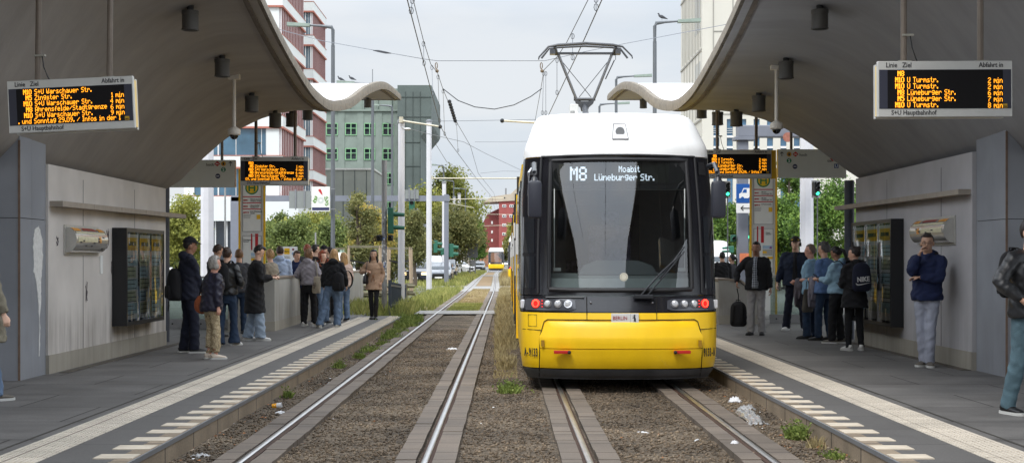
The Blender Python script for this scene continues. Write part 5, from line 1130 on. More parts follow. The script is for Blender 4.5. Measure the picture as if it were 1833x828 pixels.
    if collar: pts += [(*(NK + Vector((0, .01, .045))), .066, .068)]
    loft(mb, pts, seg=20)
    for i, s in ((0, -1), (1, 1)):
        w_end = wr[i] - (wr[i] - el[i]).normalized() * .012 if not bare else el[i].lerp(wr[i], 0.02)
        ea = .009 + ease * .5
        seq = [(*(sh[i] + Vector((-s * .07, 0, -.02))), .06 + ea * .5, .065 + ea), (*(sh[i] + Vector((s * .0, 0, -.006))), .056 + ea, .058 + ea), (*sh[i].lerp(el[i], .5), .048 + ea, .05 + ea)]
        if bare: seq += [(*sh[i].lerp(el[i], .95), .046 + ea, .046 + ea)]
        else: seq += [(*el[i], .043 + ea, .043 + ea), (*el[i].lerp(wr[i], .5), .038 + ea, .038 + ea), (*w_end, .030 + ea * .55, .030 + ea * .55)]
        loft(mb, seq, ref=(0, 1, 0), seg=12)
    if hood: mb.ball(tuple(NK + Vector((0, -.085, .015))), (.115, .075, .075), 14, 10); mb.ball(tuple(NK + Vector((0, -.02, .015))), (.105, .085, .04), 14, 8)
    sc(mb); nm = 'coat' if hem < .8 else 'top'
    shrink(mb, nm, tm, root, .0125, 3, amp=fold, freq=12., stretch=(1., 1., 1.), seed=sd + 3)
    if shirt:   # open jacket shows the shirt in front
        mb = MB(); loft(mb, [(P.x, P.y + .028, hem + .03 if hem > .8 else .86, .115, ty_ + .006), (P.x, P.y + .024, .98, .105, ty_ - .002), (*(P.lerp(C, .5) + Vector((0, .022, 0))), .090, .096 * W_ + e), (*(C + Vector((0, .020, 0))), .082, .112 * W_ + e), (*(NK + Vector((0, .02, -.07))), .052, .082 + e), (*(NK + Vector((0, .016, .01))), .056, .058)], seg=16); sc(mb); shrink(mb, 'shirt', shirt, root, .0125, 2, amp=.004, seed=sd)
    if scarf: mb = MB(); loft(mb, [(*(NK + Vector((0, .01, -.06))), .12, .11), (*(NK + Vector((0, .02, 0))), .11, .10), (*(NK + Vector((0, .02, .04))), .085, .085)], seg=18); loft(mb, [(*(NK + Vector((.04, .11, -.02))), .05, .03), (*(NK + Vector((.05, .14, -.2))), .055, .02), (*(NK + Vector((.05, .14, -.36))), .05, .015)]); sc(mb); shrink(mb, 'scarf', scarf, root, .0125, 2, amp=.012, seed=sd)
    root['k'] = k
    inf = dict(root=root, k=k, wr=[w * k for w in wr], neck=NK * k, C=C * k, hd=hd * k, P=P * k, hm=hm)
    return inf
def wpt(inf, p): r = inf['root']; return Matrix.Translation(r.location) @ Matrix.Rotation(r.rotation_euler.z, 4, 'Z') @ Vector(p)
def bag_root(inf, p, name, label, cat, extra=0.): w = wpt(inf, p); return thing(name, label, cat, w, inf['root'].rotation_euler.z + extra)
STRAPM = cloth('strap', (22, 22, 24))
def backpack(inf, label, mat, w=.29, h=.44, d=.17, on=True, at_=None, lean=0., pocket=None, straps=True, extra=0.):
    k = inf['k']; c = inf['C'] + Vector((0, -.115 * k - d * .5 - .045, -.02)) if at_ is None else Vector(at_)
    t = bag_root(inf, c - Vector((0, 0, h / 2)), 'backpack', label, 'backpack', extra)
    mb = MB(); loft(mb, [(0, 0, .0, w * .36, d * .36), (0, -.0, .05, w * .5, d * .5), (0, -.01, h * .35, w * .52, d * .56), (0, -.005, h * .75, w * .48, d * .46), (0, .0, h * .93, w * .36, d * .36), (0, .01, h, w * .16, d * .15)], seg=20); shrink(mb, 'bag_body', mat, t, .0135, 2, amp=.006, seed=5)
    mb = MB(); mb.box(-w * .36, w * .36, -d * .62, -d * .3, h * .08, h * .48, .03); mb.build('front_pocket', pocket or mat, t, smooth=True)
    mb = MB(); mb.tube([(-.04, .03, h - .02), (-.035, .02, h + .035), (.035, .02, h + .035), (.04, .03, h - .02)], .009, 6); mb.build('handle', STRAPM, t, smooth=True)
    if straps:
        for s in (-1, 1):
            mb = MB(); y = .5 * d + .04; q = [(s * .085, y - .04, h * .92), (s * .10, y + .03, h + .035), (s * .11, y + .13, h - .00), (s * .12, y + .205, h - .13), (s * .125, y + .17, h * .35), (s * .14, y + .05, h * .16), (s * .13, y - .06, h * .08)] if on else [(s * .08, d * .5, h * .9), (s * .09, d * .5 + .05, h * .6), (s * .09, d * .5 + .03, h * .2), (s * .11, d * .3, h * .08)]
            q = cr([(*p, 0, 0) for p in q], 3); mb.tube([p[:3] for p in q], [(.022, .005)] * len(q), 8, ref=(1, 0, 0)); mb.build('shoulder_strap', STRAPM, t, smooth=True)
    return t
def pl(px, py): return onplat(px, py)
PA = {}
PA['A'] = person('walking person at the left picture edge in a stone raincoat, blue scarf and jeans', (-5.31, 14.1), -45, 1.74, 'fair', ('long', 'blond'), (OLV, .62, .05, .016), (JEANS, .06), (SHG, SOLEW), lf=(-.1, .22, 5), rf=(.1, -.28, -5), lh=(-.28, -.12, .84), rh=(.3, .12, .86), scarf=cloth('scarf_blue', (70, 92, 130), .4, sc=20), fem=True, coat_r=1.15)
PA['B'] = person('tall man in a black cap and navy hoodie nearest the left wall, hands folded', pl(338, 631), -62, 1.80, 'tan', ('crop', 'black'), (NVY, .80, .028, .014), (NVY, .085), (SHB, SOLEW), lf=(-.09, -.05, 8), rf=(.09, .06, -10), lh=(-.05, .20, .93), rh=(.06, .20, .91), cap=BLK, hood=True, head=(-8, 4))
PA['C'] = person('short grey-haired woman in a navy puffer jacket and patterned cropped trousers', pl(378, 642), -55, 1.50, 'ruddy', ('bob', 'grey'), (PUFF, .82, .045, .016), (FLORAL, .075, 1.0, .16), (M('sandal_cream', (210, 196, 180), .6, var=.05), SOLEW), lf=(-.08, 0, 8), rf=(.08, .05, -8), lh=(-.24, .1, .86), rh=(.26, .02, .86), fem=True, bulk=1.1, neck=(0, .05), head=(-6, 0))
PA['D'] = person('woman with a bun, black jacket and dark flared jeans seen from behind', pl(406, 618), -12, 1.66, 'fair', ('bun', 'brown'), (LEATH, .90, .03, .014), (JEANSD, .055, 1.02, .04, .05), (SHW, SOLEW), lf=(-.10, -.1, 20), rf=(.10, .1, -20), lh=(-.15, .20, 1.05), rh=(.2, .22, 1.06), fem=True)
PA['E'] = person('brown-haired man in black with lowered head behind the woman with the bun', (gx(388, 26.3), 26.3), -40, 1.74, 'light', ('short', 'brown'), (BLK, .85, .03), (BLK, .06), (SHB, SOLEB), head=(-10, 25), lh=(-.1, .25, 1.1), rh=(.12, .25, 1.1))
PA['F'] = person('man in a long black coat and pale wide jeans looking down at his phone', pl(456, 609), -78, 1.72, 'fair', ('short', 'dark'), (BLK, .50, .035, .016), (JEANSL, .13), (SHW, SOLEW), lf=(-.09, -.12, 5), rf=(.10, .10, -5), lh=(-.06, .32, 1.17), rh=(.07, .32, 1.15), head=(-5, 32), neck=(0, .05))
PA['G'] = person('brown-haired person half hidden behind the man in the long black coat', (gx(428, 27.4), 27.4), 20, 1.66, 'light', ('short', 'lightbrown'), (DGRY, .85, .03), (JEANSD, .06), (SHB, SOLEB))
PA['H'] = person('blond young man in a beige and black fleece leaning on the left parapet', (gx(490, 29.3), 29.3, PZ), -80 + 180 - 30, 1.66, 'fair', ('fluffy', 'blond'), (BEI, .85, .03), (BLK, .07), (SHW, SOLEW), lh=(-.12, .33, 1.12), rh=(.16, .33, 1.12), head=(-30, 5), neck=(0, .08))
PA['I'] = person('young man in a pale blue hoodie seen from behind beside the white BVG sign', (gx(501, 31), 31), 8, 1.76, 'light', ('crop', 'brown'), (SKY, .85, .035), (BLK, .07), (SHW, SOLEW), hood=True, head=(10, 0))
PA['J'] = person('young man in a dark navy hoodie at the left parapet under the white sign', (gx(531, 32), 32), -165, 1.66, 'light', ('short', 'brown'), (NVY2, .85, .035), (BLK, .07), (SHW, SOLEW), hood=True, head=(30, 12), lh=(-.1, .3, 1.15), rh=(.1, .3, 1.15))
PA['K'] = person('girl in a grey hoodie and black trousers with a cream tote bag on her shoulder', pl(553, 583), -22, 1.69, 'fair', ('bob', 'lightbrown'), (GRY, .93, .035, .016), (BLK, .07), (SHW, SOLEW), hood=True, fem=True, lh=(-.22, .16, 1.08), rh=(.15, .26, 1.16), head=(-22, -2), lf=(-.12, -.02, 10), rf=(.11, .05, -20))
PA['L'] = person('girl with long curly red hair, black jacket and blue jeans facing her friends', pl(577, 579), -135, 1.64, 'fair', ('curly', 'ginger'), (BLK, .90, .03), (JEANS, .07), (SHB, SOLEW), fem=True, lh=(-.2, .15, .92), rh=(.12, .24, 1.1), head=(0, -3), lf=(-.12, .0, 10), rf=(.1, .08, -10))
PA['M'] = person('blonde long-haired girl in a black hoodie and wide jeans standing with legs apart', pl(598, 586), -4, 1.68, 'fair', ('long', 'blond'), (BLK, .93, .04, .016), (JEANS, .12), (SHW, SOLEW), fem=True, hood=True, lf=(-.30, -.12, 25), rf=(.06, .08, -5), lh=(-.24, .1, .9), rh=(.26, .1, .92), hip=(-.03, 0), neck=(.0, .0))
PA['N'] = person('girl with long fair hair in a beige jacket right of the young group', pl(615, 574), 30, 1.62, 'fair', ('long', 'blond'), (BEIP, .88, .035), (JEANS, .09), (SHB, SOLEW), fem=True, lh=(-.2, .15, 1.0), rh=(.2, .1, .9), head=(30, 0))
PA['O'] = person('youth in a black cap in the middle of the young group', (gx(580, 34), 34), 170, 1.80, 'fair', ('none', 'black'), (BLK, .85, .03), (BLK, .07), (SHW, SOLEW), cap=BLK)
PA['P'] = person('dark-haired youth in a black top at the back of the young group', (gx(564, 33.8), 33.8), -40, 1.82, 'fair', ('short', 'dark'), (BLK, .85, .03), (BLK, .07), (SHW, SOLEW), head=(-20, 0))
PA['Q'] = person('dark-haired youth in a black jacket behind the blonde girl', (gx(591, 35.2), 35.2), 60, 1.78, 'fair', ('short', 'dark'), (BLK, .85, .03), (BLK, .07), (SHW, SOLEW))
PA['R'] = person('person with auburn hair at the far side of the young group', (gx(550, 36.2), 36.2), 0, 1.84, 'fair', ('fluffy', 'ginger'), (DGRY, .85, .03), (BLK, .07), (SHW, SOLEW))
PA['S'] = person('woman with long dark hair in a belted camel coat walking towards the viewer', pl(669, 571), 180, 1.70, 'olive', ('long', 'black'), (TAN, .74, .014, .010), (BLK, .012), (SHB, SOLEB), fem=True, coat_r=1.04, lf=(-.06, .10, 4), rf=(.05, -.06, -4), rh=(.15, .14, 1.20), lh=(-.20, .05, .92), rpole=(.8, -.6, -.4), collar=True)
i_ = PA['S']; mb = MB(); loft(mb, [(0, 0, .0, .158, .122), (0, 0, .035, .158, .122)], seg=20, sub=1); mb.box(-.03, .03, .11, .14, -.02, .05, .01); mb.tube([(.0, .13, .01), (-.03, .14, -.08), (-.035, .13, -.17)], [(.014, .006)] * 3, 6); mb.tube([(.0, .13, .01), (.03, .14, -.07), (.05, .13, -.13)], [(.014, .006)] * 3, 6); o = mb.build('belt', M('belt_camel', (142, 104, 76), .8, var=.05), i_['root'], smooth=True); o.location = (0, 0, 1.07 * i_['k'])
for s, f in ((-1, (-.06, .10)), (1, (.05, -.06))):
    mb = MB(); loft(mb, [(f[0], f[1], .08, .045, .05), (f[0], f[1], .25, .052, .056), (f[0] * .97, f[1], .34, .055, .06)], seg=14); mb.build('boot_shaft', M('boot_black', (22, 20, 22), .35, var=.1), i_['root'], smooth=True)
t = bag_root(i_, (.19, .06, .86), 'handbag', 'black slouchy handbag on the shoulder of the woman in the camel coat', 'handbag'); mb = MB(); loft(mb, [(0, 0, 0, .06, .15), (0, 0, .05, .075, .17), (0, 0, .18, .055, .15), (0, 0, .26, .02, .12)], seg=16); shrink(mb, 'bag_body', M('bag_black', (26, 26, 30), .4, var=.1), t, .012, 2, amp=.008, seed=2)
mb = MB(); q = cr([(0, -.09, .23, 0, 0), (-.03, -.06, .42, 0, 0), (-.04, .0, .56, 0, 0), (-.03, .06, .42, 0, 0), (0, .09, .23, 0, 0)], 4); mb.tube([p[:3] for p in q], .008, 6); mb.build('strap', M('bag_black', (26, 26, 30)), t, smooth=True)
PA['T'] = person('man in a checked shirt and open dark jacket by the right parapet', pl(1354, 599), 160, 1.80, 'tan', ('short', 'black'), (BLK, .84, .032, .012), (LGRY, .085), (SHB, SOLEB), shirt=CHECK, lh=(-.27, .02, .86), rh=(.34, .15, .98), rpole=(.8, -.6, 0), lf=(-.10, .0, 10), rf=(.10, .05, -10), bulk=1.08)
PA['U'] = person('big tall man in a black and yellow cap behind the waiting group', pl(1424, 591), 165, 1.92, 'fair', ('crop', 'brown'), (cloth('denim_jacket', (26, 36, 56), .15), .84, .04, .012), (NVY, .09), (SHW, SOLEW), cap=M('cap_yellow_black', (40, 34, 22), .8, var=.2), shirt=BLK, bulk=1.2, lh=(-.33, .05, .9), rh=(.33, .06, .88), lf=(-.17, .02, 10), rf=(.17, .0, -14))
i_ = PA['U']; textmesh('cap_text', 'NEW YORK', .04, M('cap_yellow', (220, 180, 50), .7, var=0), i_['root'], (.085, i_['hd'].y + .088, i_['hd'].z + .085), rot=(math.pi / 2, 0, math.pi), sx=.8, bold=.002)
mb = MB(); 
for s in (-1, 1): mb.tube([(s * .078 * i_['k'], i_['hd'].y, i_['hd'].z), (s * .11 * i_['k'], i_['hd'].y, i_['hd'].z)], .038, 14, ref=(0, 0, 1))
mb.tube([(s * .09 * i_['k'], i_['hd'].y - .03, i_['hd'].z + a) for s, a in ((-1, .03), (-1, .1), (-.5, .165), (.5, .165), (1, .1), (1, .03))], .01, 8); mb.build('headphones', BLACKP, i_['root'], smooth=True)
PA['V'] = person('grey-haired man with glasses in a light blue shirt facing left', pl(1452, 606), 62, 1.74, 'ruddy', ('crop', 'shortgrey'), (LBL, .82, .03, .012), (JEANSD, .075), (SHB, SOLEB), bare=1, bulk=1.18, glasses=True, lh=(-.07, .24, 1.05), rh=(.04, .27, 1.04), lf=(-.11, .05, 10), rf=(.11, -.05, -10), head=(14, 0))
PA['W'] = person('woman with short grey hair in a mid blue shirt facing left', pl(1476, 609), 40, 1.76, 'light', ('fluffy', 'greydark'), (MBL, .84, .025, .012), (JEANSD, .05), (SHB, SOLEB), bare=1, fem=True, bulk=1.08, lh=(-.06, .23, 1.08), rh=(.05, .26, 1.07), lf=(-.1, .06, 12), rf=(.1, -.05, -5), head=(20, 5))
PA['X'] = person('girl with long black ponytail in a pale blue hoodie looking at her phone', pl(1499, 614), 48, 1.68, 'tan', ('pony', 'black'), (HBL, .90, .035, .014), (BLK, .075), (SHG, SOLEW), fem=True, hood=True, lh=(-.07, .32, 1.16), rh=(.08, .32, 1.14), head=(5, 24), lf=(-.1, .05, 10), rf=(.1, -.02, -10))
PA['Y'] = person('woman in a black coat and leggings with white trainers by the right showcase', pl(1530, 627), 14, 1.66, 'light', ('bun', 'dark'), (BLK, .72, .04, .014), (BLK, .02), (SHW, SOLEW), fem=True, hood=True, lh=(-.1, .28, 1.1), rh=(.12, .28, 1.1), head=(48, 10), lf=(-.1, .03, 10), rf=(.12, .0, -25))
PA['Z'] = person('man in a navy hoodie and grey jeans leaning on the right wall', pl(1660, 655), 148, 1.81, 'olive', ('short', 'dark'), (NVY2, .87, .035, .016), (GJ, .065), (SHG, SOLEW), hood=True, rh=(.045, .21, 1.47), lh=(.045, .20, 1.17), rpole=(.3, .4, -1), lpole=(-.8, .2, -.7), lf=(-.05, .10, 25), rf=(.04, .02, -12), neck=(0, -.02), hip=(0, .02), head=(12, 2), glasses=True)
PA['AA'] = person('person in a black leather jacket and teal jeans cut off by the right picture edge', (4.89, 13.05), 205, 1.84, 'light', ('short', 'dark'), (LEATH, .86, .03, .009), (JTEAL, .055), (SHB, SOLEW), lh=(-.24, .14, 1.0), rh=(.24, .15, 1.02), rpole=(1, -.5, 0), lpole=(-1, -.5, 0), lf=(-.12, .2, 5), rf=(.12, -.14, -5), bulk=1.05)
PA['BB'] = person('dark-haired woman with ponytail in grey behind the right parapet', (gx(1311, 38), 38), 60, 1.60, 'olive', ('pony', 'black'), (DGRY, .85, .03), (BLK, .05), (SHB, SOLEB), fem=True)
PA['CC'] = person('person in black mostly hidden between the tram and the right parapet', (gx(1293, 36.5), 36.5), 0, 1.66, 'olive', ('short', 'black'), (BLK, .85, .03), (BLK, .05), (SHB, SOLEB))
backpack(PA['D'], 'black backpack on the woman with the bun', BLK)
t = backpack(PA['B'], 'large black backpack hanging behind the tall man in the cap', BLK, .33, .50, .22, at_=(-.02, -.215, 1.06)); 
mb = MB(); mb.tube([(.1, -.12, 0), (.12, -.13, -.08), (.06, -.12, -.15), (.08, -.11, -.05)], .008, 6); mb.build('loose_strap', STRAPM, t, smooth=True)
i_ = PA['C']; t = bag_root(i_, (-.18, -.04, .66), 'shoulder_bag', 'orange brown slouchy bag beside the grey-haired woman in the puffer', 'bag'); mb = MB(); loft(mb, [(0, 0, 0, .06, .07), (0, 0, .05, .10, .13), (0, 0, .16, .10, .14), (0, 0, .27, .05, .10)], seg=16); shrink(mb, 'bag_body', M('bag_orange', (158, 84, 48), .7, var=.25, scale=14), t, .013, 2, amp=.016, seed=9); mb = MB(); q = cr([(0, -.07, .25, 0, 0), (.04, -.04, .45, 0, 0), (.1, 0, .56, 0, 0), (.04, .05, .42, 0, 0), (0, .07, .25, 0, 0)], 4); mb.tube([p[:3] for p in q], .009, 6); mb.build('strap', STRAPM, t, smooth=True)
i_ = PA['K']; TOTE = cloth('tote', (204, 192, 172), .06); t = bag_root(i_, (.20, -.06, .72), 'tote_bag', 'cream cotton tote bag with dark print on the shoulder of the grey hoodie girl', 'tote bag', R(-25)); mb = MB(); loft(mb, [(0, 0, 0, .17, .035), (0, 0, .1, .18, .05), (0, 0, .25, .18, .04), (0, 0, .37, .175, .015)], seg=20); shrink(mb, 'bag_body', TOTE, t, .012, 2, amp=.010, seed=4)
mb = MB()
for s in (-1, 1): mb.tube([(s * .07, 0, .36), (s * .035, .0, .60), (.0, .0, .74)], [(.016, .004)] * 3, 6, ref=(1, 0, 0))
mb.build('handle', TOTE, t); textmesh('print', 'ALLES\nWIRD\nGUT', .045, M('print_brown', (90, 70, 60), .8, var=0), t, (-.02, -.056, .20))
backpack(PA['M'], 'black backpack with white badge hanging low at the blonde girl', BLK, .28, .40, .18, at_=(.13, -.16, .98), extra=R(-25))
backpack(PA['Z'], 'black backpack on the leaning man in the navy hoodie', BLK, .28, .46, .15)
i_ = PA['T']; t = backpack(i_, 'black backpack held low by the man in the checked shirt', BLK, .32, .48, .20, on=False, at_=(.34, .05, .40))
mb = MB(); mb.tube([(0, .02, .48), (-.01, .04, .6), (0.02, .04, .74)], .010, 6); mb.build('carry_loop', STRAPM, t)
DB = cloth('bag_blue', (52, 66, 160), .15, rough=.6); backpack(PA['X'], 'bright blue and violet drawstring bag on the girl in the pale blue hoodie', DB, .30, .42, .12, pocket=cloth('bag_violet', (84, 96, 190), .2, rough=.6))
i_ = PA['Y']; t = backpack(i_, 'dark navy gym bag with white NIKE print on the woman in the black coat', cloth('gym_navy', (26, 30, 50), .15), .32, .46, .13, pocket=cloth('gym_navy2', (24, 28, 46)))
NW = M('print_white', (214, 214, 214), .7, var=0); w0 = textmesh('print', 'NIKE', .105, NW, t, (-.125, -.098, .155), rot=(math.pi / 2, 0, 0), bold=.0035, sx=.95); w0.rotation_euler = (math.pi / 2, -R(4), 0)
mb = MB(); sw = [(-.15, .14), (-.145, .115), (-.12, .10), (-.06, .105), (.13, .15), (-.04, .125), (-.10, .118), (-.13, .125)]; mb.add([(x, -.098, z) for x, z in sw], [tuple(range(8))]); mb.build('swoosh', NW, t)
backpack(PA['AA'], 'black backpack of the person in the leather jacket', BLK, .28, .44, .15)
for (key, lab, mt, ox) in (('V', 'dark grey jacket draped over the arm of the man in light blue', cloth('jacket_dusk', (92, 86, 92), .15), .0), ('W', 'light grey jacket draped over the arm of the woman in mid blue', cloth('jacket_pale', (128, 124, 134), .12), .0)):
    i_ = PA[key]; c = (i_['wr'][0] + i_['wr'][1]) / 2; t = bag_root(i_, (c.x, c.y - .03, .60), 'draped_jacket', lab, 'jacket'); mb = MB(); zt = c.z - .60
    loft(mb, [(-.02, .02, -.02, .12, .03), (0, .03, .12, .15, .05), (0, .01, zt - .12, .14, .07), (0, .0, zt + .04, .13, .075), (0, 0, zt + .07, .08, .04)], seg=20); loft(mb, [(-.10, -.05, .12, .05, .03), (-.11, -.06, zt - .1, .06, .05), (-.09, -.04, zt, .05, .05)]); shrink(mb, 'fabric', mt, t, .0125, 2, amp=.022, freq=16, stretch=(1.5, 1.5, .3), seed=7)
i_ = PA['W']; t = bag_root(i_, (-.02, .36, .50), 'carrier_bag', 'grey fabric carrier bag hanging in front of the woman in mid blue', 'bag'); mb = MB(); loft(mb, [(0, 0, 0, .13, .05), (0, 0, .1, .15, .06), (0, 0, .36, .12, .03), (0, 0, .42, .09, .01)]); shrink(mb, 'bag_body', cloth('bag_khaki', (96, 92, 84), .12), t, .0125, 2, amp=.016, seed=3); mb = MB(); mb.tube([(-.05, 0, .4), (-.03, 0, .56), (.03, 0, .56), (.05, 0, .4)], .008, 6); mb.build('handle', STRAPM, t)
for key, lab in (('F', 'dark smartphone held by the man in the long black coat'), ('X', 'smartphone in the hands of the girl in the pale blue hoodie')):
    i_ = PA[key]; c = (i_['wr'][0] + i_['wr'][1]) / 2 + Vector((0, .10, .05)); t = bag_root(i_, c, 'smartphone', lab, 'phone'); mb = MB(); mb.box(-.037, .037, -.004, .004, -.07, .07, .003); mb.xf(Matrix.Rotation(R(-50), 4, 'X')); mb.build('casing', BLACKP, t); mb = MB(); mb.box(-.034, .034, -.0055, -.0045, -.066, .066); mb.xf(Matrix.Rotation(R(-50), 4, 'X')); mb.build('screen', M('phone_screen', (90, 100, 120), .1, var=0), t)
i_ = PA['T']; mb = MB(); mb.tube([(-.026, .080, -.046), (0, .094, -.040), (.026, .080, -.046)], [.003, .006, .003], 6); mb.xf(i_['hm']); mb.v = [(x * i_['k'], y * i_['k'], z * i_['k']) for x, y, z in mb.v]; mb.build('moustache', HM['black'], i_['root'], smooth=True)
FROW = M('facade_white', (212, 216, 214), .6, var=.04, scale=.4); FRED = M('facade_red', (168, 104, 88), .7, var=.08); FFIN = M('facade_fin', (142, 100, 96), .7, var=.1); FFIN2 = M('facade_fin_light', (214, 206, 206), .6, var=.05)
WGL = M('window_glass', (64, 96, 116), .06, .0, var=.5, scale=.35, spec=.9); WGD = M('window_dark', (36, 44, 52), .08, var=.4, scale=.6, spec=.8); MUL = M('mullion', (205, 206, 204), .6, var=0)
def striped_building(label, Yf, xr, xl, depth, zlist, floorh, ztop, zbot):
    """white banded office block with red sills; front glazed, flank with vertical fins. xr: corner next to the tracks"""
    t = thing('office_building', label, 'building', (xr, Yf, 0)); W_ = xr - xl
    mb = MB(); mb.box(-W_ + .3, -.3, .3, depth - .3, zbot, ztop - .3); mb.build('core', WGD, t)
    mb = MB(); mr = MB()
    for z in zlist:      # z = underside of the band above the windows
        mb.box(-W_, .25, -.25, depth + .25, z + .12, z + 1.02); mr.box(-W_, .3, -.32, depth + .3, z, z + .14); mr.box(-W_, .28, -.28, depth + .28, z + 1.0, z + 1.06)
    mb.box(-W_, .1, -.1, depth + .1, zbot, zlist[0] - floorh + 1.0)
    mb.build('spandrel', FROW, t); mr.build('red_band', FRED, t)
    mg = MB(); mm = MB(); mc = MB()
    for z in zlist:
        z0 = z - floorh + 1.07; z1 = z; x = -W_; i = 0
        while x < -.4:
            w = (1.15, 1.9, 3.0)[i % 3] if i % 3 else .8
            w = min(w, -.05 - x)
            if i % 4 == 0: mc.box(x, x + w, -.12, .2, z0, z1)
            else: mg.box(x + .03, x + w - .03, .0, .1, z0, z1); mm.box(x + w - .06, x + w + .05, -.10, .12, z0, z1); mm.box(x + .45 * w, x + .45 * w + .05, -.04, .1, z0, z1)
            x += w; i += 1
    mg.build('front_window', WGL, t); mm.build('mullion', MUL, t); mc.build('front_panel', FROW, t)
    mf = MB(); mf2 = MB(); mw = MB()
    for z in zlist:
        z0 = z - floorh + 1.07; y = .1; i = 0
        while y < depth:
            (mf if i % 2 else mf2).box(-.2, .16 if i % 2 else .10, y, y + (.26 if i % 2 else .34), z0, z); y += .42; i += 1
        mw.box(-.28, -.05, .1, depth, z0, z)
    mf.build('fin', FFIN, t); mf2.build('light_fin', FFIN2, t); mw.build('flank_window', WGD, t)
    return t
Y = 110; s = F / Y; zA = gz(231, Y)
striped_building('nearer white and red banded office building with vertical fins on its flank', Y, gx(501, Y), gx(330, Y), 12., [zA - 6.3 + 3.17 * k for k in range(0, 11)], 3.17, zA + 3.17 * 9, 3.2)
Yb = 133; zB = gz(23, Yb)
striped_building('taller narrow white and red banded office building behind the striped block', Yb, gx(557, Yb), gx(440, Yb), 9., [zB - 3.2 * 6 + 3.2 * k for k in range(0, 7)], 3.2, zB + 1.2, 3.2)
t = thing('shop_base', 'dark glazed ground floor with slim columns below the banded office building', 'building', (gx(430, 108), 109.2, 0)); mb = MB(); mb.box(-6, 4.2, 0, 6, -.1, 4.6); mb.build('dark_glazing', WGD, t); mb = MB(); mb.box(-6.2, 4.4, -.6, 6, 4.6, 6.3); mb.build('white_fascia', FROW, t); mb = MB()
for k in range(12): mb.box(-5.8 + k * .9, -5.7 + k * .9, -.12, 0, 0, 4.6)
mb.build('slim_column', MUL, t)
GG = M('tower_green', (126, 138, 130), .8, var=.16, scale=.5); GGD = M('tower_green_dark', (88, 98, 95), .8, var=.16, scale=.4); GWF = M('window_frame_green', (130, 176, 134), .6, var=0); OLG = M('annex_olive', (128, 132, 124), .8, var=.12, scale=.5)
Y = 170; s = F / Y
t = thing('green_office_tower', 'grey-green panelled office tower with bright green window frames', 'building', (gx(575, Y), Y, 0)); x0 = gx(575, Y)
W1 = gx(716, Y) - x0; zt = gz(158, Y)
mb = MB(); mb.box(-1.5, W1, .4, 22, -.1, zt - 1.2)
colx = [gx(px, Y) - x0 for px in (582, 616, 650, 683, 716)]; rows = [(220, 242), (265, 286), (309, 330), (353, 373), (397, 418)]
for i in range(len(colx)): mb.box(colx[i] - .75, colx[i] + .05, .12, .42, -.1, gz(199, Y))
zprev = gz(199, Y)
for (a, b) in rows: mb.box(-1.5, W1, .2, .42, gz(a, Y), zprev); zprev = gz(b, Y)
mb.box(-1.5, W1, .2, .42, -.1, zprev); mb.box(-1.6, W1, -.1, .42, gz(199, Y), gz(196, Y)); mb.build('facade_panel', GG, t)
for (a, b) in rows:
    for i in range(4):
        if colx[i + 1] - .75 - colx[i] < .4: continue
        xa, xb = colx[i] + .1, colx[i + 1] - .78; za, zb = gz(b, Y), gz(a, Y)
        fr_ = MB(); 
        for q in ((xa, xa + .1), (xb - .1, xb), ((xa + xb) / 2 - .05, (xa + xb) / 2 + .05)): fr_.box(q[0], q[1], .08, .30, za, zb)
        for q in ((za, za + .1), (zb - .1, zb), (za + (zb - za) * .55, za + (zb - za) * .55 + .08)): fr_.box(xa + .101, xb - .101, .085, .28, q[0], q[1])
        w_ = fr_.build('window', GWF, t); p_ = MB(); p_.box(xa + .02, xb - .02, .30, .39, za + .02, zb - .02); p_.build('pane', WGD, w_)
mb = MB()
for px in (575, 600, 625, 650, 675, 700): mb.box(gx(px, Y) - x0, gx(px, Y) - x0 + .08, .15, .4, gz(196, Y), zt - 1.2)
mb.box(-1.5, W1, .3, 22, zt - 1.2, zt); mb.build('attic_panel', GG, t)
x2, x3, x4 = gx(714, Y) - x0, gx(755, Y) - x0, gx(774, Y) - x0
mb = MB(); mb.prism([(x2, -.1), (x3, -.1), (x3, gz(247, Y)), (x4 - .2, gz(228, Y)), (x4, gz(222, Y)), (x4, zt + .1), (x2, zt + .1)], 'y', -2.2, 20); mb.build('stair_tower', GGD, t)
mb = MB()
for px in (728, 741, 754): mb.box(gx(px, Y) - x0, gx(px, Y) - x0 + .05, -2.26, -2.18, 0, zt - .7)
for py in (178, 213, 258, 300): mb.box(x2, (x4 if py < 240 else x3) - .02, -2.27, -2.19, gz(py, Y), gz(py, Y) + .05)
mb.build('panel_joint', M('joint_black', (66, 74, 72), .9, var=0), t)
mb = MB(); mb.box(1, 2.4, 3, 5, zt, zt + .9); mb.box(6, 6.1, 2, 2.1, zt, zt + 2.6); mb.build('roof_plant', GREYM, t)
Y = 150; t = thing('annex_building', 'low olive-grey annex in front of the green tower', 'building', (gx(572, Y), Y, 0)); W1 = gx(668, Y) - gx(572, Y); mb = MB(); mb.box(-3, W1, 0, 12, -.1, gz(304, Y)); mb.build('wall', OLG, t); mb = MB(); mb.box(-3.1, W1 + .1, -.1, 12, gz(304, Y), gz(301, Y)); mb.build('roof_edge', M('roof_edge_pale', (190, 190, 184), .6, var=0), t)
mb = MB()
for k in range(5): mb.box(k * 1.25, k * 1.25 + .07, -.03, 0, 0, gz(305, Y))
mb.build('joint', M('joint_black', (50, 56, 54)), t)
BRK = M('brick_red', (152, 80, 76), .85, var=.1, scale=.6); BRK2 = M('brick_red_dark', (128, 66, 64), .85, var=.1, scale=.6); ROOFB = M('roof_beige', (176, 164, 146), .8, var=.15, scale=.5); WFW = M('window_white', (225, 225, 222), .6, var=0)
Y = 330; s = F / Y; ox = gx(900, Y)
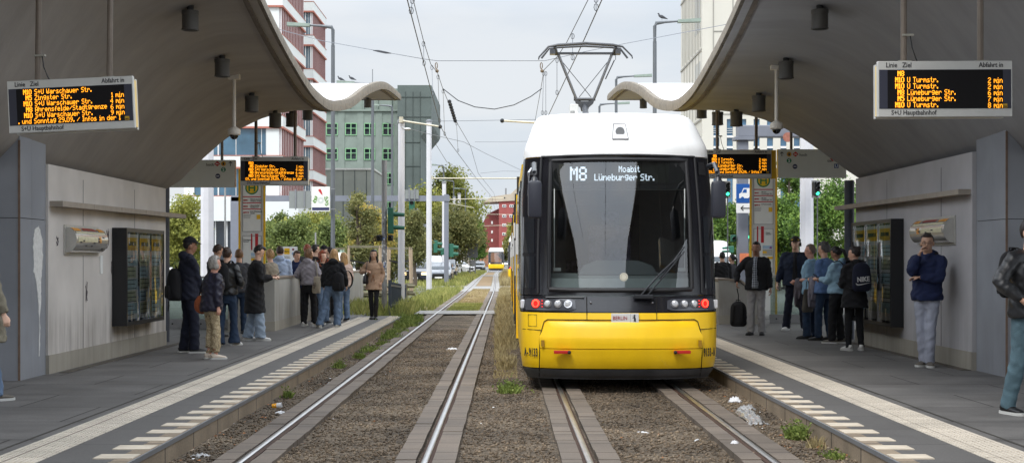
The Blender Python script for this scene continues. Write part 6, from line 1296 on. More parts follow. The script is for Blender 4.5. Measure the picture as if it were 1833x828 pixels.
t = thing('brick_apartment_house', 'red brick apartment house with white windows at the end of the street', 'building', (ox, Y, 0))
mb = MB(); xl, xm, xr = gx(858, Y) - ox, gx(893, Y) - ox, gx(960, Y) - ox; mb.prism([(xl, -.1), (xm, -.1), (xm, gz(372, Y)), (gx(872, Y) - ox, gz(382, Y)), (gx(858, Y) - ox, gz(410, Y))], 'y', 3, 14); mb.cur = 1; mb.box(xm, xr, 0, 16, -.1, gz(358, Y)); mb.build('wall', [BRK2, BRK], t)
mb = MB(); mb.box(xl, xr + .2, -.3, 3.1, 0, gz(444, Y)); mb.build('shop_front', M('shop_brown', (150, 104, 78), .7, var=.2, scale=.5), t)
mb = MB(); mb.prism([(xl + 1, gz(362, Y)), (xr + .3, gz(357, Y)), (xr, gz(336, Y)), (gx(928, Y) - ox, gz(334, Y)), (gx(914, Y) - ox, gz(347, Y)), (gx(880, Y) - ox, gz(352, Y))], 'y', -.4, 14); mb.build('roof', ROOFB, t)
for r_ in (366, 384, 400, 416, 432):
    for c in (899, 912, 925, 938): 
        w_ = MB(); w_.box(gx(c, Y) - ox, gx(c + 7, Y) - ox, -.12, .02, gz(r_ + 5, Y), gz(r_, Y)); wo = w_.build('window', WFW, t); p_ = MB(); p_.box(gx(c + 1, Y) - ox, gx(c + 3, Y) - ox, -.16, -.125, gz(r_ + 4.2, Y), gz(r_ + 1, Y)); p_.box(gx(c + 4, Y) - ox, gx(c + 6, Y) - ox, -.16, -.125, gz(r_ + 4.2, Y), gz(r_ + 1, Y)); p_.build('pane', WGD, wo)
for r_ in (395, 412, 427):
    w_ = MB(); w_.box(gx(879, Y) - ox, gx(882, Y) - ox, 2.85, 3.02, gz(r_ + 5, Y), gz(r_, Y)); w_.build('window', WFW, t)
mb = MB(); mb.box(gx(904, Y) - ox, gx(907, Y) - ox, 4, 6, gz(350, Y), gz(335, Y)); mb.build('chimney', GREYM, t)
t = thing('distant_house', 'plain grey house left of the brick apartment house beyond the trees', 'building', (gx(830, 300), 300, 0)); mb = MB(); mb.box(-10, 3, 0, 10, -.1, 7); mb.build('wall', M('far_wall', (150, 140, 128), .8, var=.1, scale=.4), t); mb = MB(); mb.box(-10.2, 3.2, -.2, 10.2, 7, 8.5); mb.build('roof', ROOFB, t)
PALE = M('pale_facade', (200, 197, 186), .7, var=.05, scale=.3); PALE2 = M('pale_joint', (150, 148, 140), .8, var=0); BLG = M('blue_glass', (70, 110, 140), .08, var=.35, scale=.4, spec=.9)
Y = 120; s = F / Y; ox = gx(1257, Y)
t = thing('pale_tower', 'tall cream panelled tower rising behind the right roof', 'building', (ox, Y, 0)); W1 = 26; D = 14.6
mb = MB(); mb.box(0, W1, .3, D - .0, -.1, 36)
wy = [(214, 245), (247, 263), (266, 282), (285, 301)]; cols = [gx(p, Y) - ox for p in (1277, 1301, 1325, 1349, 1373, 1397, 1421, 1445)]; cw = 11 / s
zs_ = [gz(p, Y) for p in (213, 245, 264, 283, 302)]
xp = 0.
for c in cols: mb.box(xp, c, .0, .31, 0, zs_[0]); xp = c + cw
mb.box(xp, W1, .0, .31, 0, zs_[0]); mb.box(0, W1, .0, .31, zs_[0], 36)
mb.build('facade', PALE, t)
for c in cols:
    w_ = MB(); 
    for z in zs_[1:]: w_.box(c, c + cw, .05, .28, z - .05, z + .12)
    wo = w_.build('window', WFW, t); p_ = MB(); p_.box(c, c + cw, .22, .30, 0, zs_[0]); p_.build('pane', BLG, wo); p_ = MB()
    for k in range(3): p_.box(c, c + cw, .12, .16, zs_[1] + .35 + k * .18, zs_[1] + .39 + k * .18)
    p_.build('window_rail', MUL, wo)
mb = MB(); 
for px in (1276, 1311, 1346): mb.box(gx(px, Y) - ox, gx(px, Y) - ox + .09, -.04, .0, zs_[0] + .3, 36)
for py in (57, 108, 176, 205): mb.box(gx(1276, Y) - ox, W1, -.05, .0, gz(py, Y), gz(py, Y) + .08)
for y in range(1, 14, 1): mb.box(-.05, .0, y, y + .06, 20 if y % 2 else 14, 36)
for z in (13.6, 19.6, 26, 32): mb.box(-.07, .0, .3, D, z, z + .16)
mb.build('panel_joint', PALE2, t)
mb = MB()
for z in (15.2, 21.4, 27.6):
    for k in range(4): mb.box(-.03, .001, 1.2 + k * .9, 1.7 + k * .9, z, z + 3.6)
mb.build('flank_slot', M('slot_grey', (164, 166, 164), .6, var=.05), t)
Y = 150; t = thing('pale_block', 'low pale office block with dark windows behind the right hand gantry', 'building', (gx(1480, Y), Y, 0)); mb = MB(); mb.box(-14, 40, 0, 14, 0, 17); mb.build('facade', PALE, t); mb = MB()
for i in range(20):
    for j in range(5): mb.box(-13 + i * 2.4, -11.8 + i * 2.4, -.04, .05, 1.5 + j * 3.2, 3.6 + j * 3.2)
mb.build('window_band', WGD, t)
LG = {'yellow': leafmat('leaf_autumn', [(86, 92, 50), (130, 134, 66), (168, 160, 82), (200, 176, 98), (186, 140, 84)], .35), 'green': leafmat('leaf_green', [(56, 64, 38), (90, 104, 58), (122, 136, 76), (160, 166, 98)], .35), 'lime': leafmat('leaf_lime', [(78, 84, 44), (122, 128, 62), (158, 160, 80), (190, 186, 102)], .35), 'deep': leafmat('leaf_deep', [(44, 62, 34), (74, 100, 48), (106, 136, 60), (150, 172, 80)], .35), 'olive': leafmat('leaf_olive', [(66, 70, 42), (100, 104, 64), (132, 134, 84), (166, 156, 102)], .35)}
BARK = M('bark', (84, 74, 62), .9, var=.3, scale=6, stretch=(1, 1, .2), bump=.5)
def leaf_mesh(name, centers, radii, n, size, mat):
    """n small four-sided leaves spread through blobs"""
    vol = radii.prod(axis=1) ** (2 / 3.); pr = vol / vol.sum(); idx = RNG.choice(len(centers), n, p=pr)
    d = RNG.normal(size=(n, 3)); d /= np.linalg.norm(d, axis=1)[:, None]; rr = RNG.random(n) ** .42
    c = centers[idx] + d * radii[idx] * rr[:, None] * (1 + .22 * RNG.normal(size=n))[:, None]
    a = RNG.normal(size=(n, 3)); a /= np.linalg.norm(a, axis=1)[:, None]; b = np.cross(a, RNG.normal(size=(n, 3))); b /= np.linalg.norm(b, axis=1)[:, None]
    s = size * (.55 + .9 * RNG.random(n))[:, None]; a = a * s; b = b * s * .62
    v = np.stack([c - a, c - b * .9 - a * .1, c + a, c + b * .9 - a * .1], axis=1).reshape(-1, 3).astype(np.float32)
    me = bpy.data.meshes.new(name); me.vertices.add(4 * n); me.vertices.foreach_set('co', v.ravel()); me.loops.add(4 * n); me.loops.foreach_set('vertex_index', np.arange(4 * n, dtype=np.int32)); me.polygons.add(n); me.polygons.foreach_set('loop_start', np.arange(0, 4 * n, 4, dtype=np.int32)); me.polygons.foreach_set('loop_total', np.full(n, 4, dtype=np.int32)); me.update(); me.materials.append(mat)
    return me
def tree(label, x, y, h, w, kind, n=5000, leaf=.16, z0=.28, seed=0, name='tree', group=None, zb=-.1, sparse=1.):
    rs = np.random.default_rng(seed + 100); t = thing(name, label, 'tree' if name == 'tree' else 'shrub', (x, y, zb), group=group)
    leaf *= .6; n = int(n * 1.9); nb = 30; cs = []; rd = []; zc = h * (z0 + (1 - z0) / 2); hz = h * (1 - z0) / 2
    for i in range(nb):
        u = rs.normal(size=3); u /= np.linalg.norm(u); q = rs.random() ** .33 * .78
        taper = 1 - .35 * max(0, u[2]); cs.append((u[0] * w / 2 * q * taper, u[1] * w / 2 * q * taper, zc + u[2] * hz * q)); r_ = (.17 + .13 * rs.random()) * w * sparse; rd.append((r_, r_, r_ * .8))
    cs = np.array(cs); rd = np.array(rd)
    tr_ = MB(); tr_.tube([(0, 0, 0), (.03 * w, 0, h * z0 * .6), (0, .02 * w, h * z0 * 1.1), (.02, 0, h * .62), (0, 0, h * .85)], [.022 * h + .03, .018 * h + .02, .015 * h + .02, .008 * h, .01], 8)
    for i in range(0, nb, 2):
        c = cs[i]; zz = min(c[2] * .75, h * .6); zz = max(zz, h * z0 * .8); tr_.tube([(0, 0, zz), (c[0] * .5, c[1] * .5, (zz + c[2]) / 2 + .05 * h), tuple(c)], [.007 * h + .01, .005 * h + .008, .006], 5)
    tr_.build('trunk', BARK, t, smooth=True)
    o = bpy.data.objects.new('crown', leaf_mesh('crown', cs, rd, n, leaf, LG[kind])); COL.objects.link(o); o.parent = t
    return t
TG_ = 'trees along the left side of the street'
def tpx(label, pxc, Y, pytop, pxw, kind, n, leaf, **k): tree(label, gx(pxc, Y), Y, gz(pytop, Y) + .1, pxw * Y / F, kind, n, leaf, **k)
tpx('yellowing tree between the left wall and the white pillar', 330, 58, 338, 90, 'lime', 6000, .11, seed=1, z0=.15)
tpx('dense green tree behind the left parapet, right of the stop pillar', 520, 62, 372, 110, 'green', 9000, .11, seed=2, z0=.08)
tpx('dark green bushy tree left of the tall street lamp', 592, 70, 380, 100, 'green', 8000, .12, seed=3, z0=.1)
tpx('thin young autumn tree with golden leaves left of the grey sign post', 640, 52, 322, 84, 'olive', 3000, .085, seed=4, z0=.22, sparse=.7)
tpx('young autumn tree with thin golden crown in the wooden stakes by the traffic light', 668, 60, 345, 96, 'yellow', 4200, .09, seed=5, z0=.15, sparse=.8)
tpx('olive young tree between the two white masts', 742, 78, 366, 60, 'olive', 4500, .12, seed=6, z0=.2)
tpx('tall lime-green tree right of the green tower', 762, 150, 312, 120, 'lime', 9000, .26, seed=7, z0=.12)
tpx('largest yellow-green street tree beyond the gantry', 808, 190, 292, 104, 'lime', 12000, .30, seed=8, z0=.1)
tpx('broad olive tree beside the far masts', 812, 135, 352, 100, 'olive', 9000, .20, seed=9, z0=.12)
tpx('dark green tree in front of the brick house', 852, 260, 384, 50, 'deep', 6000, .34, seed=10, z0=.12)
tpx('olive tree hanging over the parked cars', 770, 120, 372, 70, 'olive', 6000, .18, seed=11, z0=.25)
tpx('dull yellow tree right of the brick house above the distant tram', 916, 300, 392, 30, 'lime', 4000, .34, seed=12, z0=.1)
tpx('grey-green tree beside the distant tram', 915, 240, 425, 40, 'olive', 3500, .26, seed=13, z0=.05)
tpx('broad yellow-green tree filling the gap behind the young group', 560, 84, 366, 130, 'lime', 8000, .14, seed=31, z0=.03)
tpx('low spreading olive tree behind the wooden tree guards', 690, 92, 384, 110, 'olive', 7000, .15, seed=32, z0=.03)
tpx('deep green tree behind the stop pillar and poster board', 500, 100, 372, 80, 'green', 6000, .16, seed=33, z0=.03)
tpx('green tree far left behind the balustrade', 300, 75, 372, 60, 'green', 5000, .13, seed=14, z0=.1)
tpx('dense tree behind the office base', 480, 95, 392, 80, 'green', 5000, .16, seed=15, z0=.1)
tpx('broad bright green tree behind the right stop pillar', 1395, 66, 330, 120, 'deep', 11000, .12, seed=16, z0=.05)
tpx('tall green tree under the right direction sign', 1480, 62, 300, 130, 'deep', 12000, .12, seed=17, z0=.05)
tpx('dark green tree beside the blue car sign', 1305, 74, 346, 80, 'deep', 9000, .13, seed=18, z0=.05)
tpx('young light green tree top above the right display', 1412, 90, 246, 60, 'deep', 4000, .15, seed=19, z0=.2, sparse=.8)
tpx('tree closing the view at the right behind the wall column', 1560, 70, 320, 110, 'deep', 7000, .13, seed=20, z0=.05)
tpx('low bush row beyond the right road', 1350, 90, 420, 150, 'deep', 8000, .15, seed=21, z0=.02)
def street_lamp(px, pytop, Y, arm_px, sg, label, head=True, arm_dy=0):
    x = gx(px, Y); z = gz(pytop, Y); t = thing('street_lamp', label, 'street lamp', (x, Y, -.1), group='grey street lamps'); s = F / Y; al = arm_px / s
    mb = MB(); mb.tube([(0, 0, 0), (0, 0, 1.2), (0, 0, z - .7)], [.12, .09, .075], 10, ref=(1, 0, 0)); mb.tube([(0, 0, z - .75), (0, 0, z - .1), (sg * .06, 0, z + .02), (sg * .4, 0, z + .06), (sg * al * .55, 0, z + .10)], [(.085, .06), (.10, .07), (.08, .08), (.05, .05), (.035, .035)], 8); mb.build('post', LAMPP, t, smooth=True)
    a = sg * al * .50; b = sg * al
    mb = MB(); mb.prism([(a, z + .03), (b, z + .06), (b, z + .20), (a, z + .14)], 'y', -.14, .14); mb.build('lamp_head', M('lamp_head', (142, 156, 146), .5, .2, var=.2, scale=3), t)
    return t
street_lamp(596, 45, 55, 82, -1, 'tallest street lamp on the left with its arm over the roof')
street_lamp(667, 148, 72, 64, -1, 'street lamp on the left with two pigeons on its head')
street_lamp(702, 188, 95, 46, -1, 'street lamp in front of the green tower, arm pointing left')
street_lamp(794, 295, 120, 26, -1, 'slim street lamp beside the gantry column among the trees')
street_lamp(812, 323, 150, 26, -1, 'small far street lamp seen over the olive tree')
street_lamp(833, 337, 170, 20, -1, 'farthest street lamp before the brick house')
street_lamp(1172, 38, 55, 82, 1, 'tallest street lamp on the right with its arm over the pale tower')
street_lamp(1103, 136, 75, 64, 1, 'street lamp just left of the right roof tip')
street_lamp(1073, 185, 88, 54, 1, 'street lamp low behind the pantograph with a pigeon on it')
FEATH = M('feather', (62, 64, 70), .7, var=.3, scale=30)
def pigeon(px, py, Y, f, label):
    t = thing('pigeon', label, 'bird', at(px, py, Y)); k = 1.35
    mb = MB(); loft(mb, [(-.17 * f * k, 0, -.01 * k, .02 * k, .006 * k), (-.10 * f * k, 0, .02 * k, .035 * k, .025 * k), (0, 0, .06 * k, .045 * k, .05 * k), (.07 * f * k, 0, .09 * k, .03 * k, .035 * k), (.09 * f * k, 0, .13 * k, .018 * k, .02 * k), (.10 * f * k, 0, .155 * k, .02 * k, .02 * k), (.135 * f * k, 0, .15 * k, .004 * k, .004 * k)], ref=(0, 1, 0), seg=8, sub=2)
    mb.tube([(0, .01, .03), (0, .01, -.04 * k)], .006, 4); mb.build('plumage', FEATH, t, smooth=True)
pigeon(610, 144, 72, -1, 'dark pigeon on the outer end of the left lamp head'); pigeon(630, 143, 72, -1, 'grey pigeon on the inner end of the left lamp head'); pigeon(1185, 34, 55, -1, 'pigeon on the arm of the tall right street lamp'); pigeon(1107, 176, 88, 1, 'pigeon on the low lamp under the right roof tip')
def mast(px, pytop, Y, w, label, arm=None, octo=True):
    x = gx(px, Y); z = gz(pytop, Y); t = thing('overhead_line_mast', label, 'mast', (x, Y, -.05), group='white overhead line masts'); r = w * Y / F / 2
    mb = MB(); mb.tube([(0, 0, 0), (0, 0, z)], [r, r * .93], 8, ref=(math.cos(.39), math.sin(.39), 0)); mb.tube([(0, 0, 0), (0, 0, .12)], [r * 1.5, r * 1.5], 8); mb.build('shaft', WHITEP, t); mb = MB(); mb.tube([(0, 0, z - .02), (0, 0, z + .07), (0, 0, z + .1)], [r * 1.15, r * 1.1, r * .5], 8, ref=(1, 0, 0)); mb.build('cap', GREYM, t)
    return t
m1 = mast(718.5, 216, 44, 13, 'nearest white mast on the left beside the dark railing, carrying a short arm')
mast(768, 216, 67, 10.5, 'second white mast on the left behind the railing')
mast(795, 326, 108, 8, 'white mast directly beside the gantry column')
mast(813, 352, 140, 6, 'shorter of the two far white masts in the trees')
mast(822, 346, 150, 6, 'taller of the two far white masts in the trees')
mast(371, 180, 48, 24, 'thick white octagonal mast left of the yellow stop pillar')
mast(1444, 180, 48, 25, 'thick white octagonal mast under the right direction sign')
def arm(parent_px, Y, py0, px1, py1, label, r=.03):
    a = at(parent_px, py0, Y); b = at(px1, py1, Y); t = thing('line_bracket', label, 'bracket arm', a); mb = MB(); mb.tube([(0, 0, 0), tuple(b - a)], r, 8); mb.tube([(0, 0, -.06), (0, 0, .12)], r * 2.2, 8); mb.build('tube', M('arm_cream', (196, 190, 170), .5, .2, var=.1), t, smooth=True); mb = MB(); mb.ball(tuple((b - a) * .985), (r * 2.2,) * 3, 8, 6); mb.build('clamp', DARKM, t)
arm(718, 43.8, 216, 789, 227, 'cream bracket arm from the nearest mast to the left contact wire')
arm(773, 67, 319, 940, 319, 'long cream arm crossing both tracks from the second mast')
arm(797, 108, 357, 905, 354, 'lower cream arm crossing the view before the brick house')
arm(965, 41, 220, 898, 216, 'short bracket arm ending left of the tram roof')
arm(795, 108, 362, 850, 372, 'thin short arm at the gantry mast', .02)
arm(860, 250, 383, 935, 384, 'distant bracket arm above the coming tram')
arm(866, 180, 404, 935, 402, 'far bracket arm in front of the red brick wall', .03)
t = thing('mast_camera', 'small white lamp below the arm of the nearest white mast', 'lamp', at(728, 231, 43.5)); mb = MB(); mb.ball((.02, 0, 0), (.12, .08, .045), 10, 6); mb.tube([(0, 0, 0), (-.14, 0, .05)], .02, 6); mb.build('housing', SILV, t, smooth=True)
def post(px, pytop, Y, w, label, mat=POLEM, zb=-.1, nm='post'):
    x = gx(px, Y); t = thing(nm, label, 'post', (x, Y, zb)); r = w * Y / F / 2; mb = MB(); mb.cyl(0, 0, 0, gz(pytop, Y) - zb, r, 12); mb.build('tube', mat, t, smooth=True); return t
STK = M('stickered_post', (150, 152, 150), .6, .1, var=.5, scale=7, var2=(214, 214, 212))
sp = post(688, 287, 38.4, 9.5, 'grey traffic light post covered with torn white stickers', POLEM, PZ, 'signal_post')
mb = MB(); rs = random.Random(4)
for k in range(46):
    a = rs.uniform(-2.6, -.4); z = rs.uniform(.9, 2.6); r = .0755; w = rs.uniform(.02, .06); hh = rs.uniform(.02, .06); vs = []
    for q in range(4): an = a + (q / 3 - .5) * w / r; vs += [(r * math.cos(an), r * math.sin(an), z), (r * math.cos(an), r * math.sin(an), z + hh)]
    mb.cur = rs.choice([0, 0, 0, 1, 2]); mb.add(vs, [(2 * q, 2 * q + 2, 2 * q + 3, 2 * q + 1) for q in range(3)])
mb.build('sticker', [SWHT, M('sticker_b', (90, 120, 180), .6, var=0), M('sticker_d', (100, 100, 100), .6, var=0)], sp)
post(403, 335, 60, 3.4, 'thin steel pole right of the thick white mast on the left')
post(565, 416, 60, 3, 'thin pale pole with a red tip behind the young group')
TGREEN = M('signal_green_housing', (36, 96, 76), .5, var=.05); TBK = M('signal_black', (20, 22, 22), .5, var=0); GLIT = M('green_lamp', (60, 240, 170), .4, var=0, emit=(70, 255, 190), es=1.6)
def signal(px0, py0, px1, py1, Y, n, label, side=0, lit=None, hous=None, frame=None):
    x0, x1 = gx(px0, Y), gx(px1, Y); z1, z0 = gz(py0, Y), gz(py1, Y); t = thing('traffic_light', label, 'traffic light', ((x0 + x1) / 2, Y, z0)); w = (x1 - x0) / 2; h = z1 - z0; hs = hous or TGREEN
    mb = MB(); mb.box(-w, w, 0, .22, 0, h, min(.03, w * .3)); 
    if frame: mb.cur = 1; mb.box(-w * 1.7, w * 1.7, .225, .24, -w * .7, h + w * .7, .004)
    mb.build('housing', [hs, SWHT] if frame else hs, t)
    for k in range(n):
        z = h * (k + .5) / n; r = min(w * .7, h / n * .38)
        if side: m2 = MB(); m2.tube([(side * w * .8, .1, z), (side * (w + .30), .1, z - .02)], [r * 1.15, r * .95], 12); m2.build('hood', hs, t, smooth=True)
        else:
            m2 = MB(); m2.tube([(0, .0, z), (0, -.01, z)], r, 16); m2.build('lens', GLIT if lit == k else TBK, t)
            m2 = MB(); K = 10; vs = []
            for q in range(K + 1): a = math.pi * q / K; vs += [(r * 1.1 * math.cos(a), 0, z + r * 1.1 * math.sin(a)), (r * 1.1 * math.cos(a), -.16, z + r * .95 * math.sin(a) - .0)]
            m2.add(vs, [(2 * q, 2 * q + 1, 2 * q + 3, 2 * q + 2) for q in range(K)]); m2.build('hood', hs, t)
    return t
signal(694, 371, 704, 418, 38.2, 2, 'green traffic light with two hoods on the stickered post', 1)
signal(674, 420, 682, 431, 38.2, 1, 'small square signal on the left of the stickered post', 0, None, TBK)
signal(694, 420, 703, 431, 38.2, 1, 'small square signal under the hooded green traffic light', 0, None, TBK)
signal(732, 352, 742, 396, 90, 2, 'green traffic light hanging from the gantry seen from behind', 0, None)
signal(776, 430, 783, 452, 85, 2, 'far green traffic light left of the gantry column', 1)
signal(803, 436, 812, 460, 88, 2, 'far green traffic light right of the gantry column', 1)
signal(789, 443, 796, 456, 88, 2, 'small green signal at the foot of the gantry column', 1)
signal(1298, 326, 1307, 351, 42, 3, 'white framed traffic light with green lamp left of the blue car sign', 0, 0, TBK, True)
signal(1459, 325, 1468, 350, 42, 3, 'white framed traffic light with green lamp under the right direction sign', 0, 0, TBK, True)
signal(1328, 384, 1343, 432, 46, 3, 'large green traffic light showing green on the right gantry column', 0, 0)
signal(1309, 420, 1318, 432, 46, 1, 'small green signal box left of the gantry column on the right', 0, None)
signal(1306, 440, 1314, 452, 60, 2, 'distant green traffic light low on the right', -1)
post(1463, 350, 42.2, 2.2, 'thin post carrying the right white framed traffic light', GREYM); post(1302.5, 350, 42.2, 2.2, 'thin post carrying the left white framed traffic light', GREYM)
GANT = M('gantry_grey', (122, 126, 136), .5, .2, var=.08, scale=1.5)
Y = 88; s = F / Y; ox = gx(799, Y); t = thing('sign_gantry', 'grey box beam sign gantry spanning the left road with sign backs on it', 'gantry', (ox, Y, -.1))
mb = MB(); mb.box(-.14, .14, -.14, .14, 0, gz(345, Y)); mb.build('column', GANT, t); mb = MB(); mb.box(gx(421, Y) - ox - .26, gx(421, Y) - ox + .26, -.2, .2, 0, gz(350, Y)); mb.build('column', GANT, t)
mb = MB(); mb.box(gx(415, Y) - ox, .2, -.2, .2, gz(360, Y) + .1, gz(350, Y) + .1); mb.build('beam', GANT, t)
for (a, b, c, d) in ((519, 342, 558, 373), (726, 340, 750, 356), (738, 376, 752, 385)):
    mb = MB(); mb.box(gx(a, Y) - ox, gx(b if b > a else c, Y) - ox, -.32, -.27, gz(d, Y) + .1, gz(b, Y) + .1); mb.build('sign_back', M('sign_back', (132, 136, 134), .5, .2, var=.05), t)
    mb = MB()
    for q in (.3, .7): xx = gx(a + (c - a) * q, Y) - ox; mb.box(xx - .04, xx + .04, -.38, -.32, gz(d, Y) + .0, gz(b, Y) + .2)
    mb.build('bracket', GREYM, t)
mb = MB(); mb.box(gx(730, Y) - ox, gx(773, Y) - ox, -.1, .1, gz(404, Y), gz(398, Y)); mb.build('side_arm', GANT, t)
Y = 46; s = F / Y; ox = gx(1329, Y); t = thing('signal_gantry', 'grey gantry column and box beam behind the right display with a round sign back', 'gantry', (ox, Y, -.1)); mb = MB(); mb.box(-.17, .17, -.17, .17, 0, gz(247, Y)); mb.build('column', GANT, t)
mb = MB(); mb.box(gx(1319, Y) - ox, gx(1530, Y) - ox, -.25, .25, gz(246, Y) + .1, gz(225, Y) + .1, .03); mb.build('beam', GANT, t); mb = MB(); mb.box(-.30, .40, -.3, .3, gz(249, Y) + .05, gz(246, Y) + .1, .01); mb.build('flange', GANT, t)
mb = MB(); mb.tube([(gx(1406, Y) - ox, -.4, gz(242, Y)), (gx(1406, Y) - ox, -.36, gz(242, Y))], .16, 20); mb.build('round_sign', M('round_sign_back', (150, 96, 80), .6, var=.3, scale=12), t)
Y = 45.4; t = thing('car_road_sign', 'blue road sign with white car symbol left of the right stop pillar', 'sign', (gx(1335, Y), Y, gz(363, Y))); w = 17 * Y / F; h = 34 * Y / F
mb = MB(); mb.box(-w, w, 0, .03, 0, h, .004); mb.build('board', M('sign_blue', (24, 84, 160), .5, var=0), t)
mb = MB(); cp = [(-w * .7, h * .25), (-w * .7, h * .48), (-w * .45, h * .55), (-w * .25, h * .78), (w * .5, h * .78), (w * .7, h * .5), (w * .85, h * .48), (w * .85, h * .25)]; mb.add([(x, -.004, z) for x, z in cp], [tuple(range(8))]); mb.build('car_symbol', SWHT, t)
mb = MB(); mb.cur = 0; disc(mb, -w * .35, h * .25, w * .16, -.008); disc(mb, w * .45, h * .25, w * .16, -.008); mb.build('wheel_symbol', M('sign_blue', (24, 84, 160)), t); mb = MB(); mb.add([(-w * .38, -.007, h * .53), (-w * .2, -.007, h * .72), (w * .1, -.007, h * .72), (w * .1, -.007, h * .53)], [(0, 1, 2, 3)]); mb.build('window_symbol', M('sign_blue', (24, 84, 160)), t)
t = thing('arrow_road_sign', 'white plate with black left arrow under the blue car sign', 'sign', (gx(1335, Y), Y, gz(381, Y))); h = 17 * Y / F; mb = MB(); mb.box(-w, w, 0, .03, 0, h, .004); mb.build('board', SWHT, t); mb = MB(); mb.bar((-w * .5, -.006, h / 2), (w * .6, -.006, h / 2), .03, .004, up=(0, 1, 0)); mb.bar((-w * .52, -.006, h / 2), (-w * .25, -.006, h * .75), .03, .004, up=(0, 1, 0)); mb.bar((-w * .52, -.006, h / 2), (-w * .25, -.006, h * .25), .03, .004, up=(0, 1, 0)); mb.build('arrow', DKTXT, t)
t = thing('paper_bill', 'orange and red paper bill stuck on the right gantry column', 'poster', (gx(1332, 45.6), 45.6, gz(476, 45.6))); mb = MB(); mb.box(-.14, .16, 0, .02, 0, .42); mb.build('sheet', M('bill_orange', (226, 132, 92), .8, var=.2, scale=6), t); mb = MB(); mb.box(-.12, .14, -.004, 0, .06, .18); mb.build('print', M('bill_red', (206, 60, 50), .8, var=.3, scale=18), t)
Y = 54.7; t = thing('advert_board', 'white poster board with red bird and green leaves on the tall left lamp', 'poster', (gx(574, Y), Y, gz(378, Y))); w = 16.5 * Y / F; h = 44 * Y / F
mb = MB(); mb.box(-w, w, 0, .05, 0, h, .006); mb.build('board', M('board_white', (228, 228, 222), .6, var=.02), t); mb = MB(); mb.box(-w * .93, w * .93, -.004, 0, h * .04, h * .16); mb.build('dark_strip', NAVY, t)
mb = MB(); rs = random.Random(3)
for k in range(16):
    sx = -1 if k % 2 else 1; cx, cz = sx * w * rs.uniform(.45, .8), h * rs.uniform(.25, .6); a = rs.uniform(0, 6.28); r1, r2 = .07, .03; mb.add([(cx + r1 * math.cos(a), -.006 - k * .0003, cz + r1 * math.sin(a)), (cx - r2 * math.sin(a), -.006 - k * .0003, cz + r2 * math.cos(a)), (cx - r1 * math.cos(a), -.006 - k * .0003, cz - r1 * math.sin(a)), (cx + r2 * math.sin(a), -.006 - k * .0003, cz - r2 * math.cos(a))], [(0, 1, 2, 3)])
mb.build('leaf_print', M('print_leaf', (110, 150, 80), .7, var=.3, scale=9), t)
mb = MB(); mb.cur = 0; mb.add([(-.10, -.006, h * .86), (-.02, -.006, h * .92), (.03, -.006, h * .84), (.08, -.006, h * .66), (.02, -.006, h * .70), (-.03, -.006, h * .76)], [tuple(range(6))]); mb.build('bird_print', RED, t); mb = MB(); ring2(mb, 0, h * .45, .05, .13, -.005); mb.build('blossom_print', M('print_pale', (200, 206, 200), .7, var=.1), t)
mb = MB(); mb.box(w, w + .2, .02, .05, h * .9, h * .93); mb.box(w, w + .2, .02, .05, h * .08, h * .11); mb.build('bracket', GREYM, t)
Y = 135; t = thing('road_sign_back', 'large grey road sign seen from behind beside the distant cars', 'sign', (gx(846, Y), Y, -.1)); mb = MB(); mb.box(-.5, .5, 0, .05, gz(459, Y), gz(433, Y)); mb.build('board', M('sign_back_dark', (96, 100, 104), .6, var=.05), t); mb = MB(); mb.cyl(-.25, .08, 0, gz(440, Y), .05, 8); mb.cyl(.25, .08, 0, gz(440, Y), .05, 8); mb.build('leg', GREYM, t); mb = MB(); mb.tube([(-.0, -.1, 1.35), (0, -.13, 1.35)], .32, 18); mb.build('round_plate', GREYM, t)
t = thing('railing', 'short dark railing with vertical bars at the end of the left platform', 'railing', (-3.1, 37.0, PZ)); dx, dy = -.30, 9.8; FENC = M('fence_blue_grey', (62, 72, 84), .5, .2, var=.1)
def RP(f, z0, z1): return (dx * f, dy * f, z0), (dx * f, dy * f, z1)
mb = MB(); mb.bar(*RP(0, -.05, .92), .07); mb.bar(*RP(1, -.2, .62), .07)
for a, b in ((.78, .52), (.24, .05)): mb.bar((0, 0, a), (dx, dy, b), .03, .05)
mb.build('rail', FENC, t); mb = MB()
for k in range(1, 24): f = k / 24; mb.bar(*RP(f, .02 - .18 * f, .88 - .28 * f), .028)
mb.build('upright', FENC, t)
WOODG = M('weathered_wood', (112, 108, 88), .9, var=.25, scale=4, bump=.3); WPALE = M('stake_wood', (168, 150, 128), .9, var=.2, scale=4)
def guard(px, Y, w, label):
    x = gx(px, Y); t = thing('tree_guard', label, 'tree guard', (x, Y, -.05)); 
    for sx in (-1, 1):
        for sy in (0, .9): mb = MB(); mb.tube([(sx * w, sy, 0), (sx * w * .9, sy, 2.15)], .05, 8); mb.build('stake', WPALE, t, smooth=True)
    mb = MB(); 
    for sy in (0, .9): mb.bar((-w * 1.0, sy, 2.1), (w * 1.0, sy, 2.1), .09)
    for z in (.30, .62, .28): mb.bar((-w * 1.2, -.1, z), (w * 1.2, -.1, z), .08)
    mb.build('crossbar', WOODG, t); mb = MB(); mb.bar((-w, 0, 1.62), (0, .4, 1.5), .02, .06); mb.bar((w, 0, 1.62), (0, .4, 1.5), .02, .06); mb.build('rubber_band', TRB, t)
guard(652, 51, .62, 'wooden tree guard behind the walking woman, nearest of three'); guard(714, 58, .5, 'wooden tree guard between the stickered post and the railing'); guard(620, 60, .6, 'wooden tree guard behind the fair-haired girl in beige')
t = thing('log_bench', 'low weathered log rails behind the young group', 'log rail', (gx(662, 47), 47, -.05)); mb = MB()
for z, y in ((.95, .0), (.70, .05), (.42, .1)): mb.tube([(-1.0, y, z - .2), (1.5, y + .2, z - .22)], .055, 8)
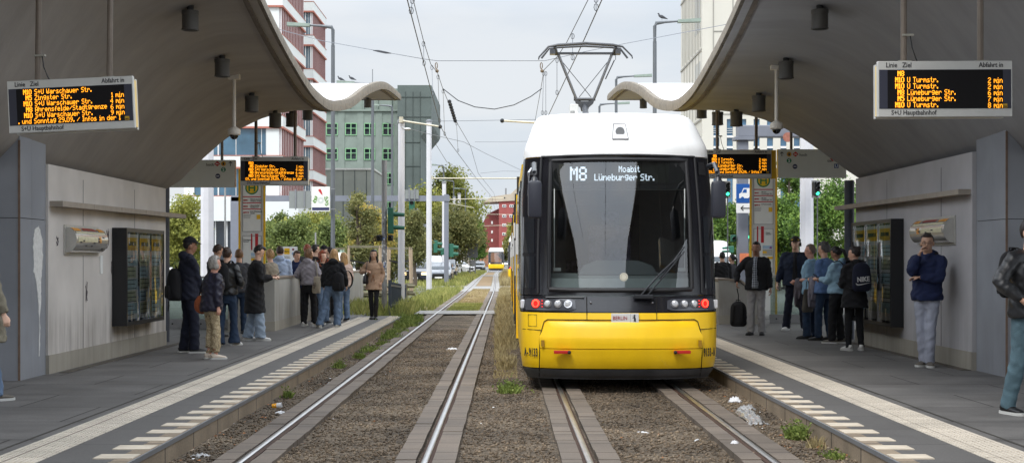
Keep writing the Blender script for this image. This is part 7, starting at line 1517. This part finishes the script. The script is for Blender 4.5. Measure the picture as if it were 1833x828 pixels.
mb.build('log', WOODG, t, smooth=True); mb = MB()
for x in (-.8, .2, 1.2): mb.cyl(x, .1, 0, .8, .06, 8)
mb.build('post', WOODG, t, smooth=True)
t = thing('wheelie_bin', 'dark green corrugated hoarding behind the tree guards', 'hoarding', (gx(645, 68), 68, 0)); t.name = 'hoarding'; mb = MB()
for k in range(14): mb.box(-1.0 + k * .14, -.88 + k * .14, 0, .05, 0, 2.1)
mb.box(-1.0, .96, .05, .1, 0, 2.1); mb.build('panel', M('hoarding_green', (120, 140, 128), .6, var=.1), t)
TYRE = M('tyre', (22, 22, 23), .85, var=0); HUB = M('hub', (150, 152, 156), .35, .6, var=0); CGL = M('car_glass', (40, 50, 56), .06, var=.3, scale=2, spec=.9); HLIT = M('headlamp_lit', (255, 214, 150), .4, var=0, emit=(255, 220, 160), es=2.2); HOFF = M('headlamp_off', (200, 204, 208), .15, .3, var=0); TLR = M('tail_red', (190, 30, 28), .3, var=0)
def car(px, py, Y, col, label, kind='car', lit=False, rot=0., w=1.8, sign=False, orange=False):
    """front towards the viewer at rot 0"""
    L_, hh = {'car': (4.5, 1.46), 'van': (5.0, 1.98), 'suv': (4.6, 1.66), 'big': (5.6, 2.5)}[kind]; t = thing('parked_car' if kind != 'van' else 'parked_van', label, 'car' if kind not in ('van', 'big') else 'van', (gx(px, Y), Y, -.03), R(rot), group='vehicles on the roads beside the tracks'); hw = w / 2
    PT = M('paint_%d_%d_%d' % col, col, .25, .1, var=0, coat=.6)
    bl = hh * .56; 
    if kind in ('van', 'big'): prof = [(0, .28), (-.02, .75), (.12, bl * .85), (.95, bl * 1.05), (1.55, hh - .05), (2.1, hh), (L_ - .1, hh), (L_, hh * .8), (L_, .3)]; gl = (.98, 1.62, bl * 1.06, hh - .12)
    else: prof = [(0, .26), (-.03, .6), (.08, bl * .9), (1.15, bl * 1.13), (1.95, hh - .02), (2.5, hh), (3.4, hh - .06), (4.15, bl * 1.25), (L_, bl * 1.15), (L_, .3)]; gl = (1.2, 1.95, bl * 1.14, hh - .1)
    mb = MB(); n = len(prof); vs = []
    def taper(y, z): return hw * (1 - .16 * max(0, (z - bl) / (hh - bl))) * (1 - .06 * (y < .1))
    for sx in (-1, -.86, .86, 1):
        for (y, z) in prof: zz = z if abs(sx) < 1 else (z - .05 if z > bl else z); vs.append((taper(y, z) * sx, y + (.05 if abs(sx) == 1 and y < .2 else 0), zz))
    mb.add(vs, [(i * n + k, i * n + (k + 1) % n, (i + 1) * n + (k + 1) % n, (i + 1) * n + k) for i in range(3) for k in range(n)] + [tuple(range(n)), tuple(range(3 * n, 4 * n))]); mb.build('body', PT, t, smooth=True)
    mb = MB(); y0, y1, z0, z1 = gl; a = taper(y0, z0) * .86; b = taper(y1, z1) * .86; d = .03; mb.add([(-a, y0 - d * .6, z0 + .03), (a, y0 - d * .6, z0 + .03), (b, y1 - d * 2, z1 + .02), (-b, y1 - d * 2, z1 + .02), (-a, y0 + .06, z0), (a, y0 + .06, z0), (b, y1 + .06, z1 - .05), (-b, y1 + .06, z1 - .05)], [(0, 1, 2, 3), (4, 5, 6, 7), (0, 1, 5, 4), (1, 2, 6, 5), (2, 3, 7, 6), (3, 0, 4, 7)]); mb.build('windscreen', CGL, t)
    for sx in (-1, 1):
        mb = MB(); za, zb = bl * 1.17, hh - .16; mb.box(*sorted((sx * (taper(2, za) - .03), sx * (taper(2, za) + .0))), 1.7, min(L_ - .9, 3.8), za, zb); mb.build('side_window', CGL, t)
        mb = MB(); mb.box(*sorted((sx * hw * .55, sx * hw * .92)), -.07, .02, bl * .66, bl * .84, .02); mb.build('headlight', HLIT if lit else HOFF, t)
        mb = MB(); mb.box(*sorted((sx * hw * .98, sx * (hw + .18))), 1.2, 1.32, bl * 1.12, bl * 1.3, .03); mb.build('wing_mirror', PT, t)
        for wy in (.85, L_ - .9):
            mb = MB(); mb.tube([(sx * (hw - .20), wy, .32), (sx * (hw + .005), wy, .32)], .32, 18); wh = mb.build('wheel', TYRE, t); m2 = MB(); m2.tube([(sx * (hw + .0), wy, .32), (sx * (hw + .012), wy, .32)], .19, 14); m2.build('rim', HUB, wh)
    mb = MB(); mb.box(-hw * .45, hw * .45, -.06, .0, bl * .48, bl * .78, .01); mb.box(-hw * .8, hw * .8, -.05, .0, .28, .40); mb.build('grille', TBK, t); mb = MB(); mb.box(-.26, .26, -.075, -.055, bl * .38, bl * .38 + .11); mb.build('number_plate', SWHT, t)
    mb = MB(); mb.box(-hw * .85, hw * .85, L_ - .01, L_ + .03, bl * .75, bl * .95); mb.build('tail_light', TLR, t)
    if sign: mb = MB(); mb.box(-.3, .3, 2.3, 2.5, hh, hh + .16, .02); mb.build('roof_sign', YEL, t)
    if orange: mb = MB(); mb.box(-hw, hw, 1.9, L_, hh, hh + .5, .02); mb.build('orange_load', M('orange_box', (236, 160, 40), .6, var=.05), t)
    return t
car(741, 507, 92, (26, 32, 48), 'black car with lit headlights waiting between the white masts', 'suv', True)
car(758, 480, 104, (196, 196, 190), 'white car with roof sign behind the black car', 'car', sign=True)
car(748, 480, 118, (226, 226, 226), 'white van with an orange load on its roof', 'van', orange=True)
car(772, 480, 116, (210, 212, 214), 'light van partly covered by the second white mast', 'van')
car(785, 480, 98, (90, 96, 104), 'grey car right of the second mast', 'car')
car(731, 480, 128, (235, 235, 232), 'white delivery van far behind the nearest mast', 'big')
car(797, 480, 120, (50, 54, 60), 'dark car behind the gantry column', 'suv')
car(843, 480, 158, (230, 230, 230), 'white estate car beside the large sign back', 'suv', rot=55)
car(822, 480, 165, (120, 124, 128), 'grey hatchback between gantry and sign back', 'car')
car(856, 480, 185, (60, 62, 70), 'dark car close to the distant tram', 'car')
car(906, 470, 260, (216, 216, 216), 'small white car right of the distant tram', 'suv')
car(640, 500, 66, (226, 224, 214), 'cream white van behind the walking woman', 'van', rot=20)
car(325, 480, 72, (236, 236, 234), 'white car seen through the left balustrade', 'suv', rot=70)
car(395, 480, 84, (110, 116, 126), 'grey car seen behind the left stop', 'car', rot=80)
car(1290, 480, 62, (238, 238, 238), 'tall white van right of the tram', 'big', rot=8)
car(1372, 480, 70, (232, 226, 204), 'cream car behind the right stop pillar', 'suv', rot=-80, sign=True)
car(1420, 480, 84, (220, 222, 226), 'white car behind the waiting group on the right', 'car', rot=85)
car(1330, 480, 96, (180, 184, 190), 'silver car behind the checked-shirt man', 'car', rot=80)
person('worker in an orange vest standing among the cars near the nearest mast', (gx(728.5, 96), 96, -.03), 120, 1.78, 'light', ('short', 'dark'), (M('vest_orange', (232, 90, 40), .7, var=.05), .85, .03), (NVY, .07), (SHB, SOLEB))
WIRE = M('wire_dark', (52, 54, 58), .5, .3, var=0); WIREL = M('wire_grey', (110, 114, 120), .5, .3, var=0)
def wire(pts, r, label, mat=WIRE, name='contact_wire', group=None):
    """pts: (px, py, Y) in the photograph turned into real points"""
    P_ = [at(*p) for p in pts]; t = tag(MB().tube(P_, r, 5).build(name, mat, smooth=True, auto=False), label, 'cable', group); return t
def W3(pts, r, label, mat=WIRE, name='contact_wire'): return tag(MB().tube(pts, r, 5).build(name, mat, smooth=True, auto=False), label, 'cable')
wire([(640, -560, 9), (729, 0, 21.2), (774, 172, 34.6), (789, 227, 41.3), (801.6, 250, 46), (852, 318, 67), (880, 352, 108), (893, 400, 180), (893, 430, 320)], .010, 'contact wire over the left track')
wire([(690, -400, 13), (739.6, 0, 27.6), (757.8, 72.5, 32.5), (771, 115, 36), (783, 130, 38.3), (792.5, 158.6, 41), (816.7, 217.5, 46.8), (842, 261, 57), (856, 310, 68), (884, 345, 108), (896, 395, 180), (896, 428, 320)], .009, 'carrying wire above the left contact wire', name='carrying_wire')
wire([(1230, -640, 8), (1077.4, 0, 21.2), (1048, 66, 25.6), (1038, 88, 26.6), (1014, 138, 31), (982, 206, 38), (960, 262, 50), (940, 330, 80), (925, 380, 140), (918, 430, 300)], .010, 'contact wire over the right track touching the pantograph')
wire([(1200, -520, 12), (1052.7, 0, 27.6), (1014, 77, 33), (998, 101, 35.6), (974, 125, 38), (968, 160, 44), (950, 260, 70), (930, 350, 130), (920, 420, 280)], .009, 'carrying wire above the right contact wire', name='carrying_wire')
wire([(470, 45, 38), (575, 73, 38), (680, 92, 38), (760, 106, 38), (783, 109, 38), (975, 109, 38), (1050, 92, 38), (1120, 78, 38), (1300, 44, 38), (1420, 24, 38)], .009, 'long span wire between the buildings above both tracks', WIREL, 'span_wire')
wire([(772, 217, 66), (850, 216, 66), (960, 214, 66)], .012, 'lower span wire left of the tram roof', WIREL, 'span_wire')
wire([(792.5, 158.6, 40), (820, 180, 40), (850, 191.5, 40), (885, 195.5, 40), (920, 188, 40), (950, 173, 40), (970, 158.6, 40)], .014, 'sagging feeder cable linking both overhead lines', name='feeder_cable')
wire([(690, 219, 44), (760, 238, 50), (830, 254, 58), (870, 275, 66), (940, 308, 80)], .010, 'slanting thin wire from the nearest mast towards the tram', WIREL, 'span_wire')
wire([(860, 310, 110), (900, 306, 110), (940, 307, 110)], .012, 'short span wire right of the lime tree, upper one', WIREL, 'span_wire')
wire([(850, 254, 100), (900, 254, 100), (945, 253, 100)], .012, 'thin span wire in front of the clouds, left of the tram', WIREL, 'span_wire')
wire([(772, 245, 44), (800, 290, 52), (850, 318, 66)], .008, 'thin hanger wire beside the left contact wire', WIREL, 'span_wire')
def dropper(p, q, label):
    a, b = at(*p), at(*q); t = thing('dropper_wire', label, 'dropper', a, group='droppers of the overhead lines'); d = b - a
    mb = MB(); mb.tube([(0, 0, 0), tuple(d)], .006, 4); mb.build('cord', WIREL, t); mb = MB(); K = 8; mb.tube([(.035 * math.cos(2 * math.pi * k / K), 0, -.06 + .06 * math.sin(2 * math.pi * k / K)) for k in range(K + 1)], .006, 4); mb.tube([(d.x + .035 * math.cos(2 * math.pi * k / K), d.y, d.z + .06 + .06 * math.sin(2 * math.pi * k / K)) for k in range(K + 1)], .006, 4); mb.build('loop', WIRE, t)
for i, (p, q) in enumerate((((738, -6, 22.6), (736, 26, 22.6)), ((758, 74, 31.5), (759, 118, 31.5)), ((773, 117, 36), (775, 172, 35.5)), ((784, 134, 38.3), (787, 220, 39.8)), ((793, 160, 41), (796, 243, 44)), ((817, 218, 47), (820, 272, 52)), ((1067, -8, 22.6), (1067, 20, 22.6)), ((1025, 60, 29), (1025, 108, 29)), ((997, 104, 34), (997, 170, 34.5)), ((973, 128, 38), (971, 206, 38)), ((977, 128, 38.4), (977, 206, 38.4)))):
    dropper(p, q, ('dropper wire on the left overhead line, %s from the top' if i < 6 else 'dropper wire on the right overhead line, %s from the top') % LN[i if i < 6 else i - 6])
for (px, py, Y, lab) in ((781, 118, 38, 'shackle holding the span wire over the left track'), (969, 118, 38, 'shackle holding the span wire over the right track')):
    t = thing('wire_shackle', lab, 'shackle', at(px, py, Y)); mb = MB(); K = 8; mb.tube([(.03 * math.cos(2 * math.pi * k / K), 0, .0 + .09 * math.sin(2 * math.pi * k / K)) for k in range(K + 1)], .014, 5); mb.ball((.02, 0, -.14), .05, 6, 5); mb.build('link', M('insulator_brown', (110, 92, 70), .5, var=.1), t)
t = thing('ribbed_insulator', 'dark ribbed insulator on the left overhead line', 'insulator', at(806, 192, 43.5)); a = at(804.5, 182, 43.2) - t.location; b = at(815, 217, 46.3) - t.location; mb = MB()
for k in range(8): p = a.lerp(b, k / 7.2); q = a.lerp(b, (k + .6) / 7.2); mb.tube([p, q], [.065, .025], 10)
mb.tube([a, b], .025, 8); mb.build('ribs', DARKM, t)
t = thing('wire_tensioner', 'small tensioner on the span wire left of the tall mast wires', 'tensioner', at(684, 93, 38)); mb = MB(); mb.tube([(-.25, 0, .04), (-.1, 0, .02), (.1, 0, -.02), (.25, 0, -.04)], [.01, .03, .03, .01], 6); mb.build('sleeve', WIRE, t)
def tri_stuff(name, label, cat, P0, nrm_h, lean, width, mat, kind='stuff'):
    """thin blades: P0 (n,3) feet, nrm_h heights"""
    n = len(P0); a = RNG.random(n) * 6.283; d = np.stack([np.cos(a), np.sin(a), np.zeros(n)], 1); ln = lean * RNG.random(n)[:, None] * nrm_h[:, None]; b2 = RNG.random(n) * 6.283; dd = np.stack([np.cos(b2), np.sin(b2), np.zeros(n)], 1)
    w = width * (.6 + .8 * RNG.random(n))[:, None]; v = np.stack([P0 - d * w, P0 + d * w, P0 + dd * ln * .45 + d * w * .7 + np.array([0, 0, 1]) * nrm_h[:, None] * .6, P0 + dd * ln + np.array([0, 0, 1]) * nrm_h[:, None]], 1).reshape(-1, 3).astype(np.float32)
    me = bpy.data.meshes.new(name); me.vertices.add(4 * n); me.vertices.foreach_set('co', v.ravel()); me.loops.add(4 * n); me.loops.foreach_set('vertex_index', np.arange(4 * n, dtype=np.int32)); me.polygons.add(n); me.polygons.foreach_set('loop_start', np.arange(0, 4 * n, 4, dtype=np.int32)); me.polygons.foreach_set('loop_total', np.full(n, 4, dtype=np.int32)); me.update(); me.materials.append(mat)
    o = bpy.data.objects.new(name, me); COL.objects.link(o); return tag(o, label, cat, None, kind)
GR1 = leafmat('grass_green', [(92, 100, 56), (130, 138, 76), (166, 168, 98), (198, 188, 126)], .35); GR2 = leafmat('grass_dry', [(110, 98, 70), (152, 138, 100), (186, 170, 128), (208, 194, 154)], .3); GR3 = leafmat('weed_fresh', [(72, 86, 46), (104, 122, 62), (140, 156, 82), (178, 184, 112)], .35)
def rect_pts(x0, x1, y0, y1, n, dens=None):
    x = x0 + (x1 - x0) * RNG.random(n); y = y0 + (y1 - y0) * RNG.random(n); return np.stack([x, y, np.full(n, -.05)], 1)
def clumpy(P, f=.7, thr=.35, seed=0.):
    v = np.array([noise.noise(Vector((p[0] * f * 1.6, p[1] * f, seed))) for p in P]); return P[v > thr - .5 * RNG.random(len(P))], v
P, _ = clumpy(rect_pts(-6.4, -2.35, 43.2, 77, 30000), .8, .1, 1.); tri_stuff('verge_grass', 'green grass verge left of the track', 'grass', P, .10 + .22 * RNG.random(len(P)), .5, .012, GR1)
P = rect_pts(-5.4, -2.7, 36.6, 44, 9000); tri_stuff('verge_grass', 'tall weeds and grass around the end of the left platform', 'grass', P, .10 + .45 * RNG.random(len(P)) ** 2, .5, .010, GR1)
P = rect_pts(-9.5, -4.6, 47, 76, 16000); tri_stuff('verge_grass', 'grass under the young trees on the left', 'grass', P, .08 + .14 * RNG.random(len(P)), .5, .014, GR1)
P = rect_pts(-7.2, -2.6, 86, 185, 14000); tri_stuff('verge_grass', 'far grass verge beyond the cross road', 'grass', P, .10 + .35 * RNG.random(len(P)), .5, .03, GR1)
P = rect_pts(-1.9, -.85, 43.4, 51, 6000); tri_stuff('track_grass', 'short grass between the rails beyond the crossing', 'grass', P, .04 + .06 * RNG.random(len(P)), .5, .01, GR1)
P, _ = clumpy(rect_pts(-1.85, -.9, 50, 76.5, 12000), 1.3, .15, 4.); tri_stuff('dry_track_grass', 'brown dry grass between the left rails', 'grass', P, .02 + .06 * RNG.random(len(P)), .6, .012, GR2)
P, v = clumpy(rect_pts(-.30, .30, 19, 76, 26000), .9, .16, 7.); P[:, 0] = P[:, 0] * (.55 + .45 * np.clip((P[:, 1] - 20) / 20, 0, 1)) - .02; tri_stuff('dry_middle_grass', 'tall dry straw-coloured grass between the two tracks', 'grass', P, (.10 + .36 * RNG.random(len(P)) ** 1.5) * np.clip((P[:, 1] - 14) / 34, .12, .6), .6, .005, GR2)
P = rect_pts(-.45, .8, 86, 185, 9000); tri_stuff('dry_middle_grass', 'far dry grass between the tracks', 'grass', P, .1 + .5 * RNG.random(len(P)), .4, .025, GR2)
P = rect_pts(2.9, 5, 46, 90, 4000); tri_stuff('verge_grass', 'grass right of the big tram', 'grass', P, .08 + .15 * RNG.random(len(P)), .5, .014, GR1)
def weed(x, y, r, h, n, mat, label, name='weed_clump', zb=-.05, group='weeds along the platforms', straw=0):
    t = thing(name, label, 'weed', (x, y, zb), group=group); a = RNG.random(n) * 6.283; q = np.sqrt(RNG.random(n)) * r; P = np.stack([q * np.cos(a) * .7, q * np.sin(a), np.zeros(n)], 1); o = tri_stuff('leaves', None, None, P, h * (.35 + .65 * RNG.random(n)) * (1 - .4 * q / r), .9 if not straw else .6, .006 if straw else .008, mat, 'thing'); o.parent = t
    if not straw:
        nn = n; c = np.stack([RNG.normal(size=nn) * r * .38, RNG.normal(size=nn) * r * .5, np.abs(RNG.normal(size=nn)) * h * .38 + .02], 1); me = leaf_mesh('foliage', c, np.full((nn, 3), .02), nn, .016, mat); o2 = bpy.data.objects.new('foliage', me); COL.objects.link(o2); o2.parent = t
    return t
for k, (x, y, r, h, n) in enumerate(((-2.56, 16.3, .07, .16, 90), (-2.5, 20.8, .12, .16, 160), (-2.42, 22.9, .13, .14, 200), (-2.40, 24.6, .25, .15, 220), (-2.36, 26.6, .2, .12, 160), (-2.38, 28.6, .3, .22, 320), (-2.42, 31, .4, .18, 260), (-2.42, 33.4, .5, .28, 420), (-2.5, 35.6, .55, .36, 500))):
    weed(x, y, r, h, n, GR3, ('single sprig', 'small tuft', 'low tuft', 'spreading weed', 'flat weed', 'bushy weed', 'loose weed', 'high weed', 'tallest weed')[k] + ' growing at the foot of the left platform edge, %s from the near end' % (LN + ['eighth', 'ninth'])[k])
weed(.03, 17.0, .20, .17, 420, GR3, 'bushy green weed beside the left corner of the big tram', group=None)
weed(-.03, 20.6, .16, .26, 260, GR2, 'dry straw tuft beside the left tram corner, nearer one', straw=1, group=None); weed(.0, 26, .3, .34, 420, GR2, 'dry straw tuft further along between the tracks', straw=1, group=None)
weed(2.62, 12.6, .14, .17, 420, GR3, 'feathery green weed at the foot of the right platform edge', group=None); weed(2.66, 11.35, .13, .06, 160, GR3, 'flat bright green weed below the right platform edge', group=None); weed(2.66, 12.0, .12, .16, 120, GR2, 'brown withered stalks by the right platform edge', straw=1, group=None)
n = 46000; x = -2.66 + 5.45 * RNG.random(n); y = 10.2 + 22 * RNG.random(n) ** 1.25; keep = np.ones(n, bool)
for c in (-1.355 - .7175, -1.355 + .7175, 1.365 - .7175, 1.365 + .7175): keep &= np.abs(x - c) > .25
x, y = x[keep], y[keep]; n = len(x); base = np.array([[1, 0, 0], [-1, 0, 0], [0, 1, 0], [0, -1, 0], [0, 0, 1], [0, 0, -1]], float); tris = np.array([[0, 2, 4], [2, 1, 4], [1, 3, 4], [3, 0, 4], [2, 0, 5], [1, 2, 5], [3, 1, 5], [0, 3, 5]])
s = (.006 + .011 * RNG.random(n) ** 1.8); V = base[None] * (s[:, None, None] * (1 + .5 * RNG.normal(size=(n, 6, 1)).clip(-1, 1))) ; an = RNG.random(n) * 6.28; ca, sa = np.cos(an), np.sin(an); V = np.stack([V[..., 0] * ca[:, None] - V[..., 1] * sa[:, None] + V[..., 2] * .3, V[..., 0] * sa[:, None] + V[..., 1] * ca[:, None], V[..., 2] * .8 + V[..., 0] * .25], -1)
hz_ = np.array([bedz(a, b, -.045)[2] for a, b in zip(x, y)]); V += np.stack([x, y, hz_ + .006], 1)[:, None, :]
me = bpy.data.meshes.new('ballast'); me.vertices.add(6 * n); me.vertices.foreach_set('co', V.astype(np.float32).ravel()); T = (tris[None] + (np.arange(n) * 6)[:, None, None]).reshape(-1).astype(np.int32); me.loops.add(len(T)); me.loops.foreach_set('vertex_index', T); me.polygons.add(len(T) // 3); me.polygons.foreach_set('loop_start', np.arange(0, len(T), 3, dtype=np.int32)); me.polygons.foreach_set('loop_total', np.full(len(T) // 3, 3, dtype=np.int32)); me.update(); me.materials.append(leafmat('ballast_stone', [(48, 40, 32), (88, 76, 62), (120, 104, 86), (164, 146, 122)], .0)); o = bpy.data.objects.new('ballast', me); COL.objects.link(o); tag(o, 'loose brown ballast stones between and beside the rails', 'stones', None, 'stuff')
LIT = M('litter_white', (214, 214, 216), .5, var=.06); CUPY = M('cup_yellow', (232, 160, 30), .5, var=0)
def crumple(name, label, cat, x, y, sx, sy, sz, mat, n=14, seed=1, zb=-.045, th=.003, rz=None):
    rs = random.Random(seed); m = MB(); g = 12; vs = []
    for j in range(g + 1):
        for i in range(g + 1):
            u, v = i / g - .5, j / g - .5; e = max(0, 1 - (2 * max(abs(u), abs(v))) ** 3)
            vs.append((u * sx * (1 + .2 * rs.uniform(-1, 1)), v * sy * (1 + .2 * rs.uniform(-1, 1)), sz * e * (.45 + .3 * math.sin(i * 1.3 + j * .7) * math.cos(j * 1.1 - i * .4) + rs.uniform(-.05, .05))))
    f = [(j * (g + 1) + i, j * (g + 1) + i + 1, (j + 1) * (g + 1) + i + 1, (j + 1) * (g + 1) + i) for j in range(g) for i in range(g)]; m.add(vs, f); o = m.build(name, mat, smooth=True, fixn=False, auto=False); md = o.modifiers.new('t', 'SOLIDIFY'); md.thickness = th; o.location = (x, y, zb); o.rotation_euler = (0, 0, rs.uniform(0, 3) if rz is None else rz); return tag(o, label, cat)
PLST = M('plastic_film', (150, 150, 150), .25, var=.15, scale=9, coat=.4)
crumple('plastic_bag', 'long crumpled clear plastic bag by the right platform edge', 'plastic bag', 2.50, 14.35, .20, 1.3, .07, PLST, seed=2, rz=-.04); crumple('plastic_bag', 'rounded white crumpled bag lying on the long plastic bag', 'plastic bag', 2.58, 15.0, .16, .2, .09, PLST, seed=5); crumple('plastic_wrapper', 'small white wrapper near the tram corner below the right kerb', 'litter', 2.60, 15.9, .14, .14, .09, LIT, seed=6)
crumple('paper_scrap', 'white scrap lying flat between the left rails', 'litter', -.98, 25.2, .20, .14, .05, LIT, seed=8); crumple('paper_scrap', 'crumpled ball of foil on the right rail panel', 'litter', 1.95, 11.95, .06, .06, .04, LIT, seed=9, zb=0.); crumple('paper_scrap', 'narrow white strip on the ballast in front of the tram', 'litter', 1.27, 13.05, .11, .03, .02, LIT, seed=10); crumple('paper_scrap', 'thin white shred right of the ballast centre by the tram', 'litter', 1.70, 12.5, .12, .02, .015, LIT, seed=11)
crumple('plastic_wrapper', 'dirty crumpled wrapper under the near left platform edge', 'litter', -2.5, 11.4, .10, .16, .06, PLST, seed=12); crumple('plastic_wrapper', 'whitish wrapper under the left platform edge behind the yellow cup', 'litter', -2.38, 14.7, .08, .12, .04, LIT, seed=13); crumple('paper_scrap', 'tiny white scrap beside the first green sprig', 'litter', -2.3, 18.3, .06, .08, .03, LIT, seed=14)
t = thing('paper_cup', 'yellow and white paper cup lying under the left platform edge', 'cup', (-2.56, 15.25, -.03)); mb = MB(); mb.cur = 0; mb.tube([(0, 0, 0), (.05, .0, .004)], [.026, .030], 14); mb.cur = 1; mb.tube([(.05, 0, .004), (.075, 0, .006), (.105, .0, .008)], [.030, .033, .037], 14, cap=False); mb.cur = 1; mb.build('cup', [CUPY, LIT], t, smooth=True)
rs = random.Random(9); LEAFD = M('dead_leaf', (164, 104, 56), .8, var=.4, scale=30)
mb = MB(); mp_ = MB()
for k in range(420):
    sd_ = rs.random(); x = rs.uniform(-2.66, -2.2) if sd_ < .4 else rs.uniform(2.3, 2.76) if sd_ < .75 else rs.uniform(-1.9, 2.2); y = 10.3 + 22 * rs.random() ** 1.5; a = rs.uniform(0, 6.28); r = rs.uniform(.008, .020); z = -.022 + rs.uniform(0, .012); m_ = mb if rs.random() < .78 else mp_
    m_.add([(x + r * math.cos(a), y + r * math.sin(a), z), (x + .5 * r * math.sin(a), y - .5 * r * math.cos(a), z + r * .4), (x - r * math.cos(a), y - r * math.sin(a), z + r * .1), (x - .5 * r * math.sin(a), y + .5 * r * math.cos(a), z)], [(0, 1, 2, 3)])
tag(mb.build('fallen_leaves', LEAFD, fixn=False), 'small dead leaves scattered over the ballast', 'leaves', None, 'stuff'); tag(mp_.build('litter_scraps', LIT, fixn=False), 'tiny white scraps of litter scattered over the ballast', 'litter', None, 'stuff')
t = tag(MB().tube([(0, 0, 0), (.12, .02, .005), (.24, -.01, .0)], .004, 4).build('twig', WPALE), 'pale twig on the ballast before the right rail panel', 'twig'); t.location = (1.86, 11.5, -.02)
